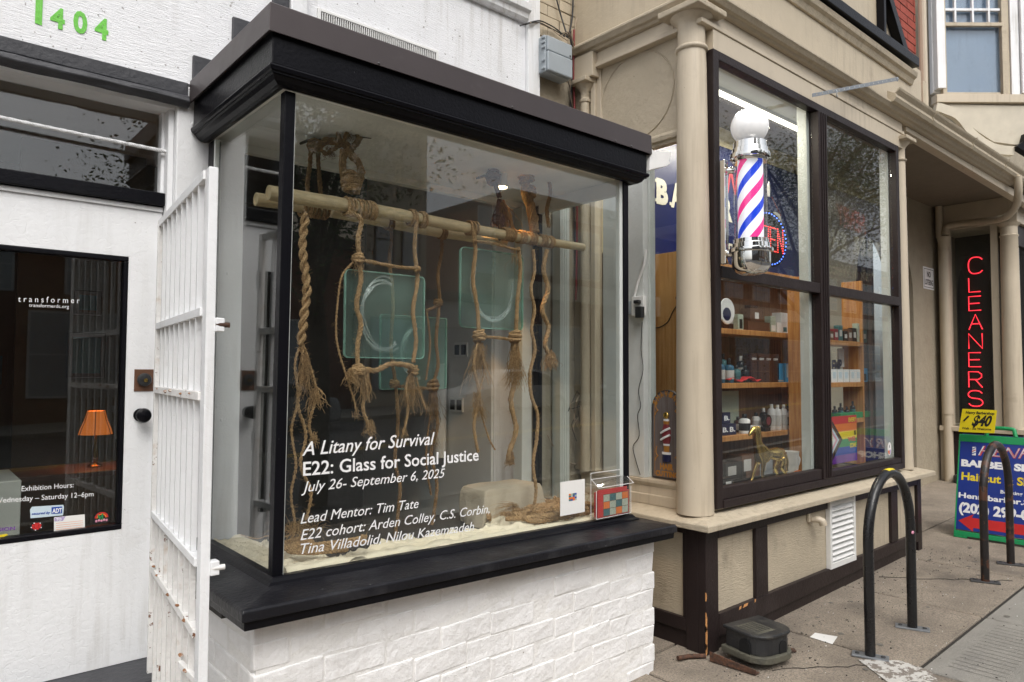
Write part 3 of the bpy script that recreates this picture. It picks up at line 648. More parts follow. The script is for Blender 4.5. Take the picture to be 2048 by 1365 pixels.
# ------------------------------------------------------------------ gallery room behind
rm = thing('gallery_room', (.5, 6, 0), 'dim gallery room behind the door glass and the bay window', 'room')
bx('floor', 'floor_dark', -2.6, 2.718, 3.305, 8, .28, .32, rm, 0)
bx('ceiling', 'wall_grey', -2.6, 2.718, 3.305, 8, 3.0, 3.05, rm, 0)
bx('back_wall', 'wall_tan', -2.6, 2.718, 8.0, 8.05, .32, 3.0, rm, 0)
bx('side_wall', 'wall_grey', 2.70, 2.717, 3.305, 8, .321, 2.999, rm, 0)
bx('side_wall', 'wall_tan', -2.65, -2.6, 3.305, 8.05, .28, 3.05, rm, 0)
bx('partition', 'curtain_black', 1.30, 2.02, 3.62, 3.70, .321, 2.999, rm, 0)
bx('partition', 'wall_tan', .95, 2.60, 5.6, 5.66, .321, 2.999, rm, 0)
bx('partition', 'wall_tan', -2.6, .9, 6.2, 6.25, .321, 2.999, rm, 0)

# ================================================================== black display bay
bay = thing('display_bay', (1.9, 2.7, 0), 'projecting black framed shop window bay on a white brick base', 'shop window')
XL, XR, YG = .985, 2.815, 2.34
tilt = lambda x: -.019*(x-.9)
def tilted(mb, k=1):
    for v in mb.v: v.z += tilt(v.x)*k
    return mb
path = [(.975, 3.11), (.975, YG), (2.82, YG), (2.82, 3.11)]
MB().mould(path, [(0, 2.476), (.02, 2.470), (.034, 2.472), (.049, 2.481), (.058, 2.495), (.066, 2.497), (.066, 2.502), (.073, 2.505), (.077, 2.517), (.075, 2.523), (.064, 2.5245), (.064, 2.5250), (0, 2.5250)]).build('moulding', 'black_paint', bay, bevel=.0015, fixn=True)
MB().mould(path, [(0, 2.5255), (.0665, 2.5255), (.0665, 2.640), (0, 2.640)]).build('fascia_board', 'black_paint', bay, bevel=.003, fixn=True)
MB().mould(path, [(-.02, 2.6405), (.075, 2.6405), (.078, 2.626), (.0865, 2.624), (.084, 2.72), (.079, 2.725), (-.02, 2.735)]).build('flashing', 'brown_flashing', bay, bevel=.0015, fixn=True)
MB().box(.99, 2.80, 2.36, 3.11, 2.70, 2.742).build('roof_sheet', 'brown_flashing', bay)
q = MB()
for x in (1.95, 2.62, 2.74, 1.3): q.lathe([(.004, 0), (.005, .002), (.002, .005)], (x, YG-.0855, 2.632), 8, [Vector((1, 0, 0)), Vector((0, 0, 1)), Vector((0, -1, 0))])
q.build('screw', 'steel_dark', bay, smooth=40)
bx('ceiling', 'ceiling_white', .985, 2.81, 2.35, 3.12, 2.498, 2.5235, bay, 0)
bx('header', 'ceiling_white', 1.131, 2.81, 3.09, 3.13, 2.462, 2.497, bay, .002)
# sill (two stacked boards)
pth = [(.795, 3.10), (.795, 2.14), (2.943, 2.14), (2.943, 3.10)]
s_ = tilted(MB().mould(pth, [(0, .7455), (0, .776), (-.006, .783), (-.17, .792), (-.17, .7455)])).build('sill_board', 'sill_black', bay, bevel=.003, fixn=True)
tilted(MB().mould(pth, [(-.012, .716), (-.010, .7450), (-.2, .7450), (-.2, .716)])).build('sill_board', 'black_paint', bay, bevel=.003, fixn=True)
tilted(MB().mould(path, [(.035, .786), (.034, .792), (.022, .798), (.016, .806), (.010, .812), (-.02, .812), (-.02, .786)], cap=True), .85).build('bottom_rail', 'black_paint', bay, bevel=.0015, fixn=True)
q = MB().box(.81, 2.93, 2.36, 3.10, .70, .768); tilted(q).build('bay_floor', 'wall_dark', bay)
# posts
def post(p, mat_='black_paint', name='post', bev=.003): return MB().hexa(p).build(name, mat_, bay, bevel=bev)
def lean(x0b, x1b, x0t, x1t, y0, y1, z0, z1): return [(x0b, y0, z0), (x1b, y0, z0), (x1b, y1, z0), (x0b, y1, z0), (x0t, y0, z1), (x1t, y0, z1), (x1t, y1, z1), (x0t, y1, z1)]
post(lean(.966, 1.003, .982, 1.020, YG-.004, YG+.036, .806, 2.472))
post(lean(2.776, 2.812, 2.777, 2.816, YG-.004, YG+.036, .775, 2.472))
post(lean(.966, 1.0, .972, 1.004, 3.045, 3.11, .80, 2.472))
post(lean(2.79, 2.82, 2.79, 2.82, 2.985, 3.035, .775, 2.472))
post(lean(2.712, 2.788, 2.712, 2.788, 3.04, 3.118, .775, 2.461), 'reveal_white')
for (a, b_, c_, d_) in ((1.0035, 1.0075, 1.0205, 1.0245), (2.752, 2.7755, 2.755, 2.7765)):
    post(lean(a, b_, c_, d_, YG+.004, YG+.03, .80, 2.47), 'reveal_white', 'sealant', .001)
post(lean(.968, .985, .974, .99, 3.025, 3.044, .81, 2.47), 'reveal_white', 'sealant', .001)
q = MB(); q.hexa(lean(1.008, 2.7515, 1.025, 2.7545, YG+.012, YG+.018, .790, 2.474)); fg = q.build('front_pane', 'shop_glass', bay)
q = MB(); q.add([(.972, 2.38, .80), (.978, 2.38, .80), (.978, 3.024, .80), (.972, 3.024, .80), (.984, 2.38, 2.474), (.990, 2.38, 2.474), (.990, 3.024, 2.474), (.984, 3.024, 2.474)], [(3, 2, 1, 0), (4, 5, 6, 7), (0, 1, 5, 4), (1, 2, 6, 5), (2, 3, 7, 6), (3, 0, 4, 7)])
q.build('side_pane', 'side_glass', bay)
bx('side_pane', 'side_glass', 2.803, 2.808, 2.38, 2.984, .775, 2.472, bay, 0)
bx('side_header', 'ceiling_white', 2.79, 2.818, 2.377, 3.04, 2.42, 2.4975, bay, .002)
# window lettering
GF = YG+.0115
def ftext(s, x0, y0, x1, y1, cap, **k):
    A = aY(GF, x0, y0); B = aY(GF, x1, y1); letters('lettering', s, A, B, cap, 'vinyl_white', fg, **k)
def cap_px(y, depthY=GF, x=700): return (aY(depthY, x, y-1)-aY(depthY, x, y)).length
ftext('A Litany for Survival', 604, 912, 869, 889, .048, shear=.28, bold=.006)
ftext('E22: Glass for Social Justice', 606, 952, 957, 921, .047, bold=.012)
ftext('July 26- September 6, 2025', 603, 985, 890, 955, .036, shear=.28)
ftext('Lead Mentor: Tim Tate', 601, 1048, 837, 1016, .036, shear=.28)
ftext('E22 cohort: Arden Colley, C.S. Corbin,', 601, 1081, 979, 1026, .036, shear=.28)
ftext('Tina Villadolid, Nilou Kazemzadeh', 601, 1109, 948, 1061, .036, shear=.28)
# ------------------------------------------------------------------ white brick base
bb = thing('whitewashed_wall', (1.9, 2.5, 0), 'whitewashed brick base wall under the black window bay', 'wall')
MB().box(.881, 2.878, 2.2465, 3.10, -.2, .725).build('core', 'mortar_white', bb)
VAR = {}
def brick_mesh(L_, H_, D_, mat_, key, irr=.004, bev=.006):
    k = (round(L_, 3), round(H_, 3), key)
    if k in VAR: return VAR[k]
    q = MB().box(-L_/2, L_/2, -D_/2, D_/2, -H_/2, H_/2)
    for v in q.v: v += Vector((rnd.uniform(-irr, irr), rnd.uniform(-irr, irr)*.6, rnd.uniform(-irr, irr)))
    me = bpy.data.meshes.new('brick'); me.from_pydata(q.v, [], q.f); me.materials.append(M[mat_]); VAR[k] = me; return me
def bricks(parent, mat_, axis, face, a0, a1, z0, z1, L_, H_, joint, depth, proud, bev=.006, start=0, irr=.004, step_z=None, zt=None):
    z = z1; row = start; n = 0
    while z > z0+.01:
        h = min(H_, z-z0); off = (L_+joint)/2 if row % 2 else 0; a = a0-off
        while a < a1-.01:
            s0 = max(a, a0); s1 = min(a+L_, a1)
            if s1-s0 > .03:
                me = brick_mesh(s1-s0, h, depth, mat_, mat_+str(n % 3)+axis, irr); c_ = (s0+s1)/2; zc = z-h/2
                out = rnd.uniform(-.002, .003)
                o = bpy.data.objects.new('brick', me); C.objects.link(o)
                W_ = Vector((c_, face-proud+depth/2-out, zc)) if axis == 'y' else Vector((face-proud+depth/2-out, c_, zc))
                if zt: W_.z += zt(W_.x)
                WORLD[o.name] = W_; o.parent = parent; o.location = W_-wpos(parent)
                if axis == 'x': o.rotation_euler = (0, 0, R(90))
                o.rotation_euler[1] += rnd.uniform(-.006, .006) if axis == 'y' else 0
                if bev: b_ = o.modifiers.new('b', 'BEVEL'); b_.width = bev; b_.segments = 2
                n += 1
            a += L_+joint
        z -= H_+joint; row += 1
    return n
bricks(bb, 'white_brick', 'y', 2.245, .872, 2.888, -.05, .722, .236, .084, .005, .03, .000, bev=.005, zt=tilt, irr=.0055)
bricks(bb, 'white_brick', 'x', .879, 2.262, 3.10, -.05, .718, .236, .084, .006, .02, .000, bev=.008, start=1, irr=.005)
# ================================================================== party wall between the buildings
pw = thing('party_wall', (3.08, 3.2, 0), 'narrow beige painted brick wall between the white gallery and the barber bay', 'wall')
bx('plaster', 'stucco_beige', 2.902, 3.30, 3.135, 3.35, -.2, 3.56, pw, 0)
bx('backing', 'mortar_dark', 2.902, 3.30, 3.15, 3.35, 3.561, 8, pw, 0)
bricks(pw, 'beige_paint', 'y', 3.135, 2.903, 3.30, 3.565, 4.3, .20, .066, .006, .03, .0, bev=.002, irr=.001)
# ================================================================== barber bay
bb2 = thing('barber_bay', (4.7, 2.6, 0), 'beige barber shop bay with dark brown window frames and panelled base', 'shop front')
BX0, BX1, BY = 3.215, 6.20, 2.16
# base boards
def bq(name, mat_, x0, x1, z0, z1, y0=BY, y1=BY+.03, bev=.003, parent=bb2): return bx(name, mat_, x0, x1, y0, y1, z0, z1, parent, bev)
bq('panel', 'beige_wood', 3.30, 6.12, .12, .70, BY+.022, BY+.05, 0)
corner = MB().box(BX0, BX0+.115, BY, BY+.05, gz(3.2), .682).build('corner_post', 'dark_brown', bb2, bevel=.003)
bx('corner_post', 'dark_brown', BX0, BX0+.045, BY+.0505, BY+.125, gz(3.2), .682, bb2, .003)
bq('top_rail', 'dark_brown', 3.331, 4.5945, .615, .682)
bq('top_rail', 'dark_brown', 4.985, 6.12, .615, .682)
bq('mid_post', 'dark_brown', 3.71, 3.84, .2205, .6145)
bq('mid_post', 'dark_brown', 5.61, 5.73, .2405, .6145)
bx('end_post', 'dark_brown', 6.121, BX1, BY, BY+.05, .10, .682, bb2, .003)
q = MB().hexa([(3.3305, BY-.004, .098), (6.12, BY-.004, .175), (6.12, BY+.034, .175), (3.3305, BY+.034, .098), (3.3305, BY-.004, .219), (6.12, BY-.004, .240), (6.12, BY+.034, .240), (3.3305, BY+.034, .219)]); q.build('bottom_rail', 'dark_brown', bb2, bevel=.004)
q = MB().hexa([(3.3305, BY+.016, -.05), (6.2, BY+.016, 0), (6.2, BY+.06, 0), (3.3305, BY+.06, -.05), (3.3305, BY+.016, .097), (6.2, BY+.016, .17), (6.2, BY+.06, .17), (3.3305, BY+.06, .097)]); q.build('plinth', 'dark_brown', bb2)
q = MB()
for x, z, a, h in ((3.2155, .33, .004, .022), (3.2155, .20, .005, .05), (3.2155, .12, .006, .06), (3.2155, .06, .005, .03)):
    q.prism([(BX0-.0015, BY-.0015, z-h), (BX0+a, BY-.0015, z-h*.5), (BX0+a*1.3, BY-.0015, z+h*.4), (BX0-.0015, BY-.0015, z+h)], (0, .006, 0))
for x, z, w_ in ((3.56, .218, .045), (3.68, .222, .012), (3.52, .216, .02)):
    q.prism([(x, BY-.0052, z-.016), (x+w_, BY-.0052, z-.012), (x+w_*1.2, BY-.0052, z+.001), (x+w_*.3, BY-.0052, z)], (0, .003, 0))
q.build('bare_wood_chip', 'chipped_wood', bb2)
# side of the base
bx('panel', 'beige_wood', BX0+.022, BX0+.05, BY+.127, 3.13, .12, .70, bb2, 0)
bx('top_rail', 'dark_brown', BX0, BX0+.03, BY+.1255, 3.12, .635, .682, bb2, .003)
bx('mid_post', 'dark_brown', BX0+.004, BX0+.034, BY+.1255, BY+.148, .189, .6345, bb2, .002)
bx('bottom_rail', 'dark_brown', BX0, BX0+.03, BY+.1255, 3.12, .12, .1885, bb2, .003)
bx('plinth', 'dark_brown', BX0+.016, BX0+.05, BY+.1255, 3.12, -.1, .119, bb2, 0)
bx('core', 'void_black', 3.30, 6.15, 2.215, 3.1, -.1, .68, bb2, 0)
# stone coloured sill
pthb = [(3.13, 3.11), (3.13, 2.085), (6.30, 2.085), (6.30, 2.9)]
MB().mould(pthb, [(0, .683), (0, .712), (-.004, .717), (-.10, .742), (-.16, .746), (-.16, .683)]).build('sill', 'beige_wood', bb2, bevel=.004, fixn=True)
bx('sill', 'beige_smooth', 3.285, 6.14, 2.242, 2.50, .684, .745, bb2, 0)
MB().mould([(3.275, 3.11), (3.275, 2.33)], [(0, .746), (.012, .746), (.012, .80), (.004, .803), (.0, .85), (.006, .853), (.016, .872), (.016, .888), (-.06, .888), (-.06, .746)]).build('side_sill', 'beige_smooth', bb2, bevel=.002, fixn=True)
# front window: frame parts
FY0, FY1 = 2.165, 2.225
WX0, WX1, MX0, MX1 = 3.335, 5.90, 4.545, 4.665
zb, zt_, tz0, tz1 = .765, 3.285, 2.02, 2.085
bx('window_frame', 'dark_brown', WX0, WX0+.055, FY0, FY1, zb, zt_, bb2, .003)
bx('window_frame', 'dark_brown', WX1-.055, WX1, FY0, FY1, zb, zt_, bb2, .003)
bx('window_frame', 'dark_brown', WX0+.0555, WX1-.0555, FY0, FY1, 3.235, zt_, bb2, .003)
bx('window_frame', 'dark_brown', WX0+.0555, WX1-.0555, FY0-.006, FY1, zb, zb+.045, bb2, .003)
bx('mullion', 'dark_brown', MX0, MX1, FY0-.008, FY1, zb+.0455, 3.2345, bb2, .004)
for x in (MX0+.03, MX0+.06, MX0+.09): bx('bead', 'dark_brown', x, x+.008, FY0-.014, FY0-.0085, zb+.05, 3.23, bb2, .002)
for x0, x1 in ((WX0+.0555, MX0-.0005), (MX1+.0005, WX1-.0555)):
    bx('transom_bar', 'dark_brown', x0, x1, FY0-.004, FY1, tz0, tz1, bb2, .003)
bx('bottom_rail', 'dark_brown', WX0+.0555, MX0-.0005, FY0+.004, FY1, zb+.0455, .875, bb2, .004)
bx('bottom_rail', 'dark_brown', MX1+.0005, WX1-.0555, FY0+.004, FY1, zb+.0455, .85, bb2, .004)
bx('window_frame', 'dark_brown', MX1+.0005, MX1+.02, FY0+.012, FY1, .8505, tz0, bb2, .002)
PY = 2.205
panes = {}
for k, (x0, x1, z0, z1) in {'ul': (WX0+.0555, MX0, tz1, 3.235), 'ur': (MX1, WX1-.055, tz1, 3.235), 'll': (WX0+.0555, MX0, .875, tz0), 'lr': (MX1+.02, WX1-.055, .85, tz0)}.items():
    panes[k] = bx('pane', 'shop_glass', x0+.0005, x1-.0005, PY, PY+.005, z0+.0005, z1-.0005, bb2, 0)
# reveals behind mullion and right jamb, pale paint
bx('reveal', 'reveal_white', MX0-.03, MX1-.02, FY1+.001, 2.292, .746, 3.30, bb2, .003)
bx('reveal', 'reveal_white', WX1-.062, WX1-.01, FY1+.001, 2.29, .746, 3.30, bb2, .003)
bx('reveal', 'reveal_white', WX0+.01, WX0+.05, FY1+.001, 2.30, .746, 3.30, bb2, .003)
bx('lining', 'lining_dim', 3.34, 5.95, FY1+.001, 3.05, 3.40, 3.43, bb2, 0)
bx('lining', 'cream_wall', 3.36, 6.05, 3.03, 3.06, 2.27, 3.399, bb2, 0)
# corner column
cx, cy = 3.272, 2.262
col_ = MB().lathe([(.100, .742), (.099, .80), (.092, 1.9), (.080, 3.2), (.0765, 3.27)], (cx, cy, 0), 48).build('column', 'beige_smooth', bb2, smooth=40)
MB().lathe([(.0765, 3.2705), (.086, 3.275), (.090, 3.285), (.086, 3.295), (.0765, 3.30)], (cx, cy, 0), 48).build('ring', 'beige_smooth', col_, smooth=60)
MB().lathe([(.0750, 3.3005), (.0745, 3.40), (.080, 3.425), (.098, 3.445), (.112, 3.455), (.115, 3.463)], (cx, cy, 0), 48).build('capital', 'beige_smooth', col_, smooth=50)
bx('abacus', 'beige_old', cx-.135, cx+.135, cy-.14, cy+.13, 3.4635, 3.497, col_, .006)
# frieze and cornice of the bay (front and side)
pf = [(3.235, 3.12), (3.235, 2.19), (6.0, 2.19), (6.0, 3.1)]
bx('frieze', 'beige_smooth', 3.345, 6.0, 2.17, 2.235, 3.286, 3.399, bb2, .003)
MB().mould([(3.24, 3.12), (3.24, 2.175), (6.02, 2.175)], [(0, 3.40), (.012, 3.402), (.012, 3.425), (-.004, 3.43), (-.004, 3.50), (-.1, 3.50), (-.1, 3.40)]).build('frieze', 'beige_smooth', bb2, bevel=.002, fixn=True)
MB().mould([(3.24, 3.12), (3.24, 2.175), (8.9, 2.175)], [(0, 3.5005), (.02, 3.502), (.03, 3.515), (.05, 3.52), (.062, 3.535), (.072, 3.545), (.072, 3.557), (.05, 3.575), (0, 3.59), (-.1, 3.59), (-.1, 3.5005)]).build('cornice', 'beige_old', bb2, bevel=.0015, fixn=True)
bx('upper_wall', 'beige_paint', 3.24, 6.45, 2.18, 2.30, 3.5905, 4.05, bb2, 0)
bx('upper_wall', 'beige_paint', 3.24, 3.36, 2.3005, 3.13, 3.5905, 8, bb2, 0)
MB().prism([(3.361, 2.22, 4.0505), (6.10, 2.22, 4.0505), (5.30, 2.22, 4.95), (3.361, 2.22, 4.95)], (0, .12, 0)).build('upper_wall', 'beige_paint', bb2)
q = MB().hexa([(3.5, 2.10, 3.955), (6.19, 2.10, 3.985), (6.19, 2.2, 3.985), (3.5, 2.2, 3.955), (3.5, 2.10, 4.03), (6.19, 2.10, 4.06), (6.19, 2.2, 4.06), (3.5, 2.2, 4.03)]); q.build('half_timber', 'black_paint', bb2, bevel=.004)
MB().mould([(3.5, 2.18), (6.22, 2.18)], [(0, 3.86), (.015, 3.862), (.03, 3.90), (.05, 3.915), (.06, 3.95), (0, 3.954)]).build('moulding', 'beige_wood', bb2, bevel=.002, fixn=True)
q = MB().hexa([(6.06, 2.15, 4.05), (6.17, 2.15, 4.05), (6.17, 2.218, 4.05), (6.06, 2.218, 4.05), (5.30, 2.15, 4.9), (5.41, 2.15, 4.9), (5.41, 2.218, 4.9), (5.30, 2.218, 4.9)]); q.build('half_timber', 'black_paint', bb2, bevel=.004)
q = MB().hexa([(5.66, 2.16, 4.05), (5.70, 2.16, 4.05), (5.70, 2.218, 4.05), (5.66, 2.218, 4.05), (5.66, 2.16, 4.8), (5.70, 2.16, 4.8), (5.70, 2.218, 4.8), (5.66, 2.218, 4.8)]); q.build('half_timber', 'black_paint', bb2, bevel=.004)
# side: circle panel, frames, lip over the side window
SX = 3.278
bx('side_panel', 'beige_old', SX, SX+.04, 2.34, 2.93, 2.872, 3.42, bb2, 0)
c0 = (SX, 2.66, 3.145); ring = []
for k in range(49):
    th = 2*math.pi*k/48; ring.append((c0[0]-.001, c0[1]+math.cos(th)*.275, c0[2]+math.sin(th)*.262))
MB().tube(ring[:-1], .0045, 6, closed=True).build('circle_bead', 'beige_old', bb2, smooth=60)
bx('side_trim', 'beige_smooth', SX-.012, SX+.04, 2.9305, 2.965, 2.80, 3.42, bb2, .003)
bx('side_trim', 'beige_smooth', SX-.03, SX+.04, 2.9655, 3.0, .89, 3.42, bb2, .003)
MB().mould([(3.24, 3.12), (3.24, 2.36)], [(-.04, 3.421), (.0, 3.421), (-.0, 3.45), (-.04, 3.47)]).build('side_trim', 'beige_smooth', bb2, fixn=True)
MB().mould([(SX, 2.965), (SX, 2.335)], [(-.035, 2.80), (.006, 2.80), (.012, 2.815), (.03, 2.822), (.036, 2.845), (.03, 2.86), (0, 2.871), (-.035, 2.871)]).build('side_lip', 'beige_wood', bb2, bevel=.002, fixn=True)
MB().lathe([(.034, .89), (.031, 1.5), (.029, 3.17), (.029, 3.20), (.036, 3.205), (.037, 3.22), (.029, 3.228), (.028, 3.27), (.05, 3.30), (.06, 3.315)], (3.235, 3.035, 0), 24).build('small_column', 'beige_old', bb2, smooth=40)
bx('abacus', 'beige_old', 3.165, 3.31, 2.965, 3.105, 3.3155, 3.345, bb2, .005)
bx('side_lintel', 'beige_smooth', 3.20, 3.30, 2.94, 3.12, 3.3455, 3.499, bb2, .003)
bx('back_wall', 'stucco_beige', 3.24, 3.32, 3.06, 3.13, .89, 3.31, bb2, 0)
# side window: jamb post (pale), glass
bx('side_jamb', 'reveal_plain', SX+.004, SX+.05, 2.615, 2.93, .889, 2.799, bb2, .003)
bx('side_jamb', 'reveal_white', SX+.051, SX+.10, 2.60, 2.66, .889, 2.799, bb2, .003)
bx('side_lining', 'dark_brown', SX+.0, SX+.05, 2.334, 2.345, .889, 2.799, bb2, .002)
bx('pane', 'shop_glass', SX+.052, SX+.057, 2.3455, 2.5995, .889, 2.799, bb2, 0)
# right side of the bay: glass with thin frame, and the slim column
bx('side_frame', 'dark_brown', 5.90, 5.94, 2.226, 2.26, .75, 3.285, bb2, .003)
bx('side_frame', 'dark_brown', 5.90, 5.94, 3.03, 3.09, .75, 3.285, bb2, .003)
bx('side_frame', 'dark_brown', 5.90, 5.94, 2.261, 3.029, .75, .90, bb2, .003)
bx('pane', 'shop_glass', 5.915, 5.92, 2.261, 3.029, .901, 3.285, bb2, 0)
bx('side_base', 'beige_wood', 6.10, 6.19, 2.215, 3.12, -.05, .682, bb2, 0)
c2 = (6.02, 2.21)
col2 = MB().lathe([(.062, .747), (.060, .85), (.052, 2.2), (.046, 3.16), (.046, 3.19)], (*c2, 0), 32).build('slim_column', 'beige_smooth', bb2, smooth=40)
MB().lathe([(.046, 3.1905), (.056, 3.195), (.058, 3.205), (.046, 3.213)], (*c2, 0), 32).build('ring', 'beige_smooth', col2, smooth=60)
MB().lathe([(.045, 3.2135), (.045, 3.29), (.055, 3.31), (.078, 3.335), (.082, 3.345)], (*c2, 0), 32).build('capital', 'beige_smooth', col2, smooth=50)
bx('abacus', 'beige_old', c2[0]-.10, c2[0]+.10, c2[1]-.10, c2[1]+.10, 3.3455, 3.375, col2, .005)
bx('post_filler', 'beige_smooth', 5.905, 6.10, 2.262, 2.30, .747, 3.40, bb2, .003)
# louvre vent in the base
lv = MB().box(4.60, 4.626, BY-.012, BY+.02, .225, .682).box(4.952, 4.978, BY-.012, BY+.02, .225, .682).box(4.6265, 4.9515, BY-.012, BY+.02, .225, .262).box(4.6265, 4.9515, BY-.012, BY+.02, .664, .682).build('louvre_vent', 'white_plastic', bevel=.002)
tag(lv, 'white slatted louvre vent set into the beige base panels', 'vent')
bx('backing', 'void_black', 4.6265, 4.9515, BY+.0195, BY+.0215, .2625, .6635, lv, 0)
me = None
for i in range(11):
    z = .276+i*.0357; q = MB()
    q.hexa([(4.627, BY-.008, z-.006), (4.951, BY-.008, z-.006), (4.951, BY+.016, z+.020), (4.627, BY+.016, z+.020), (4.627, BY-.0085, z-.0035), (4.951, BY-.0085, z-.0035), (4.951, BY+.0155, z+.0225), (4.627, BY+.0155, z+.0225)])
    q.build('slat', 'white_plastic', lv)
# spout on the panel
sp = aY(BY, 1613, 1020); sp = Vector((4.38, BY+.02, .575))
hb = tag(MB().lathe([(.028, 0), (.028, .006), (.016, .012), (.015, .03)], sp, 20, [Vector((1, 0, 0)), Vector((0, 0, 1)), Vector((0, -1, 0))]).tube(smooth_path([sp+Vector((0, -.02, 0)), sp+Vector((.01, -.05, .004)), sp+Vector((.022, -.072, -.006)), sp+Vector((.028, -.078, -.03))], 5), [.019]*4+[.021]*6+[.024]*6, 16).build('pipe_spout', 'beige_smooth', smooth=50), 'short beige painted pipe elbow sticking out of the base panel', 'pipe')
MB().lathe([(.017, -.001), (.017, .0)], sp+Vector((.0285, -.079, -.0305)), 14, [Vector((1, 0, 0)), Vector((0, -1, 0)), Vector((.15, .25, -1)).normalized()]).build('mouth', 'void_black', hb)
bx('bracket', 'beige_smooth', 4.345, 4.372, BY+.002, BY+.02, .56, .62, hb, .004)
# perforated steel strip on the cornice
A, B_ = aY(2.02, 1628, 190), aY(2.11, 1795, 157)
A = Vector((4.42, 1.99, 3.40)); A = aY(2.06, 1625, 191); B_ = aY(2.08, 1797, 158)
st_ = tag(MB().hexa([A+Vector((0, 0, -.012)), B_+Vector((0, 0, -.014)), B_+Vector((0, .003, -.014)), A+Vector((0, .003, -.012)), A+Vector((0, 0, .012)), B_+Vector((0, 0, .016)), B_+Vector((0, .003, .016)), A+Vector((0, .003, .012))]).build('steel_strip', 'galvanised', bevel=.001), 'galvanised strip with punched holes fixed across the beige cornice', 'bracket')
for i in range(17):
    p = A.lerp(B_, .04+i*.057); MB().lathe([(.0048, 0), (.0048, .0008)], p+Vector((0, -.0002, .001)), 10, [Vector((1, 0, 0)), Vector((0, 0, 1)), Vector((0, -1, 0))]).build('hole', 'sign_letter' if i > 4 else 'beige_smooth', st_)
p = A.lerp(B_, .23); MB().tube(smooth_path([p+Vector((0, -.003, .006)), p+Vector((0, -.01, -.012)), p+Vector((0, -.006, -.03)), p+Vector((.008, -.008, -.04)), p+Vector((.012, -.008, -.03))], 4), .0028, 6).build('hook', 'galvanised', st_)
p = A.lerp(B_, .97); MB().tube(smooth_path([p+Vector((0, -.003, .01)), p+Vector((0, -.012, -.002)), p+Vector((0, -.006, -.02))], 4), .003, 6).build('hook', 'galvanised', st_)

# ================================================================== porch, arch wall, cleaners bay and upper storeys
pb = thing('cleaners_building', (8.5, 3.2, 0), 'beige plastered building with an arched doorway and porch beyond the barber shop', 'building')
wy = 3.17
# wall with arch: opening x 7.55..8.98, springing at z 2.35
ax0, ax1, az_ = 7.45, 8.98, 2.42; acx = (ax0+ax1)/2; ar = (ax1-ax0)/2
poly = [(5.95, wy, -.1), (ax0, wy, -.1), (ax0, wy, az_)]+[(acx-math.cos(k*math.pi/18)*ar, wy, az_+math.sin(k*math.pi/18)*ar*.95) for k in range(1, 18)]+[(ax1, wy, az_), (ax1, wy, -.1), (10.6, wy, -.1), (10.6, wy, 3.75), (5.95, wy, 3.75)]
MB().prism(poly, (0, .30, 0)).build('arch_wall', 'stucco_beige', pb)
bx('inner_door', 'brown_far', ax0+.05, ax1-.05, wy+.42, wy+.47, 0, 3.3, pb, .004)
q = MB()
for i in range(9): q.box(ax0+.1+i*.16, ax0+.115+i*.16, wy+.39, wy+.405, .2, 3.1)
for z in (.3, 1.5, 2.4): q.box(ax0, ax1, wy+.388, wy+.407, z, z+.02)
q.build('iron_grille', 'steel_dark', pb)
bx('ceiling', 'soffit_brown', 5.95, 12, 2.262, wy, 3.56, 3.60, pb, 0)
zs = lambda x: 3.475-.02*(x-6.2)
q = MB().hexa([(6.105, 2.18, 3.46), (10.6, 2.18, 3.40), (10.6, 2.26, 3.40), (6.105, 2.26, 3.46), (6.105, 2.18, 3.4995), (10.6, 2.18, 3.4995), (10.6, 2.26, 3.4995), (6.105, 2.26, 3.4995)]); q.build('beam', 'beige_smooth', pb, bevel=.003)
MB().box(6.46, 10.6, 2.185, 2.30, 3.5905, 3.70).build('fascia', 'beige_wood', pb)
q = MB().add([(6.46, 2.08, 3.66), (10.6, 2.08, 3.66), (10.6, 3.17, 4.0), (6.46, 3.17, 4.0), (6.46, 2.08, 3.63), (10.6, 2.08, 3.63), (10.6, 3.17, 3.97), (6.46, 3.17, 3.97)], [(0, 1, 2, 3), (7, 6, 5, 4), (0, 4, 5, 1), (1, 5, 6, 2), (2, 6, 7, 3), (3, 7, 4, 0)]); q.build('porch_roof', 'sheet_metal', pb)
gu = thing('gutter', (8.1, 2.06, 3.6), 'dull beige moulded gutter along the edge of the porch roof', 'gutter')
gp = [(0, 3.56), (.02, 3.545), (.05, 3.55), (.065, 3.575), (.06, 3.60), (.085, 3.625), (.092, 3.64), (.086, 3.642), (.055, 3.605), (.0, 3.64)]
MB().mould([(5.60, 2.128), (10.4, 2.128)], gp).build('trough', 'beige_wood', gu, bevel=.001, fixn=True)
for x in (6.35, 7.35, 8.35, 9.35): MB().mould([(x, 2.126), (x+.02, 2.126)], [(o_*1.06+.002, 3.60+(z-3.60)*1.06) for o_, z in gp]).build('joint_strap', 'beige_wood', gu, fixn=True)
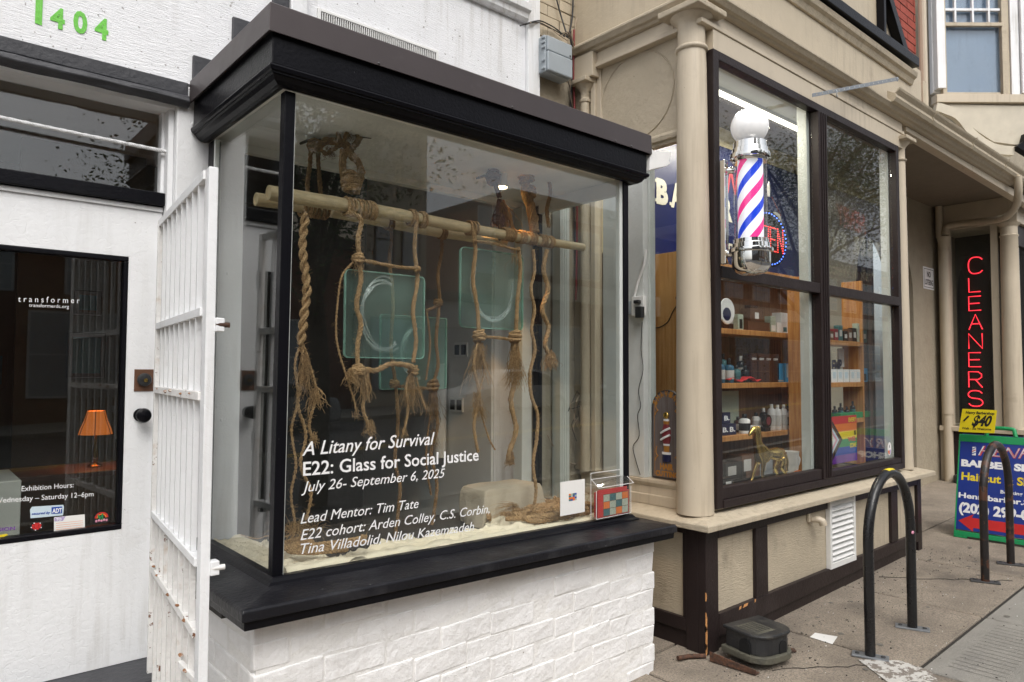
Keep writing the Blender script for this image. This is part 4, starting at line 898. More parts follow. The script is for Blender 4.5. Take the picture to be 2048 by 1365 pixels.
# downpipe with swan neck
dp = thing('downpipe', (9.6, 3.0, .1), 'beige rainwater pipe with a long swan neck and hopper beside the arch', 'downpipe')
P_ = smooth_path([aY(2.07, 2035, 352), aY(2.08, 2037, 385), aY(2.15, 2030, 415), aY(2.3, 2005, 437), aY(2.7, 1945, 445), aY(2.98, 1898, 452), aY(3.02, 1890, 470)], 6)
MB().tube(P_, .038, 16).build('swan_neck', 'beige_smooth', dp, smooth=50)
hx = aY(3.05, 1888, 480); zc = hx.z
MB().lathe([(.045, zc-.14), (.05, zc-.12), (.075, zc+.02), (.08, zc+.03)], (hx.x, 3.05, 0), 20).build('hopper', 'beige_smooth', dp, smooth=40)
MB().tube([(hx.x, 3.05, gz(9.6)), (hx.x, 3.05, 1.0)], .052, 18).build('lower_pipe', 'beige_smooth', dp, smooth=50)
MB().tube([(hx.x, 3.05, 1.001), (hx.x, 3.05, zc-.141)], .060, 18).build('upper_pipe', 'beige_smooth', dp, smooth=50)
up_ = aY(3.05, 1880, 440); MB().tube([(hx.x-.03, 3.09, zc+.03), (hx.x-.03, 3.09, 3.555)], .04, 14).build('upper_pipe', 'beige_smooth', dp, smooth=50)
# no loitering sign
A = aY(wy-.003, 1847, 577); B_ = aY(wy-.003, 1868, 578); T = aY(wy-.003, 1847, 533)
ns = tag(MB().box(A.x, B_.x, wy-.006, wy-.001, A.z, T.z).build('no_loitering_sign', 'vinyl_white', bevel=.001), 'small white sign reading NO LOITERING on the plaster beside the arch', 'sign')
w_ = B_.x-A.x; h_ = T.z-A.z
q = MB().box(A.x+.02, B_.x-.02, wy-.0068, wy-.0062, A.z+.02, A.z+.026).box(A.x+.02, B_.x-.02, wy-.0068, wy-.0062, T.z-.026, T.z-.02).box(A.x+.02, A.x+.026, wy-.0068, wy-.0062, A.z+.027, T.z-.027).box(B_.x-.026, B_.x-.02, wy-.0068, wy-.0062, A.z+.027, T.z-.027); q.build('border', 'black_print', ns)
letters('lettering', 'NO', (A.x+w_*.33, wy-.0063, A.z+h_*.56), (A.x+w_*.67, wy-.0063, A.z+h_*.56), h_*.24, 'black_print', ns, bold=.03)
letters('lettering', 'LOITERING', (A.x+w_*.12, wy-.0063, A.z+h_*.2), (A.x+w_*.88, wy-.0063, A.z+h_*.2), h_*.24, 'black_print', ns, bold=.02)
# cleaners bay
cb = thing('cleaners_bay', (9.8, 2.8, 0), 'beige cleaners shop bay with the tall neon sign behind its glass', 'shop front')
CX = 9.70
bx('base', 'beige_smooth', CX+.03, 11.5, 2.32, 3.16, -.05, .80, cb, 0)
bx('base_rail', 'dark_brown', CX, CX+.029, 2.30, 3.10, .69, .80, cb, .003)
bx('base_rail', 'dark_brown', CX, CX+.029, 2.30, 3.10, .05, .26, cb, .003)
bx('base_post', 'dark_brown', CX-.001, CX+.029, 2.96, 3.10, .2605, .6895, cb, .003)
bx('base_post', 'dark_brown', CX-.001, CX+.029, 2.44, 2.50, .2605, .6895, cb, .003)
bx('sill', 'beige_smooth', CX-.06, 11.5, 2.26, 3.14, .8005, .86, cb, .006)
bx('jamb', 'beige_smooth', CX, CX+.06, 2.995, 3.13, .8605, 3.25, cb, .004)
bx('jamb', 'beige_smooth', CX+.005, CX+.06, 2.50, 2.575, .8605, 3.25, cb, .004)
bx('lintel', 'beige_smooth', CX, 11.5, 2.30, 3.13, 3.2505, 3.56, cb, .004)
bx('pane', 'shop_glass', CX+.03, CX+.035, 2.575, 2.9945, .8605, 3.25, cb, 0)
bx('interior', 'wall_dark', CX+.6, CX+.65, 2.3, 3.16, .8605, 3.25, cb, 0)
bx('interior', 'wall_tan', CX+.061, CX+.10, 3.06, 3.12, .8605, 3.25, cb, 0)
bx('interior', 'wall_tan', CX+.061, 11.5, 3.121, 3.16, .8605, 3.25, cb, 0)
MB().lathe([(.10, .861), (.098, 1.0), (.092, 2.6), (.088, 3.08), (.096, 3.09), (.098, 3.10), (.086, 3.11), (.086, 3.2), (.12, 3.24)], (CX+.02, 2.39, 0), 36).build('column', 'beige_smooth', cb, smooth=40)
bx('window_frame', 'dark_brown', CX+.14, CX+.2, 2.34, 2.40, .8605, 3.25, cb, .003)
bx('window_frame', 'dark_brown', CX+.2005, 11.5, 2.34, 2.40, 3.0, 3.25, cb, .003)
bx('pane', 'shop_glass', CX+.2005, 11.5, 2.365, 2.37, .8605, 2.9995, cb, 0)
# neon sign
ng = thing('neon_sign', (CX+.08, 2.79, .95), 'tall black panel with red neon letters reading CLEANERS behind the glass', 'sign')
NX = CX+.062; n0 = aX(NX, 1921, 842); n1 = aX(NX, 1987, 842); nt_ = aX(NX, 1921, 512)
bx('back_panel', 'void_black', NX+.001, NX+.02, n1.y, n0.y, n0.z, nt_.z, ng, .003)
N_ = {'C': [[(1, .85), (.75, 1), (.25, 1), (0, .75), (0, .25), (.25, 0), (.75, 0), (1, .15)]], 'L': [[(0, 1), (0, 0), (.85, 0)]], 'E': [[(.9, 1), (0, 1), (0, 0), (.9, 0)], [(0, .5), (.8, .5)]],
      'A': [[(0, 0), (.5, 1), (1, 0)], [(.2, .38), (.8, .38)]], 'N': [[(0, 0), (0, 1), (1, 0), (1, 1)]], 'R': [[(0, 0), (0, 1), (.7, 1), (.95, .85), (.95, .65), (.7, .5), (0, .5)], [(.5, .5), (1, 0)]],
      'S': [[(1, .85), (.75, 1), (.25, 1), (0, .85), (0, .65), (.25, .52), (.75, .48), (1, .33), (1, .15), (.75, 0), (.25, 0), (0, .15)]]}
tops = [(517, 548), (557, 585), (594, 622), (630, 660), (668, 698), (706, 734), (744, 775), (782, 812)]
for ch, (yt, yb) in zip('CLEANERS', tops):
    a = aX(NX-.012, 1938, yb); b_ = aX(NX-.012, 1965, yb); t_ = aX(NX-.012, 1938, yt); q = MB()
    for s0 in N_[ch]:
        P_ = [Vector((NX-.012, a.y+(b_.y-a.y)*u, a.z+(t_.z-a.z)*v)) for u, v in s0]
        if ch in 'CS': P_ = smooth_path(P_, 4)
        q.tube(P_, .0062, 8)
    q.build('neon_letter', 'neon_red', ng, smooth=50)
# red brick wall over the porch and the window above
rw = thing('brick_wall', (9, 3.2, 3.6), 'dark red brick upper wall between the barber shop and the bay window', 'wall')
bx('backing', 'mortar_dark', 6.0, 9.46, 3.25, 3.40, 3.6, 8, rw, 0)
bricks(rw, 'brick_red', 'y', 3.245, 7.75, 9.46, 4.35, 6.35, .40, .085, .014, .05, .0, bev=.0, irr=.0)
bx('downpipe', 'beige_smooth', 9.47, 9.56, 3.14, 3.23, 3.7, 8, rw, .03)
bx('end_board', 'beige_wood', 9.30, 9.40, 3.12, 3.24, 4.55, 5.05, rw, .004)
# oblique bay window upstairs: face runs along u
ow_ = thing('upper_bay', (10, 3, 4.3), 'pale upstairs bay with a multi pane sash window and closed blinds', 'bay window')
u_ = Vector((.7557, -.6549, 0)); n_ = Vector((-.6549, -.7557, 0)); O_ = Vector((9.56, 3.16, 0))
nx_, dd = n_, O_.dot(n_)
def aN(x, y, off=0):
    d = ray(x, y); t = ((O_+n_*off-CO).dot(n_))/d.dot(n_); P = CO+d*t; return (P-O_).dot(u_), P.z
def ob(name, mat_, px, off0, off1, parent, bev=.003):     # px = x0, x1, y_top, y_bottom as seen from the pavement
    a, zt1 = aN(px[0], px[2]); b_, _ = aN(px[1], px[2]); _, z0 = aN(px[0], px[3])
    pts = []
    for z in (z0, zt1):
        for uu, oo in ((a, off1), (b_, off1), (b_, off0), (a, off0)): pts.append(O_+u_*uu+n_*oo+Vector((0, 0, z)))
    return MB().hexa(pts).build(name, mat_, parent, bevel=bev)
ob('face', 'white_boards', (1866, 2140, -60, 182), -.12, -.06, ow_, 0)
ob('face_board', 'white_paint', (1868, 1884, -60, 178), -.06, .03, ow_)
ob('face_board', 'white_paint', (2014, 2030, -60, 196), -.06, .03, ow_)
ob('face_board', 'white_paint', (2032, 2046, -60, 190), -.06, .06, ow_)
ob('sill', 'beige_smooth', (1868, 2120, 192, 208), -.06, .06, ow_)
wn = ob('window_frame', 'beige_wood', (1884, 2005, 46, 53), -.03, .015, ow_)
ob('stile', 'beige_wood', (1879, 1887, -60, 190), -.04, .02, wn)
ob('stile', 'beige_wood', (1999, 2013, -60, 190), -.04, .012, wn)
ob('rail', 'beige_wood', (1887, 1999, 186, 192), -.04, .02, wn)
for x in (1906, 1941, 1973): ob('muntin', 'white_paint', (x, x+4, -60, 45), -.03, .008, wn)
ob('muntin', 'white_paint', (1887, 1999, 17, 22), -.035, .004, wn)
ob('glass_pane', 'upper_glass', (1887, 1999, -60, 186), -.052, -.048, wn, 0)
bl = ob('blind', 'blind_slat', (1889, 1997, -62, -60), -.10, -.07, ow_)
for i in range(40):
    y = -12+i*5.0; ob('slat', 'blind_slat', (1889, 1997, y, y+3.3), -.075, -.071, bl, 0)
for x in (1905, 1931, 1961, 1990): ob('ladder_cord', 'vinyl_white', (x, x+.7, -10, 186), -.0705, -.0695, bl, 0)
ob('backing', 'glass_back', (1886, 2000, -60, 188), -.118, -.11, ow_, 0)
# flared metal apron under the bay
A_ = [aN(*p) for p in ((1895, 210), (2140, 216), (2140, 300), (2022, 290), (1985, 285), (1950, 262), (1920, 235))]
MB().prism([O_+u_*a+Vector((0, 0, z))+n_*.02 for a, z in A_], -n_*.08).build('metal_apron', 'sheet_metal', ow_)
Q_ = [aN(*p) for p in ((1870, 208), (1885, 212), (1910, 222), (1930, 245), (1950, 268), (1985, 290), (2025, 296))]
cv = smooth_path([O_+u_*a+Vector((0, 0, z))+n_*.05 for a, z in Q_], 4); lo_ = [p+Vector((0, 0, -.13+.05*abs(i/len(cv)-.5)))-u_*.02 for i, p in enumerate(cv)]
MB().prism(cv+lo_[::-1], -n_*.07).build('curved_bracket', 'sheet_metal', ow_)
Q_ = [aN(*p) for p in ((2022, 298), (2036, 288), (2040, 272), (2060, 262), (2140, 320), (2060, 322))]
MB().prism([O_+u_*a+Vector((0, 0, z))+n_*.10 for a, z in Q_], -n_*.1).build('black_bracket', 'black_paint', ow_)
bx('side_mass', 'stucco_beige', 9.9, 16, 3.2, 3.4, 3.6, 8, ow_, 0)
# ================================================================== contents of the black bay
# cloth on the bay floor: a wrinkled sheet with thickness
def cloth(name, x0, x1, y0, y1, zf, nx, ny, label, mat_='muslin', amp=.030, cat='cloth', sc_=1, yb_=None):
    q = MB(); n1 = nx+1
    for j in range(ny+1):
        for i in range(nx+1):
            x = x0+(x1-x0)*i/nx; y = y0+((yb_(x) if yb_ else y1)-y0)*j/ny; p = Vector((x, y, 0))
            e_ = mnoise.noise(Vector((x*5*sc_+11, y*9*sc_, .3)))*.9+mnoise.noise(Vector((x*13*sc_, y*17*sc_+x*6, 1.3)))*.5+.22*mnoise.noise(Vector((x*37, y*45, 2.2)))+.7*(1-min(1, 6*abs(mnoise.noise(Vector((x*11-y*5, y*15+x*4, 7.7))))))
            ridge = abs(mnoise.noise(Vector((x*7+y*12, y*6-x*3, 4.1))))
            q.v.append(Vector((x, y, zf(x, y)+amp*(e_*.6+1.0*(1-min(1,ridge*4.5))*.8))))
    for j in range(ny):
        for i in range(nx): a = j*n1+i; q.f.append((a, a+1, a+n1+1, a+n1))
    o = q.build(name, mat_, smooth=180); tag(o, label, cat)
    s = o.modifiers.new('s', 'SOLIDIFY'); s.thickness = .003; return o
def zf(x, y):
    e = min((y-2.352), (3.08-y), (x-1.0), (2.80-x)); z = .787+tilt(x)
    back = 0
    return z+back+.010*math.sin(x*9)*min(1, max(0, e)*8)
def cloth_back(x):
    k = lambda a, b_: min(1, max(0, (x-a)/(b_-a)))
    return 3.08-.50*k(1.12, 1.30)+.07*k(1.5, 2.0)+.38*k(2.12, 2.30)+.02*math.sin(x*17)
cloth('floor_cloth', 1.0, 2.795, 2.362, 3.085, zf, 220, 90, 'rumpled cream muslin cloth spread over the floor of the window bay', yb_=cloth_back)
# rolled hem along the front glass
q = MB(); P_ = []
for i in range(70):
    x = 1.03+(2.72-1.03)*i/69; P_.append((x, 2.385+.012*mnoise.noise(Vector((x*6, 0, 0))), .802+tilt(x)+.010*mnoise.noise(Vector((x*8, 3, 0)))))
q.tube(P_, [.024+.014*mnoise.noise(Vector((p[0]*11, 5, 0))) for p in P_], 12)
tag(q.build('rolled_hem', 'muslin', smooth=80), 'thick rolled fold of cream muslin pressed along the bottom of the front glass', 'cloth')
# draped box
q = MB(); x0, x1, y0, y1, zt2, zb2 = 2.15, 2.52, 2.67, 2.87, .93, .765
seg = 26
def drape(u, v):  # u,v in 0..1 round the box and down
    pass
rings = [(0, zt2+.006), (.0, zt2), (.004, zt2-.03), (.010, zt2-.08), (.018, zt2-.13), (.03, zb2+.0)]
per = []
for t in range(80):
    s_ = t/80*4; k = int(s_); f = s_-k
    cxs = [(x0, y0), (x1, y0), (x1, y1), (x0, y1), (x0, y0)]
    per.append((cxs[k][0]+(cxs[k+1][0]-cxs[k][0])*f, cxs[k][1]+(cxs[k+1][1]-cxs[k][1])*f))
mx, my = (x0+x1)/2, (y0+y1)/2
q.v.append(Vector((mx, my, zt2+.004)))
for ri in range(9):
    t = ri/8
    for (x, y) in per:
        if ri < 3:
            k = .45+.275*ri; P = Vector((mx+(x-mx)*min(1, k), my+(y-my)*min(1, k), zt2+.006*mnoise.noise(Vector((x*9*k, y*9*k, 0)))+(.004 if ri < 2 else 0)))
        else:
            d = (ri-2)/6; fold = mnoise.noise(Vector((x*22, y*22, d*1.5)))*.035*d
            o_ = Vector((x-mx, y-my, 0)); o_.normalize(); P = Vector((x, y, 0))+o_*(.002+.02*d+fold); P.z = zt2-.012-(zt2-zb2)*d
        q.v.append(P)
n_ = len(per)
for j in range(n_): q.f.append((0, 1+j, 1+(j+1) % n_))
for ri in range(8):
    for j in range(n_): a = 1+ri*n_; q.f.append((a+j, a+n_+j, a+n_+(j+1) % n_, a+(j+1) % n_))
o = q.build('draped_plinth', 'grey_cloth', smooth=75, fixn=True); tag(o, 'low box plinth draped in beige cloth standing in the window bay', 'plinth')
s = o.modifiers.new('s', 'SUBSURF'); s.levels = 1; s.render_levels = 1
# --- bamboo poles
def bamboo(name, A, B, r0, r1, label, nodes=6):
    A = Vector(A); B = Vector(B); t = thing(name, A, label, 'bamboo pole', 'bamboo poles'); n_ = 60; P = []; rr = []
    for i in range(n_+1):
        f = i/n_; P.append(A.lerp(B, f)+Vector((0, 0, .004*math.sin(f*7)))); r = r0+(r1-r0)*f
        for k in range(1, nodes): r += .0022*math.exp(-((f-k/nodes-.01*math.sin(k*5))*110)**2)
        rr.append(r)
    MB().tube(P, rr, 20, caps=False).build('culm', 'bamboo', t, smooth=60)
    d = (B-A).normalized(); ax = [Vector((0, 1, 0)), d.cross(Vector((0, 1, 0))).normalized(), -d]
    MB().lathe([(r0*.70, -.0), (r0*.70, .0008)], A+d*.05, 20, ax).build('hollow', 'brown_print', t)
    MB().lathe([(r0*1.0, 0), (r0*.98, .003), (r0*.72, .003), (r0*.70, -.05)], A+d*.0, 24, ax).build('cut_rim', 'bamboo', t, smooth=40)
    MB().lathe([(r1, 0), (r1*.5, .002)], B, 16, [ax[0], ax[1], d]).build('cut_end', 'bamboo', t)
    return t
PA, PB = aY(2.60, 538, 386), aY(2.60, 1166, 496)
bamboo('bamboo_pole', PA, PB, .029, .020, 'long pale bamboo pole carrying most of the hanging ropes')
QA, QB = aY(2.70, 513, 399), aY(2.70, 1010, 487)
bamboo('bamboo_pole', QA, QB, .026, .021, 'second bamboo pole lying just behind and below the long one')
def pz(x): f = (x-PA.x)/(PB.x-PA.x); return PA.z+(PB.z-PA.z)*f
def qz(x): f = (x-QA.x)/(QB.x-QA.x); return QA.z+(QB.z-QA.z)*f
# --- ropes.  Each is one mesh: laid strands, knots, wraps, frayed tails
def P3(px, py, Y): return aY(Y, px, py)
def pth_(pts, Y): return [P3(p[0], p[1], p[2] if len(p) > 2 else Y) for p in pts]
def rope(label, paths, mat_='rope', knots=(), wraps=(), tails=(), fz=60, name='rope', group='ropes hung from the bamboo poles and hooks'):
    q = MB()
    for pts, Y, r, lead, ns in paths:
        r *= 1.32; lead *= 1.2
        W_ = pth_(pts, Y); strands(q, W_, r, lead, ns, 5, step=max(.004, r*.7), loose=.35)
        fuzz(q, W_, int(fz*1.1), .022, .00038)
    for px, py, Y, r, tall in knots: knot(q, P3(px, py, Y), r*1.45, r*.40, 6, tall); knot(q, P3(px, py, Y), r*1.1, r*.36, 4, tall*1.1)
    for px, Yw_, r, wd, tn in wraps:
        P = P3(px, 440, Yw_); x = P.x; z = pz(x) if Yw_ < 2.65 else qz(x); wrap(q, (x, Yw_, z), r, wd*1.4, .0058, tn+1, slack=.22)
    for px, py, Y, n, ln, sp, rr in tails: wisps(q, P3(px, py, Y), int(n*2.0), ln*1.2, sp*1.15, rr*1.6, jit=.014, wav=.016)
    return tag(q.build(name, mat_, smooth=70), label, 'rope', group)
F_ = 2.565; Bk = 2.76
rope('thick twisted rope nearest the left post, unravelling into wavy strands', [
    ([(612, 428), (606, 470), (607, 520), (614, 575), (609, 625), (601, 690)], F_, .0125, .075, 2),
    ([(601, 690), (590, 730), (596, 800), (583, 860), (592, 930), (582, 990), (590, 1050), (582, 1085)], F_, .0038, .03, 2),
    ([(603, 690), (606, 745), (596, 810), (612, 870), (601, 930), (622, 985), (612, 1040)], F_, .0048, .035, 2),
    ([(606, 690), (622, 740), (632, 790), (618, 850), (628, 880)], F_, .0045, .03, 2)],
    wraps=[(612, 2.70, .027, .04, 4)], tails=[(610, 715, F_, 30, .17, .28, .0008), (632, 780, F_, 22, .08, .6, .0011), (628, 870, F_, 14, .05, .3, .0009), (586, 1050, F_, 10, .07, .3, .0008)], fz=160)
rope('knotted rope bundle from the twisted hook over the left end of the long pole', [
    ([(688, 300, 2.66), (686, 340, 2.65), (695, 380, 2.60)], 2.6, .012, .07, 4),
    ([(690, 300, 2.66), (722, 335, 2.64), (712, 385, 2.60)], 2.6, .012, .07, 4),
    ([(697, 425), (722, 440), (716, 480), (720, 520)], F_, .0075, .05, 3),
    ([(717, 520), (722, 560), (713, 610), (722, 650), (715, 690), (716, 735)], 2.55, .0072, .045, 3),
    ([(716, 740), (730, 780), (726, 820), (742, 860)], 2.55, .0055, .04, 3)],
    knots=[(701, 365, 2.61, .024, 1.2), (716, 518, 2.55, .016, .7), (715, 738, 2.55, .014, .8)],
    wraps=[(697, 2.60, .029, .03, 4), (722, 2.60, .029, .035, 4), (742, 2.60, .029, .022, 3)],
    tails=[(740, 845, 2.55, 30, .06, .35, .0009), (716, 520, 2.55, 14, .06, 1.0, .0006), (720, 740, 2.55, 14, .10, .5, .0007)], fz=120)
rope('short rope crossing above the square glass tile with the C shaped curl', [([(712, 518), (760, 528), (800, 535), (835, 538)], 2.55, .0055, .035, 3)], knots=[(834, 538, 2.55, .010, .7)], fz=40)
rope('thin loose string looping down beside the square tile', [([(706, 525), (684, 552), (676, 600), (672, 660), (677, 700), (692, 750), (708, 800), (712, 822)], 2.55, .0032, .025, 2)], tails=[(712, 820, 2.55, 8, .04, .2, .0007)], fz=90)
rope('rope running down the right side of the square tile', [
    ([(833, 445), (829, 500), (835, 560), (826, 620), (832, 680), (826, 725)], F_, .0068, .045, 3),
    ([(826, 735), (812, 775), (816, 820), (806, 870)], F_, .004, .03, 3), ([(828, 735), (838, 780), (852, 820)], F_, .0035, .03, 2)],
    knots=[(826, 742, F_, .015, .9)], wraps=[(824, 2.60, .027, .022, 3), (844, 2.60, .027, .022, 3)], tails=[(822, 750, F_, 40, .17, .35, .0008), (806, 860, F_, 10, .05, .3, .0008)], fz=90)
rope('thick frayed cord tied crosswise under the square tile', [([(700, 742), (722, 738), (750, 742), (785, 728), (826, 734)], 2.54, .0085, .05, 4)], knots=[(722, 742, 2.54, .014, .8)],
     tails=[(704, 744, 2.54, 40, .05, .5, .0011), (730, 745, 2.54, 30, .13, .25, .0010)], fz=50)
rope('rope at the left edge of the tall rounded glass tile', [
    ([(946, 462), (951, 500), (946, 560), (955, 620), (957, 665)], F_, .0072, .045, 3),
    ([(957, 680), (948, 730), (958, 790), (948, 850), (956, 905)], F_, .0055, .04, 3), ([(960, 680), (968, 740), (958, 800), (975, 870), (990, 900)], F_, .0034, .03, 2)],
    knots=[(958, 672, F_, .019, .9)], wraps=[(943, 2.60, .025, .035, 4)], tails=[(958, 690, F_, 60, .2, .3, .0008), (955, 790, F_, 30, .13, .35, .0008), (965, 690, F_, 12, .09, 1.1, .0006)], fz=130)
rope('rope at the right edge of the tall tile ending in a long frayed tail', [
    ([(1036, 495), (1041, 540), (1035, 600), (1032, 665)], F_, .0072, .045, 3),
    ([(1030, 680), (1035, 740), (1022, 800), (1032, 860), (1019, 905), (1022, 930)], F_, .009, .06, 4)],
    knots=[(1030, 674, F_, .020, .9)], wraps=[(1020, 2.60, .023, .03, 4), (1042, 2.60, .023, .03, 4)], tails=[(1030, 690, F_, 90, .22, .22, .0009), (1020, 905, F_, 50, .06, .25, .0010)], fz=160)
rope('short rope joining the two ropes over the tall tile', [([(946, 482), (985, 487), (1020, 497), (1040, 500)], 2.55, .0045, .03, 3)], tails=[(1030, 500, 2.55, 10, .1, .6, .0006)], fz=50)
rope('short rope joining the two knots under the tall tile', [([(958, 674), (995, 676), (1030, 681)], 2.55, .0055, .035, 3)], fz=30)
rope('heavy knotted trunk of twisted rope dropping from the ceiling to the cloth', [
    ([(1053, 345, 2.66), (1052, 380, 2.65), (1062, 420, 2.62), (1070, 465, 2.60)], 2.6, .019, .12, 5),
    ([(1066, 500), (1069, 540), (1062, 580), (1069, 620), (1063, 660), (1070, 700), (1060, 745), (1062, 790), (1075, 830), (1073, 880), (1066, 930), (1072, 980), (1066, 1025)], 2.56, .0062, .05, 3)],
    knots=[(1053, 352, 2.66, .026, .9), (1057, 385, 2.65, .024, 1.0)], wraps=[(1062, 2.60, .022, .035, 4), (1084, 2.60, .021, .03, 4)], fz=160)
rope('wavy rope right of the heavy trunk with a fanned frayed end', [
    ([(1096, 352, 2.66), (1101, 385, 2.66), (1094, 420, 2.65), (1098, 455, 2.62)], 2.6, .0075, .05, 3),
    ([(1094, 500), (1087, 540), (1096, 580), (1084, 620), (1097, 655), (1090, 690), (1102, 715)], 2.57, .0085, .06, 3)],
    wraps=[(1100, 2.60, .021, .025, 3)], tails=[(1100, 705, 2.57, 55, .09, .35, .0011), (1104, 710, 2.57, 20, .08, .6, .0009)], fz=70)
rope('dark purplish frayed rope hooked beside the spotlight', [
    ([(985, 352, 2.68), (992, 372, 2.68), (999, 395, 2.67)], 2.68, .010, .05, 4), ([(1000, 400, 2.67), (996, 430, 2.66), (1003, 455, 2.64), (1000, 478, 2.62)], 2.66, .011, .05, 4)],
    'rope_burgundy', knots=[(986, 355, 2.68, .022, 1.0), (997, 440, 2.65, .02, .8)], tails=[(1003, 405, 2.67, 26, .12, .4, .0016)], fz=50)
rope('splayed rope ends lit orange under the small spotlight', [([(1003, 403, 2.66), (1017, 425, 2.65), (1025, 455, 2.63), (1030, 478, 2.62)], 2.66, .007, .04, 4), ([(1003, 405, 2.66), (1010, 430, 2.65), (1013, 465, 2.63)], 2.66, .005, .04, 3)],
     knots=(), wraps=[(1010, 2.60, .023, .02, 3)], tails=[(1006, 408, 2.66, 34, .13, .45, .0012)], fz=40)
rope('dim rope behind the left of the poles hanging from a driftwood hook', [([(622, 290, 2.8), (620, 330, 2.8), (615, 370, 2.78), (618, 400, 2.74)], 2.8, .007, .05, 3), ([(636, 285, 2.8), (637, 330, 2.8), (641, 380, 2.76), (644, 425, 2.74)], 2.8, .007, .05, 3)], 'rope_dark',
     knots=[(628, 292, 2.8, .018, .8)], wraps=[(640, 2.70, .026, .04, 4)], fz=60)
rope('slack swag of rope looped between two ceiling hooks', [([(628, 298, 2.78), (655, 282, 2.74), (690, 290, 2.68), (705, 310, 2.66)], 2.7, .013, .08, 5), ([(640, 298, 2.76), (652, 308, 2.74), (665, 300, 2.72), (690, 285, 2.69)], 2.7, .007, .06, 3)], 'rope_dark',
     tails=[(660, 300, 2.72, 22, .03, 1.0, .0008)], fz=60)
rope('coiled rope loop on the ceiling hook above the knotted bundle', [([(700, 300, 2.67), (680, 280, 2.68), (678, 258, 2.69), (693, 243, 2.69), (715, 248, 2.69), (722, 268, 2.68), (712, 290, 2.67), (698, 302, 2.67)], 2.68, .009, .06, 4), ([(697, 300, 2.67), (690, 275, 2.66), (703, 256, 2.66), (716, 275, 2.66), (702, 298, 2.67)], 2.67, .007, .05, 4)], 'rope_dark', tails=[(702, 262, 2.67, 20, .05, 1.2, .0006)], fz=60)
rope('dim back rope seen between the square tile and the left post', [([(780, 440), (783, 480), (779, 520), (786, 600), (782, 700), (790, 760), (796, 840), (790, 920), (800, 980), (790, 1075)], Bk, .0062, .045, 3)], 'rope_dark', knots=[(789, 768, Bk, .014, .8)], wraps=[(778, 2.70, .025, .02, 3)], fz=110)
rope('dim back rope on the far side of the small rear tile', [([(882, 455), (884, 500), (876, 550), (879, 600), (872, 680), (876, 730), (866, 780), (875, 850), (862, 910), (874, 970), (864, 1050)], Bk, .0062, .045, 3), ([(868, 790), (858, 850), (852, 920), (862, 990)], Bk, .004, .03, 2)], 'rope_dark',
     knots=[(876, 606, Bk, .014, .8), (866, 772, Bk, .018, 1.0)], wraps=[(884, 2.70, .024, .025, 3)], tails=[(866, 780, Bk, 40, .18, .3, .0008), (866, 860, Bk, 20, .1, .3, .0007)], fz=110)
rope('small rope tied between the rear ropes under the rear tile', [([(790, 772), (830, 776), (866, 778)], Bk, .0055, .035, 3), ([(852, 622), (876, 612)], Bk, .0055, .035, 3), ([(853, 620), (860, 690), (852, 760)], Bk, .004, .035, 3)], 'rope_dark', fz=40)
# rope piles on the cloth
q = MB()
for k in range(13):
    pts = []; cx_, cy_ = 2.48+rnd.uniform(-.16, .22), 2.60+rnd.uniform(-.13, .14); a_ = rnd.random()*6; rr = rnd.uniform(.06, .14)
    for i in range(10):
        th = a_+i*.62; x = min(2.72, cx_+math.cos(th)*rr*1.4); y = min(2.95, max(2.43, cy_+math.sin(th)*rr)); pts.append((x, y, .825+tilt(x)+rnd.uniform(0, .03)+(.13 if (2.03 < x < 2.5 and y > 2.60) else 0)*0))
    strands(q, pts, .0115, .06, 3, 5, step=.010); fuzz(q, pts, 25, .03)
wisps(q, (2.25, 2.56, .86), 50, .2, .4, .0009, dir_=(-1, 0, .1), gravity=.5)
for i in range(30): wisps(q, (rnd.uniform(2.3, 2.7), rnd.uniform(2.45, 2.8), .84), 3, .12, .9, .0008, dir_=(rnd.uniform(-1, 1), rnd.uniform(-1, .2), .5))
tag(q.build('rope_pile', 'rope', smooth=70), 'loose heap of coiled jute rope on the cloth by the plinth', 'rope')
q = MB()
for k in range(3):
    P_ = [(1.14+.02*k+.10*math.cos(t*.5+k)*(1+.1*k)+t*.012, 2.62+.05*math.sin(t*.5+k)-.015*t+.0*k, .835+.008*k) for t in range(11)]
    strands(q, P_, .0095, .05, 3, 5, step=.008); fuzz(q, P_, 40, .03)
P_ = [(1.03, 2.80, .86), (1.07, 2.74, .85), (1.12, 2.76, .85), (1.17, 2.70, .85), (1.2, 2.72, .86)]; strands(q, P_, .003, .03, 2, 5)
for i in range(60): wisps(q, (1.22+rnd.uniform(-.05, .08), 2.70+rnd.uniform(-.05, .08), .86), 2, .16, .8, .0007, dir_=(rnd.uniform(-1, .6), rnd.uniform(-.6, .6), .7))
tag(q.build('rope_coil', 'rope', smooth=70), 'small coil of rope with frizzy fibres at the left end of the cloth', 'rope')
# --- driftwood hooks under the ceiling
def hook(A, B, label, r=.007):
    A, B = Vector(A), Vector(B); mid = (A+B)/2; q = MB()
    q.tube([A, A.lerp(B, .3)+Vector((0, 0, .006)), A.lerp(B, .7)+Vector((0, 0, -.004)), B], [r*.8, r, r*.95, r*.7], 9)
    q.tube([mid, (mid.x, mid.y, 2.4985)], .003, 6); tag(q.build('driftwood_hook', 'driftwood', smooth=60), label, 'hook', 'dark twig hooks under the bay ceiling')
hook(P3(657, 257, 2.70), P3(742, 276, 2.66), 'dark twig through the coiled loop of rope at the left of the ceiling')
hook(P3(600, 288, 2.82), P3(656, 275, 2.80), 'dark twig above the dim rope nearest the left post')
hook(P3(953, 357, 2.70), P3(1002, 350, 2.66), 'dark twig holding the purplish rope by the spotlight')
hook(P3(1034, 347, 2.68), P3(1082, 338, 2.64), 'dark twig holding the heavy rope trunk')
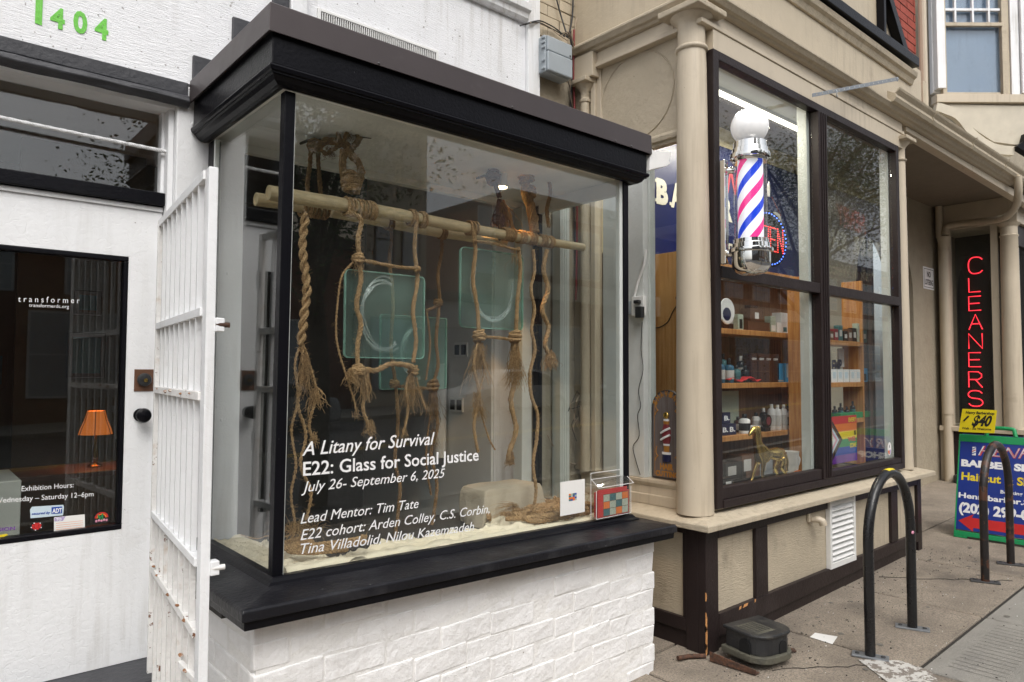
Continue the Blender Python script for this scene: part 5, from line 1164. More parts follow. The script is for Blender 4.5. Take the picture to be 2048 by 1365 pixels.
hook(P3(1080, 352, 2.68), P3(1106, 356, 2.64), 'short dark twig holding the wavy rope at the right')
# --- glass tiles
def tile(label, x0, x1, y0, y1, Y, rad, curl):
    a = P3(x0, (y0+y1)/2, Y).x; b_ = P3(x1, (y0+y1)/2, Y).x; zt0 = P3(x0, y0, Y).z; zb0 = P3(x0, y1, Y).z; zt1 = zt0; zb1 = zb0
    t = thing('glass_tile', ((a+b_)/2, Y, (zt0+zb0)/2), label, 'glass tile', 'green cast glass tiles')
    def rr(i_, d):
        pts = []
        for cx_, cz_, st_ in ((b_-rad, zt0-rad, 0), (a+rad, zt0-rad, 90), (a+rad, zb0+rad, 180), (b_-rad, zb0+rad, 270)):
            for k in range(7): th = R(st_+k*15); pts.append((cx_+math.cos(th)*(rad-i_), Y+d, cz_+math.sin(th)*(rad-i_)))
        return pts
    MB().prism(rr(.0045, .004), (0, .014, 0)).build('slab', 'tile_glass', t)
    q = MB(); n_ = 28; o_ = rr(0, .0045); i_ = rr(.0042, .0045); o2 = rr(0, .0175); i2 = rr(.0042, .0175)
    q.add(o_+i_+o2+i2, sum([[(k, (k+1) % n_, n_+(k+1) % n_, n_+k), (2*n_+k, 3*n_+k, 3*n_+(k+1) % n_, 2*n_+(k+1) % n_), (k, 2*n_+k, 2*n_+(k+1) % n_, (k+1) % n_), (n_+k, n_+(k+1) % n_, 3*n_+(k+1) % n_, 3*n_+k)] for k in range(n_)], []))
    q.build('polished_edge', 'tile_edge', t, smooth=50)
    q = MB(); cx_, cz_, ra, rb_, t0, t1, w0 = curl
    C_ = Vector((a+(b_-a)*cx_, Y, zb0+(zt0-zb0)*cz_)); pts = []; rad_ = []
    for k in range(41):
        f = k/40; th = R(t0+(t1-t0)*f); pts.append(C_+Vector((math.cos(th)*ra, -.001, math.sin(th)*rb_))); rad_.append(w0*(.35+.65*math.sin(math.pi*min(1, f*1.15+.05))**.6)*(1+.10*mnoise.noise(Vector((f*14, 0, a)))))
    for j in range(9):
        ph = rnd.random()*6; d_ = (j-4)/4*.95
        q.tube([p+(p-C_).normalized()*(w0*d_*(.6+.4*math.sin(k*.16+ph))+w0*.35*math.sin(k*.33+ph)) for k, p in enumerate(pts)], [x*(.16+.06*math.sin(k*.5+ph)) for k, x in enumerate(rad_)], 6)
    for v in q.v: v.y = Y+.003+(v.y-Y)*.35
    q.build('raised_curl', 'tile_relief', t, smooth=80); return t
tile('square green glass tile cast with a C shaped rope curl', 691, 851, 537, 716, 2.585, .020, (.47, .50, .105, .145, 70, 305, .017))
tile('tall rounded green glass tile with a faint U shaped rope curl', 922, 1048, 492, 655, 2.60, .028, (.50, .55, .125, .165, 150, 370, .016))
tile('small green glass tile hanging low behind the square one', 762, 895, 628, 780, 2.80, .012, (.55, .5, .09, .12, 60, 280, .013))
# --- spotlight
S_ = P3(1003, 372, 2.70)
sl = thing('spotlight', S_, 'small white cylinder spotlight glowing warm under the bay ceiling', 'spotlight')
MB().lathe([(.030, -.008), (.031, .0), (.029, .02), (.027, .075), (.020, .085)], S_, 24).build('lamp_housing', 'white_plastic', sl, smooth=40)
MB().tube([S_+Vector((0, 0, .085)), (S_.x, S_.y, 2.4985)], .006, 8).build('stem', 'white_plastic', sl)
MB().lathe([(.028, -.0095), (.028, -.0082)], S_, 24).build('glowing_lens', 'lamp_bulb', sl)
sp_ = bpy.data.objects.new('spot_lamp', bpy.data.lights.new('spot_lamp', 'SPOT')); C.objects.link(sp_); sp_.data.energy = 16; sp_.data.color = (1, .50, .13); sp_.data.spot_size = R(70); sp_.data.shadow_soft_size = .02
sp_.location = S_+Vector((0, 0, -.02)); sp_.rotation_euler = (R(6), R(-6), 0)
# --- card and leaflet holder outside the front glass
YO = YG+.0115
A, B_, T = aY(YO, 1120, 1033), aY(YO, 1169, 1021), aY(YO, 1120, 965)
cd = tag(MB().hexa([(A.x, YO-.002, A.z), (B_.x, YO-.002, A.z), (B_.x, YO-.0005, A.z), (A.x, YO-.0005, A.z), (A.x, YO-.002, T.z), (B_.x, YO-.002, T.z), (B_.x, YO-.0005, T.z), (A.x, YO-.0005, T.z)]).build('card', 'paper_white'), 'white card with a small coloured square stuck low on the front glass', 'card')
cw = B_.x-A.x; chh = T.z-A.z
cols = ['teal_print', 'sage_print', 'orange_print', 'blue_print']
for i in range(4):
    for j in range(4):
        x = A.x+cw*(.34+.08*i); z = A.z+chh*(.40+.055*j); MB().box(x, x+cw*.078, YO-.0026, YO-.0021, z, z+chh*.053).build('printed_square', cols[(i*3+j*2+(i*j) % 3) % 4], cd)
hx0, hx1 = aY(YO, 1181, 1045).x, aY(YO, 1250, 1028).x; hz0 = aY(YO, 1183, 1035).z-.004; hz1 = aY(YO, 1182, 947).z
lh = thing('leaflet_holder', ((hx0+hx1)/2, YO-.02, hz0), 'clear acrylic leaflet holder with red brochures on the front glass', 'leaflet holder')
for nm, g_ in (('back_plate', (hx0, hx1, YO-.004, YO-.001, hz0, hz1)), ('front_plate', (hx0+.002, hx1-.002, YO-.040, YO-.037, hz0, hz0+.135)), ('side_plate', (hx0, hx0+.003, YO-.0365, YO-.0045, hz0, hz0+.135)), ('side_plate', (hx1-.003, hx1, YO-.0365, YO-.0045, hz0, hz0+.135)), ('base_plate', (hx0+.0035, hx1-.0035, YO-.0365, YO-.0045, hz0, hz0+.003))):
    bx(nm, 'clear_plastic', *g_, lh, .0008)
q = MB().hexa([(hx0, YO-.055, hz0+.150), (hx1, YO-.055, hz0+.150), (hx1, YO-.006, hz0+.185), (hx0, YO-.006, hz0+.185), (hx0, YO-.055, hz0+.152), (hx1, YO-.055, hz0+.152), (hx1, YO-.006, hz0+.187), (hx0, YO-.006, hz0+.187)]); q.build('lid', 'clear_plastic', lh, bevel=.0005)
q = MB()
for p0, p1 in (((hx0, YO-.055, hz0+.151), (hx1, YO-.055, hz0+.151)), ((hx0, YO-.006, hz0+.186), (hx1, YO-.006, hz0+.186)), ((hx0, YO-.055, hz0+.151), (hx0, YO-.006, hz0+.186)), ((hx1, YO-.055, hz0+.151), (hx1, YO-.006, hz0+.186)), ((hx0, YO-.038, hz0), (hx1, YO-.038, hz0)), ((hx0, YO-.038, hz0), (hx0, YO-.038, hz0+.135)), ((hx1, YO-.038, hz0), (hx1, YO-.038, hz0+.135)), ((hx0, YO-.003, hz0), (hx0, YO-.003, hz1)), ((hx0, YO-.003, hz1), (hx1, YO-.003, hz1))): q.tube([p0, p1], .0014, 5)
q.build('bright_edge', 'vinyl_white', lh)
for i in range(5):
    o = bx('brochure', 'red_print', hx0+.018+i*.002, hx1-.022+i*.001, YO-.010-i*.0046, YO-.007-i*.0046, hz0+.0035, hz0+.122+.003*i, None, 0); tag(o, 'red brochure standing in the clear leaflet holder', 'brochure', 'red brochures in the leaflet holder')
fr = tag(MB().box(hx0+.014, hx1-.012, YO-.0345, YO-.033, hz0+.0035, hz0+.118).build('brochure', 'red_print'), 'front brochure showing a grid of twelve small pictures', 'brochure')
bw = (hx1-hx0-.026)*.80; bx_ = hx0+.014+(hx1-hx0-.026)*.18
for j in range(3):
    for i in range(4):
        x = bx_+i*bw/4; z = hz0+.008+j*.0345; kind = ['sage_print', 'teal_print', 'sage_print', 'orange_print', 'orange_print', 'sage_print', 'teal_print', 'sage_print', 'teal_print', 'sage_print', 'orange_print', 'sage_print'][(2-j)*4+i]
        MB().box(x, x+bw/4-.0022, YO-.0352, YO-.0346, z, z+.032).build('printed_picture', kind, fr)
MB().box(bx_-.002, bx_+bw, YO-.03485, YO-.0345, hz0+.006, hz0+.112).build('picture_ground', 'brown_print', fr)
# white gutter end beside the bay
gx0, gx1 = 2.925, 3.03
tag(MB().mould([(2.915, 2.42), (2.915, 2.30)], [(0, 2.555), (0, 2.62)]).build('x', 'white_plastic'), 'x') and bpy.data.objects.remove(bpy.data.objects['x'])
ge = tag(MB().prism([aY(2.262, *p) for p in ((1303, 298), (1308, 302), (1340, 303), (1343, 308), (1338, 322), (1340, 328), (1333, 333), (1313, 337), (1299, 341), (1300, 318))], (0, .12, 0)).build('gutter_end', 'white_plastic', bevel=.002), 'short white gutter end poking out beyond the black bay', 'gutter')
# ------------------------------------------------------------------ utility box and cables on the party wall
ub = thing('utility_box', (2.98, 3.07, 3.42), 'grey plastic telecom box hung on the beige wall among cables', 'utility box')
bx('box_body', 'grey_box', 2.885, 3.10, 3.035, 3.12, 3.31, 3.535, ub, .008)
bx('box_lid', 'grey_box', 2.892, 3.105, 3.02, 3.034, 3.44, 3.53, ub, .006)
bx('box_lid', 'grey_box', 2.892, 3.105, 3.015, 3.034, 3.315, 3.436, ub, .008)
for z in (3.52, 3.49, 3.46, 3.38, 3.33): bx('hinge', 'grey_box', 2.872, 2.884, 3.03, 3.06, z-.008, z+.008, ub, .003)
MB().lathe([(.006, 0), (.006, .002)], (3.085, 3.019, 3.455), 10, [Vector((1, 0, 0)), Vector((0, 0, 1)), Vector((0, -1, 0))]).build('lock', 'black_print', ub)
def cable(label, pts, r, mat_='cable_black', group='cables on the beige wall', name='cable'):
    return tag(MB().tube(smooth_path(pts, 5), r, 6).build(name, mat_, smooth=70), label, 'cable', group)
W = lambda x, y, Y=3.11: aY(Y, x, y)
cable('taut black cable rising steeply to the top of the box', [W(1108, -20), W(1120, 25), W(1135, 75, 3.05)], .0055)
cable('black cable running down the wall right of the box', [W(1146, -10), W(1145, 30), W(1140, 70), W(1147, 110), W(1143, 180), W(1140, 225)], .006)
cable('dark red cable below the grey box', [W(1148, 60, 3.10), W(1147, 120, 3.10), W(1148, 180, 3.10), W(1150, 260, 3.10), W(1154, 420, 3.10), W(1152, 600, 3.10)], .007, 'cable_red')
cable('pale tan wire slanting from the upper wall to the box', [W(1166, -10), W(1155, 30), W(1147, 75)], .003, 'cable_tan')
cable('tangle of thin dark wires crossing from the white wall', [W(1040, 52, 3.08), W(1075, 42, 3.08), W(1095, 48, 3.10), W(1115, 60), W(1130, 74, 3.06)], .004)
cable('second thin wire of the tangle from the white wall', [W(1050, 50, 3.08), W(1076, 45, 3.07), W(1100, 56), W(1125, 70), W(1140, 78, 3.06)], .003)
cable('pale wire in the tangle below the white moulding', [W(1060, 46, 3.07), W(1090, 50), W(1112, 66), W(1135, 82)], .003, 'cable_tan')
tang = []
for k in range(6):
    tang.append([W(1118+k*4, 72+k, 3.04), W(1128+k*3, 66-k, 3.02), W(1140+k, 74+k*2, 3.04), W(1148, 84+k*3, 3.08)])
for k in range(5):
    tang.append([W(1120+k*4, 146, 3.06), W(1128+k*4, 158+k*2, 3.06), W(1140, 175+k*4, 3.08), W(1143+k, 215+k*3)])
cable('thick black cable seen through the side glass', [W(1142, 225), W(1148, 420), W(1156, 600), W(1160, 740), W(1168, 860)], .007)
cable('black cable slanting down behind the leaflet holder', [W(1160, 830), W(1180, 870), W(1195, 920), W(1205, 960)], .006)
for k in range(14):
    x = 1150+rnd.uniform(0, 24); y = 780+rnd.uniform(0, 60); tang.append([W(x, y, 3.09), W(x+rnd.uniform(-20, 20), y+rnd.uniform(5, 40), 3.04), W(x+rnd.uniform(-15, 25), y+rnd.uniform(30, 70), 3.09)])
for mt_, par_ in (('cable_black', 0), ('cable_tan', 1)):
    q = MB()
    for k, p_ in enumerate(tang):
        if k % 2 == par_: q.tube(smooth_path(p_, 5), .0022, 5)
    tag(q.build('wire_tangle', mt_, smooth=70), ['tangle of thin black wires around and below the grey box', 'tangle of pale tan wires around and below the grey box'][par_], 'wires', kind='stuff')
cable('pale cable looping low on the wall behind the side glass', [W(1095, 870), W(1115, 905), W(1145, 928), W(1165, 920), W(1175, 900), W(1215, 905)], .004, 'cable_tan')
tag(MB().box(3.03, 3.11, 3.05, 3.12, .3, 2.9).box(3.042, 3.050, 3.045, 3.0495, .3, 2.9).box(3.062, 3.070, 3.045, 3.0495, .3, 2.9).box(3.082, 3.090, 3.045, 3.0495, .3, 2.9).build('white_downspout', 'reveal_white', bevel=.004), 'pale fluted downspout on the beige wall behind the side glass', 'downspout')
# wall sockets inside the gallery
def sock(px, py, label):
    d = ray(px, py); P = CO+d*(2.699/d.x); t = thing('wall_socket', P, label, 'socket', 'sockets on the gallery side wall')
    bx('plate', 'white_plastic', 2.690, 2.6995, P.y-.07, P.y+.07, P.z-.045, P.z+.045, t, .003)
    for s_ in (-.035, .035): bx('outlet', 'black_print', 2.687, 2.6898, P.y+s_-.025, P.y+s_+.025, P.z-.032, P.z+.032, t, .002)
sock(923, 700, 'double socket plate on the grey inner wall, upper one'); sock(914, 810, 'double socket plate on the grey inner wall, lower one')
tag(MB().tube([(2.64, 3.75, 1.55), (2.64, 3.75, .95)], .04, 14).build('wall_pipe', 'white_plastic', smooth=50), 'short white pipe with rounded end on the grey inner wall', 'pipe')
# ================================================================== barber shop interior
br = thing('barber_room', (4.7, 4, 0), 'barber shop room behind the window with shelves and strip light', 'room')
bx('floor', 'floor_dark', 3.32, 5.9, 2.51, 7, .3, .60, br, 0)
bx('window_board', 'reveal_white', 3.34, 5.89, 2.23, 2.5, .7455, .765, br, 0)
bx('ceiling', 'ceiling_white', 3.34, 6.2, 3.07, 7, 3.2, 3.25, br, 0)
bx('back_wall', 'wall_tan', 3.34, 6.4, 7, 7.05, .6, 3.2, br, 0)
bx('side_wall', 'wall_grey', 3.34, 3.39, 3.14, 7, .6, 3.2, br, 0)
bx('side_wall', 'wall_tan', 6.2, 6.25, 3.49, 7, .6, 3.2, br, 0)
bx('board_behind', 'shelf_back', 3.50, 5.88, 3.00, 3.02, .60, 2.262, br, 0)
# strip light
T0, T1 = aZ(3.33, 1425, 180), aZ(3.33, 1602, 258)
fl = thing('strip_light', ((T0.x+T1.x)/2, T0.y, 3.33), 'long glowing fluorescent strip light under the barber shop ceiling', 'light')
MB().tube([(T0.x-.25, T0.y, 3.33), (T1.x+.15, T0.y, 3.33)], .017, 14).build('tube', 'tube_light', fl, smooth=60)
ar_l = bpy.data.lights.new('tube_lamp', 'AREA'); ar_l.shape = 'RECTANGLE'; ar_l.size = 1.3; ar_l.size_y = .05; ar_l.energy = 20; ar_l.color = (1, .92, .76)
ar_o = bpy.data.objects.new('tube_lamp', ar_l); C.objects.link(ar_o); ar_o.location = ((T0.x+T1.x)/2, T0.y, 3.30)
bx('batten', 'lining_dim', T0.x-.28, T1.x+.2, T0.y+.03, T0.y+.08, 3.34, 3.398, fl, .004)
for x in (T0.x-.26, T1.x+.155): bx('end_cap', 'white_plastic', x-.02, x+.02, T0.y-.02, T0.y+.029, 3.30, 3.398, fl, .003)
# big blue sign
SY = 3.0
s0 = aY(SY, 1293, 510); s1x = 5.925
sg = thing('barber_sign', (s0.x, SY, s0.z), 'big navy blue barber shop sign with pale slab letters inside the bay', 'sign')
sz0, sz1 = 2.30, 3.235
bx('sign_panel', 'navy', s0.x, s1x, SY, SY+.02, sz0, sz1, sg, 0)
q = MB().box(s0.x-.012, s0.x-.0002, SY-.004, SY+.02, sz0-.012, sz1).box(s0.x, s1x, SY-.004, SY+.02, sz0-.012, sz0-.0002); q.build('edge_strip', 'sign_letter', sg)
def slab(ch, x0, x1, z0, z1, Y=SY-.004, parent=sg, name='letter', mat_='sign_letter'):
    letters(name, ch, (x0, Y, z0), (x1, Y, z0), z1-z0, mat_, parent, bold=.055)
    # slab serifs
    w_ = x1-x0; t = (z1-z0)*.14; q = MB()
    for zz0 in ((z0, z1-t) if ch not in 'AO' else (z0,)):
        for xx in ([x0-.12*w_] if ch in 'BEPR' else [x0-.12*w_, x1-.22*w_] if ch in 'AH' else []): q.box(xx, xx+.34*w_, Y-.0008, Y-.0004, zz0, zz0+t)
    if q.v: q.build('serif', mat_, parent)
zA0 = aY(SY, 1312, 401).z; zA1 = aY(SY, 1312, 362).z
lx = [aY(SY, 1312, 400).x]; wL = aY(SY, 1340, 400).x-lx[0]; pitch = aY(SY, 1347, 410).x-lx[0]
xP0 = aY(SY, 1566, 470).x; gap = (xP0-lx[0])/10.6
for i, ch in enumerate('BARBER SHOP'):
    if ch == ' ': continue
    k = i if i < 6 else i-.4
    x0 = lx[0]+gap*k; slab(ch, x0, x0+gap*.80, zA0-.01, zA1+.012)
q = []
letters('letter', 'HENRY', (4.55, SY-.004, 2.88), (5.2, SY-.004, 2.9), .20, 'red_outline', sg, shear=.35, bold=.012)
letters('letter', 'Walk In Welcome', (4.32, SY-.004, 2.42), (5.6, SY-.004, 2.42), .11, 'sign_letter', sg, bold=.02)
# LED open sign
oc = aY(2.62, 1538, 478); ow2 = thing('open_sign', oc, 'oval black LED sign spelling OPEN in red dots with a blue dotted rim', 'sign')
ow_r, oh_r = .26, .165
ring = [(oc.x+math.cos(R(10*k))*ow_r, 2.62, oc.z+math.sin(R(10*k))*oh_r*1.25) for k in range(36)]
MB().prism(ring, (0, .02, 0)).build('oval_panel', 'void_black', ow2)
q = MB()
for k in range(40): q.ball((oc.x+math.cos(R(9*k))*ow_r*.92, 2.617, oc.z+math.sin(R(9*k))*oh_r*1.25*.90), .0052, 6, 4)
q.build('blue_dot', 'led_blue', ow2)
q = MB()
def dots(segs, x0, w_, z0, h_):
    for (a, b_, c_, d_) in segs:
        L_ = math.hypot((c_-a)*w_, (d_-b_)*h_); n_ = max(2, int(L_/.017))
        for k in range(n_+1): t = k/n_; q.ball((x0+(a+(c_-a)*t)*w_, 2.616, z0+(b_+(d_-b_)*t)*h_), .0042, 6, 4)
LT = {'O': [(0, 0, 1, 0), (1, 0, 1, 1), (1, 1, 0, 1), (0, 1, 0, 0)], 'P': [(0, 0, 0, 1), (0, 1, 1, 1), (1, 1, 1, .5), (1, .5, 0, .5)], 'E': [(0, 0, 0, 1), (0, 1, 1, 1), (0, .5, .8, .5), (0, 0, 1, 0)], 'N': [(0, 0, 0, 1), (0, 1, 1, 0), (1, 0, 1, 1)]}
for i, ch in enumerate('OPEN'): dots(LT[ch], oc.x-.195+i*.104, .075, oc.z-.085, .17)
q.build('red_dot', 'led_red', ow2)
MB().tube(smooth_path([aY(2.62, 1544, 395), aY(2.62, 1552, 412), aY(2.62, 1562, 432)]), .004, 6).build('red_cord', 'cable_red', ow2)
P = aY(2.60, 1538, 377); tag(MB().prism([P+Vector((-.012, 0, -.06)), P+Vector((.012, 0, -.06)), P+Vector((.016, 0, .0)), P+Vector((.006, 0, .05)), P+Vector((-.012, 0, .02))], (0, .006, 0)).build('paper_tag', 'paper_white'), 'small white tag hanging on a thread above the open sign', 'tag')
# ------------------------------------------------------------------ shelving
def shelf_unit(x0, x1, y0, y1, zs_, label, back=True, end='pine_board'):
    t = thing('shelving', ((x0+x1)/2, y0, .77), label, 'shelves', 'pine shelving in the barber window')
    for x in (x0, x1): bx('upright', end if x == x0 else 'pine', x-.013, x+.013, y0, y1, .77, 2.20 if x == x0 else 2.24, t, .002)
    for z in zs_: bx('shelf', 'pine', x0+.0135, x1-.0135, y0-.004, y1, z-.036, z, t, .003)
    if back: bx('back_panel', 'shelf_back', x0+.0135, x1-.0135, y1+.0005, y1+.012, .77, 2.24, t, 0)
    return t
zA, zB, zC = aY(2.62, 1500, 661).z, aY(2.62, 1500, 766).z, aY(2.62, 1500, 868).z
shelf_unit(3.60, 5.30, 2.62, 2.84, (2.225, zA, zB, zC), 'pine shelving behind the pane left of the mullion')
zD, zE, zF_ = aY(2.44, 1700, 683).z, aY(2.44, 1700, 765).z, aY(2.44, 1700, 838).z
shelf_unit(4.95, 5.84, 2.44, 2.60, (zD, zE, zF_), 'pine shelving behind the pane right of the mullion', back=False, end='pine')
pw2 = tag(bx('pine_plank', 'pine_board', 3.60-.05, 3.60-.02, 2.52, 2.80, .89, 2.235, None, .003), 'broad knotty pine plank standing behind the side window', 'plank')
for zz_, yy in ((1.27, 2.60), (1.05, 2.66), (1.95, 2.57)):
    MB().ball((3.549, yy, zz_), .012, 12, 8, (.08, 1.2, .8)).build('knot', 'brown_print', pw2)
# containers
def lathe_item(name, prof, X, Y, Z, mat_, label, cat, parts=(), n=20, group=None):
    t = thing(name, (X, Y, Z), label, cat, group)
    MB().lathe([(r, Z+z) for r, z in prof], (X, Y, 0), n).build('body', mat_, t, smooth=40)
    for nm, pr_, m_ in parts: MB().lathe([(r, Z+z) for r, z in pr_], (X, Y, 0), n).build(nm, m_, t, smooth=40)
    return t
def bottle(px, Y, Z, r, h, body, capm, label, capH=.25, lab=None, group=None, name='bottle', cat='bottle'):
    X = aY(Y, px, 744).x; nh = h*(1-capH)
    parts = [('cap', [(r*.42, nh+.001), (r*.42, h*.985), (r*.38, h)], capm)]
    if lab: parts.append(('label', [(r*1.015, nh*.2), (r*1.02, nh*.21), (r*1.02, nh*.68), (r*1.015, nh*.69)], lab))
    return lathe_item(name, [(r*.92, 0), (r, nh*.03), (r, nh*.86), (r*.85, nh*.94), (r*.42, nh)], X, Y, Z, body, label, cat, parts, group=group)
def spray(px, Y, Z, r, h, label):
    t = bottle(px, Y, Z, r, h*.8, 'bottle_white', 'bottle_black', label, .12, 'black_print', name='spray_bottle', cat='spray bottle'); X = wpos(t).x
    z = Z+h*.8
    MB().hexa([(X-.03, Y-.009, z), (X+.016, Y-.009, z), (X+.016, Y+.009, z), (X-.03, Y+.009, z), (X-.042, Y-.009, z+.03), (X+.014, Y-.009, z+.034), (X+.014, Y+.009, z+.034), (X-.042, Y+.009, z+.03)]).build('spray_head', 'bottle_black', t, bevel=.003)
    MB().tube([(X-.028, Y, z+.002), (X-.034, Y, z-.03)], .004, 6).build('trigger', 'bottle_black', t)
def carton(x0, x1, py0, Y, Z, h, d, mat_, label, lab=None, labm='black_print', name='carton', cat='box', text=None, rot=0):
    X0 = aY(Y, x0, 744).x; X1 = aY(Y, x1, 744).x; t = thing(name, ((X0+X1)/2, Y, Z), label, cat)
    bx('body', mat_, X0, X1, Y, Y+d, Z, Z+h, t, .0015)
    if lab: bx('printed_panel', labm, X0+(X1-X0)*lab[0], X0+(X1-X0)*lab[1], Y-.0008, Y-.0002, Z+h*lab[2], Z+h*lab[3], t, 0)
    if text: letters('lettering', text[0], (X0+(X1-X0)*.15, Y-.001, Z+h*text[1]), (X0+(X1-X0)*.85, Y-.001, Z+h*text[1]), h*text[2], text[3], t, bold=.03)
    return t
Y1 = 2.655
# top shelf
X_ = aY(Y1, 1453, 700).x; t = thing('round_cap_display', (X_, Y1, zA), 'round white disc with a navy print leaning on the top shelf', 'disc')
MB().lathe([(.085, 0), (.09, .006), (.085, .012)], (X_, Y1, zA+.12), 30, [Vector((1, 0, 0)), Vector((0, 0, 1)), Vector((0, -1, 0))]).build('disc', 'bottle_white', t, smooth=40)
MB().ball((X_-.01, Y1-.013, zA+.10), .05, 14, 8, (1, .05, .9)).build('navy_print', 'navy_box', t)
carton(1478, 1488, 0, Y1, zA, .11, .04, 'sage_print', 'slim grey green carton beside the round white disc', (.2, .8, .1, .7))
carton(1497, 1541, 0, Y1, zA, .07, .09, 'brown_print', 'wide low dark red box on the top shelf', None)
carton(1502, 1528, 0, Y1, zA+.0715, .09, .07, 'brown_print', 'dark red box with an oval badge, topmost of its stack', (.35, .65, .2, .7), 'paper_white')
carton(1543, 1553, 0, Y1, zA, .12, .05, 'sage_print', 'tall thin beige carton on the top shelf', (.1, .9, .1, .45), 'paper_white')
for k, (a, b_, zz) in enumerate(((1555, 1578, 0), (1579, 1597, 0), (1563, 1590, .0775))):
    carton(a, b_, 0, Y1, zA+zz, .077, .07, 'bottle_white', ['white printed carton at the left of the little stack', 'white printed carton at the right of the little stack', 'white printed carton on top of the little stack'][k], (.55, .85, .15, .6), 'teal_print')
# second shelf
bottle(1441, Y1, zB, .03, .17, 'bottle_blue', 'bottle_black', 'blue bottle with black cap half hidden by the window frame', lab='paper_label')
bottle(1458, Y1, zB, .034, .165, 'bottle_blue', 'bottle_black', 'fuller blue bottle with a grey label and black cap', lab='paper_label')
bottle(1473, Y1+.03, zB, .03, .12, 'teal_print', 'bottle_black', 'short teal bottle behind the red cloth', .2)
bottle(1490, Y1+.03, zB, .03, .12, 'bottle_black', 'bottle_black', 'short black bottle behind the red cloth', .2)
cloth('red_cloth', aY(Y1, 1450, 744).x, aY(Y1, 1513, 744).x, Y1-.035, Y1+.02, lambda x, y: zB+.02+.012*math.sin(x*30), 30, 8, 'bright red folded cloth in front of the small bottles', 'red_print', .012)
for k, px in enumerate((1508, 1523, 1537, 1551)):
    t = carton(px-6, px+7, 0, Y1, zB, .205, .06, 'glass_brown', ['dark brown pouch, leftmost of the four beside the red cloth', 'dark brown pouch, second from the red cloth', 'dark brown pouch, third from the red cloth', 'dark brown pouch next to the bright blue boxes'][k], None, text=('CREW', .78, .07, 'vinyl_white'), name='dark_pouch', cat='pouch')
for k, px in enumerate((1561, 1574, 1585)):
    carton(px-6 if k != 1 else px-4, px+6, 0, Y1, zB, .14, .05, 'sky_blue_print', ['bright blue box next to the dark pouches', 'bright blue box with a grey front in the middle', 'bright blue box nearest the shelf upright'][k], (.3, .7, .25, .95) if k == 1 else (.1, .9, .05, .12), 'paper_label')
# third shelf
for k, (px, zz) in enumerate(((1449, 0), (1452, .078), (1463, 0))):
    carton(px-7, px+8, 0, Y1, zC+zz, .075, .06, 'navy_box', ['navy carton marked B at the far left of the low shelf', 'navy carton marked B, upper one of the pile', 'navy carton marked B nearest the white bottle'][k], None, text=('B.', .3, .4, 'vinyl_white'))
bottle(1488, Y1, zC, .038, .135, 'bottle_white', 'bottle_black', 'stout white bottle with a black cap and black label', .22, 'black_print')
t = carton(1499, 1520, 0, Y1, zC, .045, .07, 'bottle_white', 'flat white packet beside the stout white bottle', (.1, .9, .1, .6), 'paper_label', name='packet', cat='packet')
X_ = aY(Y1, 1533, 800).x; t = thing('round_tin', (X_, Y1-.01, zC), 'black round tin with a red centre standing on its edge', 'tin')
MB().lathe([(.044, 0), (.046, .004), (.046, .03), (.044, .034)], (X_, Y1+.02, zC+.075), 28, [Vector((1, 0, 0)), Vector((0, 0, 1)), Vector((0, -1, 0))]).build('tin', 'bottle_black', t, smooth=40)
MB().lathe([(.030, 0), (.030, .001)], (X_, Y1-.0145, zC+.075), 24, [Vector((1, 0, 0)), Vector((0, 0, 1)), Vector((0, -1, 0))]).build('red_centre', 'plaque_red', t)
bx('stand', 'bottle_black', X_-.035, X_+.035, Y1-.01, Y1+.03, zC, zC+.028, t, .003)
bottle(1542, Y1+.03, zC, .028, .19, 'bottle_white', 'bottle_white', 'tall white bottle just behind the round tin', .15, 'paper_label')
bottle(1554, Y1, zC, .027, .185, 'bottle_white', 'bottle_white', 'tall white bottle right of the round tin', .15, 'paper_label')
bottle(1566, Y1, zC, .027, .185, 'bottle_white', 'bottle_white', 'tall white bottle next to the spray bottles', .15, 'paper_label')
spray(1579, Y1, zC, .028, .19, 'white spray bottle with black trigger, the left one of the pair')
spray(1592, Y1, zC, .028, .195, 'white spray bottle with black trigger nearest the upright')

# back row on the shelves
BACK = [(1466, zA, .16, .032, 'box', 'brown_print', 'tall brown carton in the back row behind the slim carton'), (1510, zA, .20, .05, 'box', 'glass_brown', 'dark box at the back above the red boxes'), (1600, zA, .13, .03, 'bot', 'bottle_white', 'white bottle beside the top shelf upright'),
        (1446, zB, .20, .03, 'bot', 'teal_print', 'tall teal bottle in the back row by the window frame'), (1482, zB, .19, .03, 'bot', 'bottle_black', 'tall black bottle rising behind the red cloth'), (1498, zB, .15, .028, 'bot', 'brown_print', 'amber bottle between the red cloth and the pouches'),
        (1597, zB, .12, .03, 'box', 'sky_blue_print', 'bright blue box half hidden by the shelf upright'), (1604, zB, .16, .025, 'bot', 'bottle_white', 'slim white bottle by the middle shelf upright'),
        (1475, zC, .11, .03, 'bot', 'glass_brown', 'short amber bottle behind the stout white bottle'), (1511, zC, .13, .03, 'bot', 'bottle_white', 'white bottle behind the flat packet'), (1526, zC, .16, .028, 'bot', 'bottle_black', 'black bottle behind the round tin'), (1604, zC, .17, .026, 'bot', 'bottle_white', 'white bottle squeezed between spray bottle and upright')]
for px, zz, h_, r_, kd, m_, lb in BACK:
    if kd == 'bot': bottle(px, 2.74, zz, r_, h_, m_, 'bottle_black' if m_ != 'bottle_black' else 'bottle_white', lb, .2, 'paper_label')
    else: carton(px-7, px+7, 0, 2.74, zz, h_, .05, m_, lb, (.2, .8, .3, .75), 'paper_label')
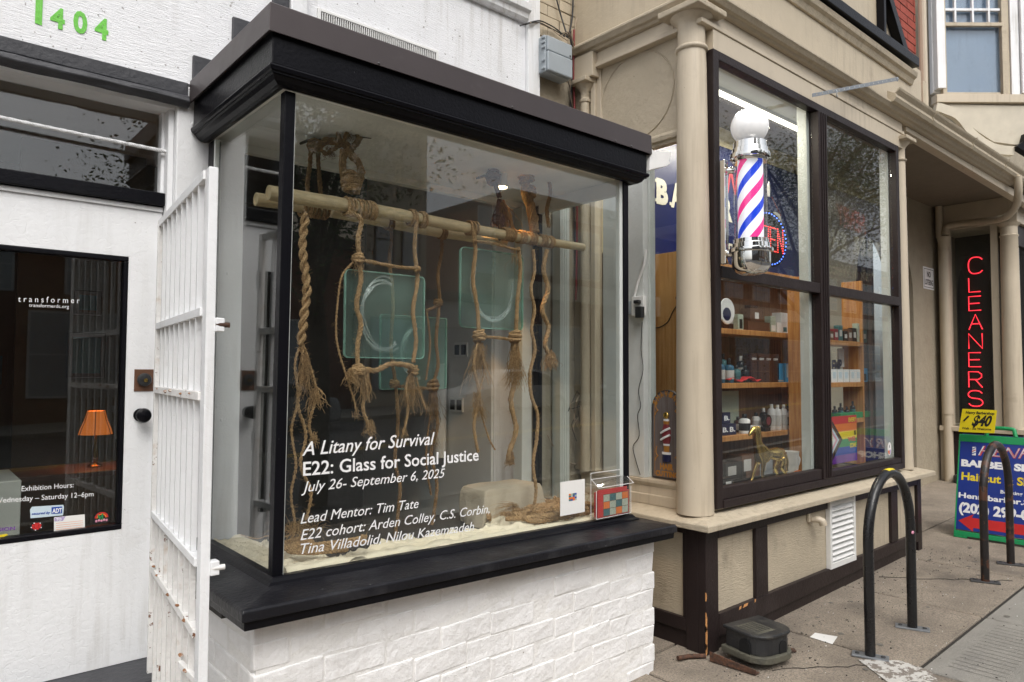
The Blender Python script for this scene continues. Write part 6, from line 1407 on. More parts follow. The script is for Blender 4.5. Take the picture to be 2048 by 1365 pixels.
for k, (px, w2, h2, m_, lb) in enumerate(((1470, 40, .12, 'bottle_black', 'black case on the window board behind the horse'), (1500, 36, .16, 'brown_print', 'brown box on the window board behind the horse'), (1530, 26, .10, 'grey_box', 'grey box on the window board behind the horse legs'))):
    carton(px-w2//2, px+w2//2, 0, 2.66, .77, h2, .12, m_, lb, (.1, .5, .3, .8), 'paper_label')
# things in the right pane
for k, px in enumerate((1665, 1674, 1683, 1693, 1702, 1711, 1720, 1731)):
    carton(px-4, px+4, 0, 2.46, zD, [.07, .09, .12, .08, .10, .11, .15, .10][k], .04, ['brown_print', 'plaque_red', 'teal_print', 'bottle_black', 'brown_print', 'bottle_black', 'sage_print', 'teal_print'][k],
           ['low brown box', 'dark red box', 'tall teal box', 'squat black box', 'brown box in the middle', 'slim black box', 'tallest sage box', 'teal box nearest the upright'][k]+' on the top shelf right of the mullion', (.2, .8, .3, .7), 'paper_label')
for k, px in enumerate((1668, 1680, 1692, 1705, 1716)):
    carton(px-5, px+6, 0, 2.46, zE, .10, .05, 'bottle_white' if k < 4 else 'bottle_white', ['white carton nearest the mullion on the middle right shelf', 'second white carton from the mullion on the middle right shelf', 'third white carton from the mullion on the middle right shelf', 'fourth white carton from the mullion on the middle right shelf', 'white carton next to the blue box on the middle right shelf'][k], (.25, .75, .3, .8), 'pale_blue')
carton(1722, 1735, 0, 2.46, zE, .11, .05, 'sky_blue_print', 'bright blue box at the end of the middle right shelf', (.2, .8, .1, .6), 'bottle_black')
for k, (x0, x1, m_) in enumerate(((1662, 1682, 'bottle_white'), (1700, 1714, 'bottle_white'))):
    tag(bx('printed_shirt', m_, aY(2.5, x0, 744).x, aY(2.5, x1, 744).x, 2.585, 2.60, zE+.12, zD-.05, None, .004), ['pale board standing behind the cartons near the mullion', 'narrow pale board standing behind the cartons'][k], 'board')
letters('lettering', 'EMP', aY(2.58, 1664, 742), aY(2.58, 1684, 740), .08, 'navy_box', bpy.data.objects['printed_shirt'], bold=.05)
for k, px in enumerate((1668, 1680, 1692, 1704, 1716, 1728)):
    bottle(px, 2.5, zF_, .02, [.10, .12, .09, .13, .11, .10][k], 'bottle_black', 'bottle_black', ['small black bottle nearest the mullion on the lowest right shelf', 'taller black bottle second on the lowest right shelf', 'short black bottle third on the lowest right shelf', 'tallest black bottle on the lowest right shelf', 'black bottle fifth on the lowest right shelf', 'black bottle nearest the upright on the lowest right shelf'][k], .25, 'teal_print')
for k, (a, b_) in enumerate(((1680, 1706), (1708, 1738))):
    carton(a, b_, 0, 2.445, zF_, .045, .10, 'green_print', ['green plastic basket left one on the lowest right shelf', 'green plastic basket right one on the lowest right shelf'][k], None, name='green_basket', cat='basket')
# rainbow poster standing behind the lower right pane
PYY = 2.27
p00 = aY(PYY, 1664, 915); X0, X1 = aY(PYY, 1665, 900).x, aY(PYY, 1714, 900).x; z0 = aY(PYY, 1690, 925).z; z1 = aY(PYY, 1690, 832).z
po = thing('rainbow_poster', (X0, PYY, z0), 'rainbow striped poster with chevrons and words in the lower right pane', 'poster')
hh = (z1-z0)/6; wd = X1-X0
for k, m_ in enumerate(('purple_print', 'blue_print', 'green_print', 'yellow_print', 'orange_print', 'red_print')):
    bx('stripe', m_, X0, X1, PYY, PYY+.003, z0+hh*k, z0+hh*(k+1)-.0001, po, 0)
zm = (z0+z1)/2
for k, m_ in enumerate(('black_print', 'brown_print', 'pale_blue', 'pink_print', 'paper_white')):
    e = .40-.07*k; y = PYY-.0005-.0004*k
    MB().prism([(X0-.001, y, zm-(z1-z0)*.5*min(1, e*2.1)), (X0+wd*e, y, zm), (X0-.001, y, zm+(z1-z0)*.5*min(1, e*2.1))], (0, -.0003, 0)).build('chevron', m_, po)
for s_, zz, m_, x0 in (('EVERY', .86, 'yellow_print', .66), ('IS', .57, 'black_print', .88), ('WEL', .44, 'red_print', .62), ('COME', .30, 'yellow_print', .70)):
    letters('lettering', s_, (X0+wd*x0, PYY-.001, z0+(z1-z0)*zz), (X0+wd*.97, PYY-.001, z0+(z1-z0)*zz), (z1-z0)*.09, m_, po, bold=.03)
# oval sticker low on the right pane
oc_ = aY(2.204, 1779, 898); MB2 = MB().prism([(oc_.x+math.cos(R(15*k))*.034, 2.2045, oc_.z+math.sin(R(15*k))*.05) for k in range(24)], (0, -.0006, 0)).build('oval_sticker', 'paper_white', panes['lr'] if False else None)
tag(MB2, 'white oval sticker with orange and lilac quarters low on the right pane', 'sticker')
MB().prism([(oc_.x-.001, 2.2038, oc_.z-.044), (oc_.x-.001, 2.2038, oc_.z-.012), (oc_.x-.03, 2.2038, oc_.z-.012), (oc_.x-.024, 2.2038, oc_.z-.034)], (0, -.0004, 0)).build('quarter', 'orange_print', MB2)
MB().prism([(oc_.x+.001, 2.2038, oc_.z-.044), (oc_.x+.001, 2.2038, oc_.z-.008), (oc_.x+.027, 2.2038, oc_.z-.008), (oc_.x+.022, 2.2038, oc_.z-.034)], (0, -.0004, 0)).build('quarter', 'lilac_print', MB2)
MB().ball((oc_.x, 2.2038, oc_.z+.018), .008, 10, 6, (.7, .1, 1.5)).build('figure_motif', 'black_print', MB2)
# ------------------------------------------------------------------ brass horse on the window board
hc = Vector((4.02, 2.36, .765)); HS = 1.0
def skinned(name, pts, edges, mat_, label, cat, root=0, sub=2):
    me = bpy.data.meshes.new(name); me.from_pydata([p for p, r in pts], edges, []); me.materials.append(M[mat_])
    o = bpy.data.objects.new(name, me); C.objects.link(o); o.modifiers.new('skin', 'SKIN')
    o.modifiers['skin'].use_smooth_shade = True
    s = o.modifiers.new('sub', 'SUBSURF'); s.levels = sub; s.render_levels = sub
    for i, (p, r) in enumerate(pts): me.skin_vertices[0].data[i].radius = (r, r); me.skin_vertices[0].data[i].use_root = (i == root)
    return tag(o, label, cat)
# horse faces left (towards -x) turned a little to the street
def hp(f, z, s=0): return Vector((-f*.97-s*.22, -s*.97+f*.18, z))        # f forward, s sideways
H = [(hp(0, .172), .033), (hp(.05, .168), .036), (hp(.10, .176), .038), (hp(-.045, .176), .034), (hp(-.085, .172), .024),   # trunk 0..4
     (hp(.125, .215), .030), (hp(.137, .262), .022), (hp(.14, .297), .018), (hp(.160, .312), .017), (hp(.188, .290), .012), (hp(.202, .274), .011),   # neck, head 5..10
     (hp(.105, .13, .022), .016), (hp(.115, .075, .022), .009), (hp(.118, .03, .022), .007), (hp(.132, .006, .022), .008),   # front leg 11..14
     (hp(.105, .13, -.022), .016), (hp(.135, .085, -.022), .009), (hp(.155, .04, -.022), .007), (hp(.185, .006, -.022), .008),   # 15..18
     (hp(-.07, .13, .022), .02), (hp(-.05, .092, .022), .013), (hp(-.085, .06, .022), .008), (hp(-.075, .006, .022), .008),   # hind 19..22
     (hp(-.07, .13, -.022), .02), (hp(-.04, .088, -.022), .013), (hp(-.065, .055, -.022), .008), (hp(-.045, .006, -.022), .008),   # 23..26
     (hp(-.108, .165), .010), (hp(-.125, .12), .012), (hp(-.122, .06), .008), (hp(.132, .325, .008), .004), (hp(.132, .325, -.008), .004)]
E_ = [(0, 1), (1, 2), (0, 3), (3, 4), (2, 5), (5, 6), (6, 7), (7, 8), (8, 9), (9, 10), (2, 11), (11, 12), (12, 13), (13, 14), (2, 15), (15, 16), (16, 17), (17, 18), (3, 19), (19, 20), (20, 21), (21, 22), (3, 23), (23, 24), (24, 25), (25, 26), (4, 27), (27, 28), (28, 29), (7, 30), (7, 31)]
ho = skinned('horse_figurine', H, E_, 'brass', 'polished brass horse figurine standing in the lower left of the barber window', 'figurine')
ho.location = aY(2.40, 1546, 955); ho.location.z = .766; ho.scale = (1.12, 1.12, 1.2); WORLD[ho.name] = ho.location.copy()
q = MB()
for k in range(9):
    f = .118+.002*k; z = .20+k*.0135; q.ball(hp(f-.022, z), .011, 8, 6, (1.2, .5, 1.2))
q.build('mane', 'brass', ho, smooth=80, origin=(0, 0, 0)).location = (0, 0, 0)
# white jug with an orange fish shape beside it
X_ = aY(2.46, 1583, 940).x; t = thing('ceramic_jug', (X_, 2.46, .766), 'white ceramic cup with a curled orange handle shape beside the brass horse', 'ceramic cup')
MB().lathe([(.03, .80), (.045, .83), (.05, .87), (.048, .91), (.052, .955), (.049, .955), (.044, .91)], (X_, 2.46, 0), 28).build('cup', 'porcelain', t, smooth=50)
MB().ball((X_+.01, 2.42, .81), .04, 16, 10, (1.2, .5, .45)).build('orange_glaze', 'orange_print', t, smooth=80)
MB().ball((X_+.02, 2.45, .785), .045, 16, 10, (1.3, .6, .42)).build('white_foot', 'porcelain', t, smooth=80)
MB().tube(smooth_path([Vector((X_+.05, 2.45, .93)), Vector((X_+.075, 2.44, .90)), Vector((X_+.06, 2.44, .86))], 5), .007, 8).build('handle', 'porcelain', t, smooth=60)
t = carton(1446, 1464, 0, 2.38, .766, .10, .05, 'bottle_black', 'small dark frame with a pale picture behind the brass horse', (.2, .8, .2, .8), 'paper_label')
tag(bx('dark_tray', 'plastic_black', 3.46, 3.98, 2.30, 2.40, .7655, .79, None, .004), 'flat dark tray on the window board under the brass horse', 'tray')
tag(bx('card_sheet', 'sage_print', aY(2.70, 1443, 744).x, aY(2.70, 1500, 744).x, 2.79, 2.81, zC, zB-.06, None, .004), 'grey green card panel with small print behind the navy cartons', 'panel')
# shaving plaque in the side window (faces the side)
PX = SX+.040
def side(px, py): return aX(PX, px, py)
b0, b1 = side(1279, 945), side(1352, 952); tz_ = side(1316, 780).z
pl = thing('shaving_plaque', (PX, (b0.y+b1.y)/2, .89), 'arched plaque reading SHAVING HAIR CUTTING with a carved barber pole', 'plaque')
pz0 = .892; yl, yr = 2.585, 2.375; wv = (yl-yr)/2; yc = (yl+yr)/2; zt3 = tz_; spring = zt3-wv*1.0
def arc_poly(ins, x):
    w_ = wv-ins; return [(x, yc+w_, pz0+ins), (x, yc-w_, pz0+ins)]+[(x, yc-math.cos(R(12*k))*w_, spring+math.sin(R(12*k))*(w_)) for k in range(16)]
MB().prism(arc_poly(0, PX), (.022, 0, 0)).build('board', 'plaque_edge', pl)
MB().prism(arc_poly(.010, PX-.003), (.0028, 0, 0)).build('face', 'plaque_grey', pl)
MB().tube([Vector(p) for p in arc_poly(.022, PX-.004)], .0016, 5, closed=True).build('painted_border', 'gold_print', pl)
for i, ch in enumerate('SHAVING'):
    th = R(158-i*22.6); rr_ = wv*.66; c_ = Vector((PX-.0035, yc+math.cos(th)*-1*-1*rr_, spring+math.sin(th)*rr_))
    c_.y = yc-math.cos(math.pi-th)*-rr_ if False else yc+(-math.cos(math.pi-th))*-rr_*-1
    c_.y = yc-math.cos(th)*rr_
    rt_ = Vector((0, -math.sin(th), -math.cos(th))); up_2 = Vector((0, -math.cos(th), math.sin(th)))
    letters('lettering', ch, c_-rt_*.011, c_+rt_*.011, .030, 'gold_print', pl, up=up_2, bold=.05)
letters('lettering', 'HAIR', (PX-.0035, yc+.046, pz0+.055), (PX-.0035, yc-.046, pz0+.055), .032, 'gold_print', pl, bold=.05)
letters('lettering', 'CUTTING', (PX-.0035, yc+.078, pz0+.016), (PX-.0035, yc-.078, pz0+.016), .028, 'gold_print', pl, bold=.05)
zz = pz0+.10
for prof, m_, nm in (([(.034, 0), (.034, .045)], 'navy_box', 'pole_base'), ([(.036, .0455), (.036, .060)], 'vinyl_white', 'pole_ring'), ([(.022, .0605), (.024, .10)], 'gold_print', 'pole_neck'), ([(.026, .1005), (.026, .112)], 'vinyl_white', 'pole_ring'),
                     ([(.026, .1125), (.036, .15), (.036, .19), (.022, .235)], 'plaque_red', 'pole_barrel'), ([(.022, .2355), (.024, .255)], 'gold_print', 'pole_neck'), ([(.023, .2555), (.023, .268)], 'vinyl_white', 'pole_ring')):
    q = MB().lathe([(r*.85, zz+z*.9) for r, z in prof], (PX-.004, yc, 0), 20)
    for v in q.v: v.x = PX-.004+(v.x-PX+.004)*.45
    q.build(nm, m_, pl, smooth=40)
q = MB(); q.ball((PX-.006, yc, zz+.262), .020, 16, 10, (.5, 1, 1)); q.build('pole_ball', 'brass', pl, smooth=80)
for z0_ in (.122, .165):
    q = MB(); q.tube([(PX-.013-.008*math.sin(math.pi*k/8), yc+.032-.064*k/8, zz+(z0_+.035*(k/8))*.9+.012) for k in range(9)], .0065, 6); q.build('pole_stripe', 'vinyl_white', pl, smooth=60)
for s_ in (1, -1):
    for zc_ in (.10, .36):
        P_ = [Vector((PX-.0038, yc+s_*(.068+.012*math.cos(t*.9)*(1-t/14)), pz0+zc_+.0+.075*t/9+.008*math.sin(t*.9))) for t in range(10)]
        MB().tube(smooth_path(P_, 3), .0032, 5).build('scroll', 'gold_print', pl, smooth=60)
# sockets and chargers on the jamb
JX = SX+.0035
def jamb(px, py): return aX(JX, px, py)
P = jamb(1281, 612); so = thing('outlet_box', P, 'white outlet box with plugged chargers on the pale jamb of the side window', 'socket')
bx('box', 'white_plastic', JX-.03, JX-.0005, P.y-.045, P.y+.045, P.z-.06, P.z+.055, so, .004)
bx('grey_cover', 'grey_box', JX-.025, JX-.0005, P.y+.046, P.y+.075, P.z-.05, P.z+.03, so, .005)
bx('charger', 'plastic_black', JX-.065, JX-.0305, P.y-.055, P.y-.01, P.z-.075, P.z-.01, so, .004)
bx('plug', 'plastic_black', JX-.055, JX-.0305, P.y-.03, P.y+.01, P.z+.01, P.z+.03, so, .004)
MB().tube(smooth_path([P+Vector((-.02, .03, .055)), jamb(1280, 560)+Vector((-.01, 0, 0)), jamb(1290, 530)+Vector((-.01, 0, 0)), jamb(1293, 500)+Vector((-.005, 0, 0))], 6), .008, 8).build('conduit', 'white_plastic', so, smooth=60)
cable('thin black cord zigzagging down the pale jamb', [jamb(x, y)+Vector((-.008, 0, 0)) for x, y in ((1286, 645), (1284, 700), (1288, 740), (1279, 780), (1283, 812), (1277, 832), (1280, 872), (1268, 893), (1273, 920), (1282, 950))], .0022, group='cords on the jamb')
cable('short black cord across the pine plank', [aX(3.545, x, y) for x, y in ((1296, 652), (1315, 656), (1335, 645), (1345, 625), (1358, 605))], .003, group='cords on the jamb')
# ------------------------------------------------------------------ barber pole
pc = (3.42, 2.0)
bp = thing('barber_pole', (pc[0], pc[1], 2.03), 'chrome barber pole with spiral stripes and a white globe on top', 'barber pole')
def slim(pr): return [(r*.93, z) for r, z in pr]
def pzz(y): return aY(pc[1], 1500, y).z
K = lambda prof: [(r, z) for r, z in prof]
zc0, zc1, zg0, zg1, zt4 = pzz(546), pzz(487), pzz(487), pzz(326), pzz(286)
MB().lathe(slim([(.02, zc0-.012), (.05, zc0-.010), (.085, zc0+.004), (.104, zc0+.03), (.108, zc0+.06), (.108, zc0+.105), (.122, zc0+.108), (.124, zc0+.118), (.122, zc0+.128), (.106, zc0+.132), (.104, zc0+.155), (.098, zc0+.158), (.097, zc0+.178), (.09, zc0+.18)]), (*pc, 0), 48).build('lower_cap', 'chrome', bp, smooth=35)
zl = zc0+.1805
MB().lathe(slim([(.094, zg1-.0), (.096, zg1+.002), (.100, zg1+.016), (.112, zg1+.020), (.114, zg1+.032), (.112, zg1+.044), (.102, zg1+.048), (.100, zg1+.072), (.094, zg1+.075), (.092, zg1+.108), (.06, zg1+.112)]), (*pc, 0), 48).build('upper_cap', 'chrome', bp, smooth=35)
o = MB().lathe([(.066, zl), (.066, zg1-.001)], (*pc, 0), 48).build('striped_core', 'pole_stripes', bp, smooth=40, origin=(*pc, (zl+zg1)/2))
q = MB(); n_ = 48; b0_ = []
for r_ in (.086, .0835):
    for z in (zl, zg1-.001):
        for j in range(n_): th = 2*math.pi*j/n_; q.v.append(Vector((pc[0]+math.cos(th)*r_, pc[1]+math.sin(th)*r_, z)))
for j in range(n_):
    j2 = (j+1) % n_; q.f += [(j, j2, n_+j2, n_+j), (2*n_+j2, 2*n_+j, 3*n_+j, 3*n_+j2)]
q.build('glass_tube', 'pole_glass', bp, smooth=60)
MB().ball((pc[0], pc[1], pzz(254)), .099, 40, 24).build('globe', 'globe_white', bp, smooth=80)
MB().hexa([(3.365, 2.12, 2.09), (3.40, 2.12, 2.09), (3.40, 2.157, 2.09), (3.365, 2.157, 2.09), (3.365, 2.12, 2.66), (3.40, 2.12, 2.66), (3.40, 2.157, 2.66), (3.365, 2.157, 2.66)]).build('wall_bracket', 'chrome', bp, bevel=.003)
for z in (2.145, 2.60): MB().tube([(3.385, 2.13, z), (3.395, 2.10, z), (3.41, 2.085, z)], .018, 14).lathe([(.022, 0), (.022, .012)], (3.383, 2.125, z), 14, [Vector((1, 0, 0)), Vector((0, 0, 1)), Vector((0, -1, 0))]).build('arm', 'chrome', bp, smooth=50)
# ================================================================== gallery interior seen through the door
tb = thing('side_table', (.86, 4.7, .33), 'low dark table under the glowing lamp inside the gallery', 'table')
bx('top', 'brown_print', .40, 1.25, 4.5, 4.95, .91, .94, tb, .004)
for x in (.42, 1.20):
    for y in (4.52, 4.90): bx('leg', 'brown_print', x, x+.03, y, y+.03, .322, .9095, tb, .003)
LP = (.875, 4.70)
lp = thing('table_lamp', (*LP, .941), 'small table lamp with a glowing orange shade behind the door glass', 'lamp')
MB().lathe([(.04, .941), (.04, .95), (.012, .965), (.018, 1.01), (.01, 1.07), (.008, 1.13)], (*LP, 0), 20).build('base', 'brass', lp, smooth=50)
q = MB(); prof = [(.088, 1.13), (.080, 1.16), (.060, 1.21), (.045, 1.265)]; n_ = 24
for r, z in prof:
    for j in range(n_): th = 2*math.pi*j/n_; q.v.append(Vector((LP[0]+math.cos(th)*r, LP[1]+math.sin(th)*r, z)))
for i in range(3):
    for j in range(n_): q.f.append((i*n_+j, i*n_+(j+1) % n_, (i+1)*n_+(j+1) % n_, (i+1)*n_+j))
o = q.build('shade', 'lamp_shade', lp, smooth=60)
q = MB()
for j in range(6):
    th = 2*math.pi*j/6+.3; q.tube([(LP[0]+math.cos(th)*r*1.01, LP[1]+math.sin(th)*r*1.01, z) for r, z in prof], .0022, 5)
q.build('shade_wire', 'brown_print', lp)
pl_ = bpy.data.objects.new('lamp_light', bpy.data.lights.new('lamp_light', 'POINT')); C.objects.link(pl_); pl_.data.energy = 1.0; pl_.data.color = (1, .45, .12); pl_.data.shadow_soft_size = .04; pl_.location = (LP[0], LP[1], 1.19)
for k, (x, z, w_, h_) in enumerate(((.80, 1.60, .22, .30), (.80, 1.95, .16, .16), (.36, 1.5, .2, .26))):
    t = thing('framed_picture', (x, 6.18, z), ['dark framed picture above the lamp in the gallery', 'small dark framed picture higher on the gallery wall', 'dark framed picture left of the lamp in the gallery'][k], 'picture', 'framed pictures in the gallery')
    yy = 5.4 if k < 2 else 6.1; x2 = x*yy/4.6
    bx('frame', 'tan_frame', x2-w_/2, x2+w_/2, yy, yy+.02, z-h_/2, z+h_/2, t, .004); bx('picture', 'teal_print', x2-w_/2+.03, x2+w_/2-.03, yy-.002, yy-.0005, z-h_/2+.03, z+h_/2-.03, t, 0)
bx('partition', 'wall_tan', .55, 1.28, 5.43, 5.5, .321, 2.999, rm, 0)
tag(bx('grey_counter', 'wall_grey', -.3, .42, 3.75, 4.2, .321, 1.02, None, .004), 'plain grey counter low inside the gallery doorway', 'counter')
# ================================================================== security gate
gt = thing('security_gate', (.777, 3.05, .05), 'white barred security gate swung open with rust eating its lower rails', 'gate')
gd = Vector((-.1097, -.994, 0)).normalized(); gn = Vector((.994, -.1097, 0)).normalized(); G0 = Vector((.777, 3.05, 0)); GW = .90
def gp_(t, z, o=0): return G0+gd*t+gn*o+Vector((0, 0, z))
def gbox(name, t0, t1, z0, z1, o0=-.012, o1=.012, mat_='white_rusty', parent=gt, bev=.002, dz=0):
    return MB().hexa([gp_(t0, z0, o1), gp_(t1, z0+dz, o1), gp_(t1, z0+dz, o0), gp_(t0, z0, o0), gp_(t0, z1, o1), gp_(t1, z1+dz, o1), gp_(t1, z1+dz, o0), gp_(t0, z1, o0)]).build(name, mat_, parent, bevel=bev, fixn=True)
gbox('frame_post', .872, .925, .06, 2.10, -.006, .020, 'white_paint')
gbox('frame_post', .0, .022, .06, 2.10)
gbox('rail', .0225, .8715, 2.072, 2.10, -.012, .012, 'white_paint')
for z, mt in ((1.675, 'white_paint'), (1.425, 'white_rusty'), (.94, 'white_paint'), (.735, 'white_rusty'), (.10, 'white_rusty')): gbox('rail', .0225, .8715, z-.013, z+.013, -.013, .013, mt)
gme = None
for i in range(8):
    t = .115+i*.0955
    for z0, z1 in ((1.6885, 2.0715), (1.4385, 1.6615), (.9535, 1.4115), (.7485, .9265), (.1135, .7215)):
        gbox('bar', t-.008, t+.008, z0, z1, -.008, .008, 'white_paint' if z0 > .93 else 'white_rusty', bev=0)
for (t, z) in ((.12, .76), (.2, .745), (.45, .74), (.62, .75), (.75, .74), (.10, 1.43), (.3, 1.425), (.4, 1.43), (.6, 1.425), (.75, 1.43), (.7, .62), (.78, .60), (.8, .56)):
    q = MB(); q.ball(gp_(t, z, -.013), rnd.uniform(.005, .011), 7, 5, (.8, 1.5, .5)); o = q.build('rust_scab', 'rust_patch', gt, smooth=60)
for z in (1.635, .93):
    h_ = MB().box(*sorted((gp_(.93, 0, .02).x, gp_(.93, 0, .045).x)), *sorted((gp_(.90, 0).y, gp_(.935, 0).y)), z-.02, z+.02).build('latch_plate', 'white_paint', gt, bevel=.002)
    MB().tube([gp_(.925, z, .02), gp_(.925, z, .06)], .008, 10).build('latch_pin', 'rust' if z > 1 else 'white_rusty', gt, smooth=50)
bx('kick_bar', 'white_rusty', *sorted((gp_(.72, 0, -.02).x, gp_(.72, 0, -.005).x)), *sorted((gp_(.70, 0).y, gp_(.86, 0).y)), .585, .605, gt, .002)
for z in (1.9, 1.2, .5): MB().tube([gp_(-.012, z-.04), gp_(-.012, z+.04)], .010, 10).build('hinge', 'white_paint', gt, smooth=50)

# ================================================================== bicycle racks
def rack(xa, xb, y, H_, r, label, mat_, extra=None):
    t = thing('bike_rack', ((xa+xb)/2, y, gz((xa+xb)/2)), label, 'bike rack', 'hoop bike racks on the pavement')
    rad = (xb-xa)/2; pts = [Vector((xa, y, gz(xa)+.006))]+[Vector((xa, y, gz(xa)+(H_-rad*1.18)*k/6)) for k in range(1, 7)]
    zt5 = gz((xa+xb)/2)+H_-rad*1.18
    pts += [Vector(((xa+xb)/2-math.cos(math.pi*k/20)*rad, y, zt5+math.sin(math.pi*k/20)*rad*1.18)) for k in range(1, 20)]
    pts += [Vector((xb, y, gz(xb)+(H_-rad*1.18)*k/6)) for k in range(6, 0, -1)]+[Vector((xb, y, gz(xb)+.006))]
    MB().tube(pts, r, 20).build('hoop', mat_, t, smooth=60)
    for x in (xa, xb):
        z = gz(x); a = R(20) if True else 0
        u2 = Vector((.35, -.94, 0)); u3 = Vector((.94, .35, 0))
        f = MB().obox((x, y, z+.005), [u2, u3, Vector((0, 0, 1))], .085, .034, .005).build('foot_plate', 'galvanised' if 'glossy' in label else 'steel_dark', t, bevel=.002)
        for s in (-.06, .06): MB().lathe([(.011, z+.0101), (.011, z+.016), (.006, z+.018)], Vector((x, y, 0))+u2*s, 8).build('bolt', 'steel_dark', f, smooth=40)
    return t
r1 = rack(3.812, 4.375, 1.585, .905, .0255, 'glossy black hoop bike rack nearest the camera with a yellow sticker', 'rack_black')
rack(5.60, 6.19, 1.565, .90, .0255, 'worn hoop bike rack with brown rust in front of the sandwich board', 'rack_rusty')
zt6 = gz(4.1)+.905
q = MB(); n_ = 7
for i in range(13):
    f = i/12; a = math.pi*(.50+.045*(f-.5)*2); c_ = Vector(((3.812+4.375)/2-math.cos(a)*.2815, 1.585, gz(4.09)+.905-.2815*1.18+math.sin(a)*.2815*1.18))
    nrm = Vector((-math.cos(a), 0, math.sin(a))).normalized()
    for j in range(n_):
        th = R(-60+100*j/(n_-1)); q.v.append(c_+nrm*math.cos(th)*.0262+Vector((0, -1, 0))*math.sin(th)*.0262)
for i in range(12):
    for j in range(n_-1): a = i*n_+j; q.f.append((a, a+1, a+n_+1, a+n_))
o = q.build('sticker', 'yellow_print', r1); s_m = o.modifiers.new('s', 'SOLIDIFY'); s_m.thickness = .0006
q = MB().ball((4.376-.02, 1.566, .60), .012, 8, 6, (1.4, .5, .8)).build('pink_scuff', 'pink_print', r1)
# ================================================================== rodent bait box and scrap metal
bc = Vector((3.46, 1.93, gz(3.46)))
A0 = aZ(.05, 1420, 1290)
bt = thing('bait_box', (3.42, 1.98, gz(3.4)), 'black plastic rodent bait box by the corner of the barber shop', 'bait box')
# outline (flat side towards the wall), front corners rounded; built in its own axes
bu = Vector((.985, -.17, 0)).normalized(); bv = Vector((.17, .985, 0)).normalized(); BO = Vector((3.262, 2.085, 0))
def boutline(ins, z, x1=.265, y1=-.235, r=.09):
    pts = [(ins, -ins), (ins, y1+ins+.0)]
    pts = [(ins, -ins)]
    for k in range(7): th = R(180+15*k); pts.append((r+math.cos(th)*(r-ins), y1+r+math.sin(th)*(r-ins)))
    for k in range(7): th = R(270+15*k); pts.append((x1-r+math.cos(th)*(r-ins), y1+r+math.sin(th)*(r-ins)))
    pts.append((x1-ins, -ins)); return [BO+bu*a+bv*b_+Vector((0, 0, z)) for a, b_ in pts]
zb0 = gz(3.45)+.03
MB().prism(boutline(-.012, zb0), (0, 0, .035)).build('tray_base', 'plastic_dirty', bt, bevel=.006)
MB().prism(boutline(.006, zb0+.0355), (0, 0, .085)).build('body', 'plastic_black', bt, bevel=.004)
lid = MB().prism(boutline(-.006, zb0+.121), (0, 0, .016)).build('lid', 'plastic_black', bt, bevel=.006)
MB().prism([BO+bu*a+bv*b_+Vector((0, 0, zb0+.1372)) for a, b_ in ((.03, -.05), (.03, -.19), (.16, -.19), (.16, -.05))], (0, 0, .0012)).build('raised_panel', 'plastic_dirty', lid, bevel=.0005)
for i in range(5): MB().prism([BO+bu*a+bv*b_+Vector((0, 0, zb0+.1386)) for a, b_ in ((.04+i*.024, -.06), (.04+i*.024, -.17), (.05+i*.024, -.17), (.05+i*.024, -.06))], (0, 0, .0008)).build('text_bar', 'plastic_black', lid)
def hole(a, b_, dirv, w_, h_):
    c_ = BO+bu*a+bv*b_; sd = Vector((-dirv.y, dirv.x, 0)); pts = [c_+sd*w_+Vector((0, 0, zb0+.037)), c_-sd*w_+Vector((0, 0, zb0+.037))]+[c_-sd*w_*math.cos(R(20*k))+Vector((0, 0, zb0+.037+h_-w_+w_*math.sin(R(20*k)))) for k in range(0, 10)]
    return MB().prism(pts, dirv*.004).build('entry_hole', 'void_black', bt)
hole(.006-.0030, -.13, -bu, .033, .068); hole(.165, -.229, -bv, .026, .06)
an = thing('scrap_angle', (3.3, 1.8, gz(3.3)), 'rusty angle iron lying in front of the bait box', 'scrap metal')
def angle(p0, p1, w_, h_, t_, par, nm='flange'):
    p0, p1 = Vector(p0), Vector(p1); d = (p1-p0).normalized(); s_ = Vector((d.y, -d.x, 0))
    MB().hexa([p0, p1, p1+s_*t_, p0+s_*t_, p0+Vector((0, 0, h_)), p1+Vector((0, 0, h_*.5)), p1+s_*t_+Vector((0, 0, h_*.5)), p0+s_*t_+Vector((0, 0, h_))]).build(nm, 'rust', par, bevel=.002, fixn=True)
    MB().hexa([p0-s_*w_, p1-s_*w_, p1-s_*.0005, p0-s_*.0005, p0-s_*w_+Vector((0, 0, t_)), p1-s_*w_+Vector((0, 0, t_)), p1-s_*.0005+Vector((0, 0, t_)), p0-s_*.0005+Vector((0, 0, t_))]).build(nm, 'rust', par, bevel=.002, fixn=True)
p0, p1 = aZ(.03, 1420, 1322), aZ(.03, 1513, 1352)
angle((p0.x, p0.y, gz(3.3)), (p1.x, p1.y, gz(3.4)), .035, .048, .006, an)
p0, p1 = aZ(.03, 1543, 1298), aZ(.03, 1583, 1306)
a2 = tag(MB().prism([Vector((p0.x-.12, p0.y+.05, gz(3.5)+.002)), Vector((p1.x, p1.y+.035, gz(3.7)+.002)), Vector((p1.x+.03, p1.y+.0, gz(3.7)+.002)), Vector((p1.x+.0, p1.y-.028, gz(3.7)+.002)), Vector((p0.x-.12, p0.y-.02, gz(3.5)+.002))], (0, 0, .006)).build('scrap_strap', 'rust', bevel=.001), 'rounded rusty iron strap sticking out right of the bait box', 'scrap metal')
MB().lathe([(.012, gz(3.7)+.0082), (.012, gz(3.7)+.012), (.006, gz(3.7)+.013)], (p1.x-.01, p1.y+.005, 0), 10).build('rivet', 'rust', a2)
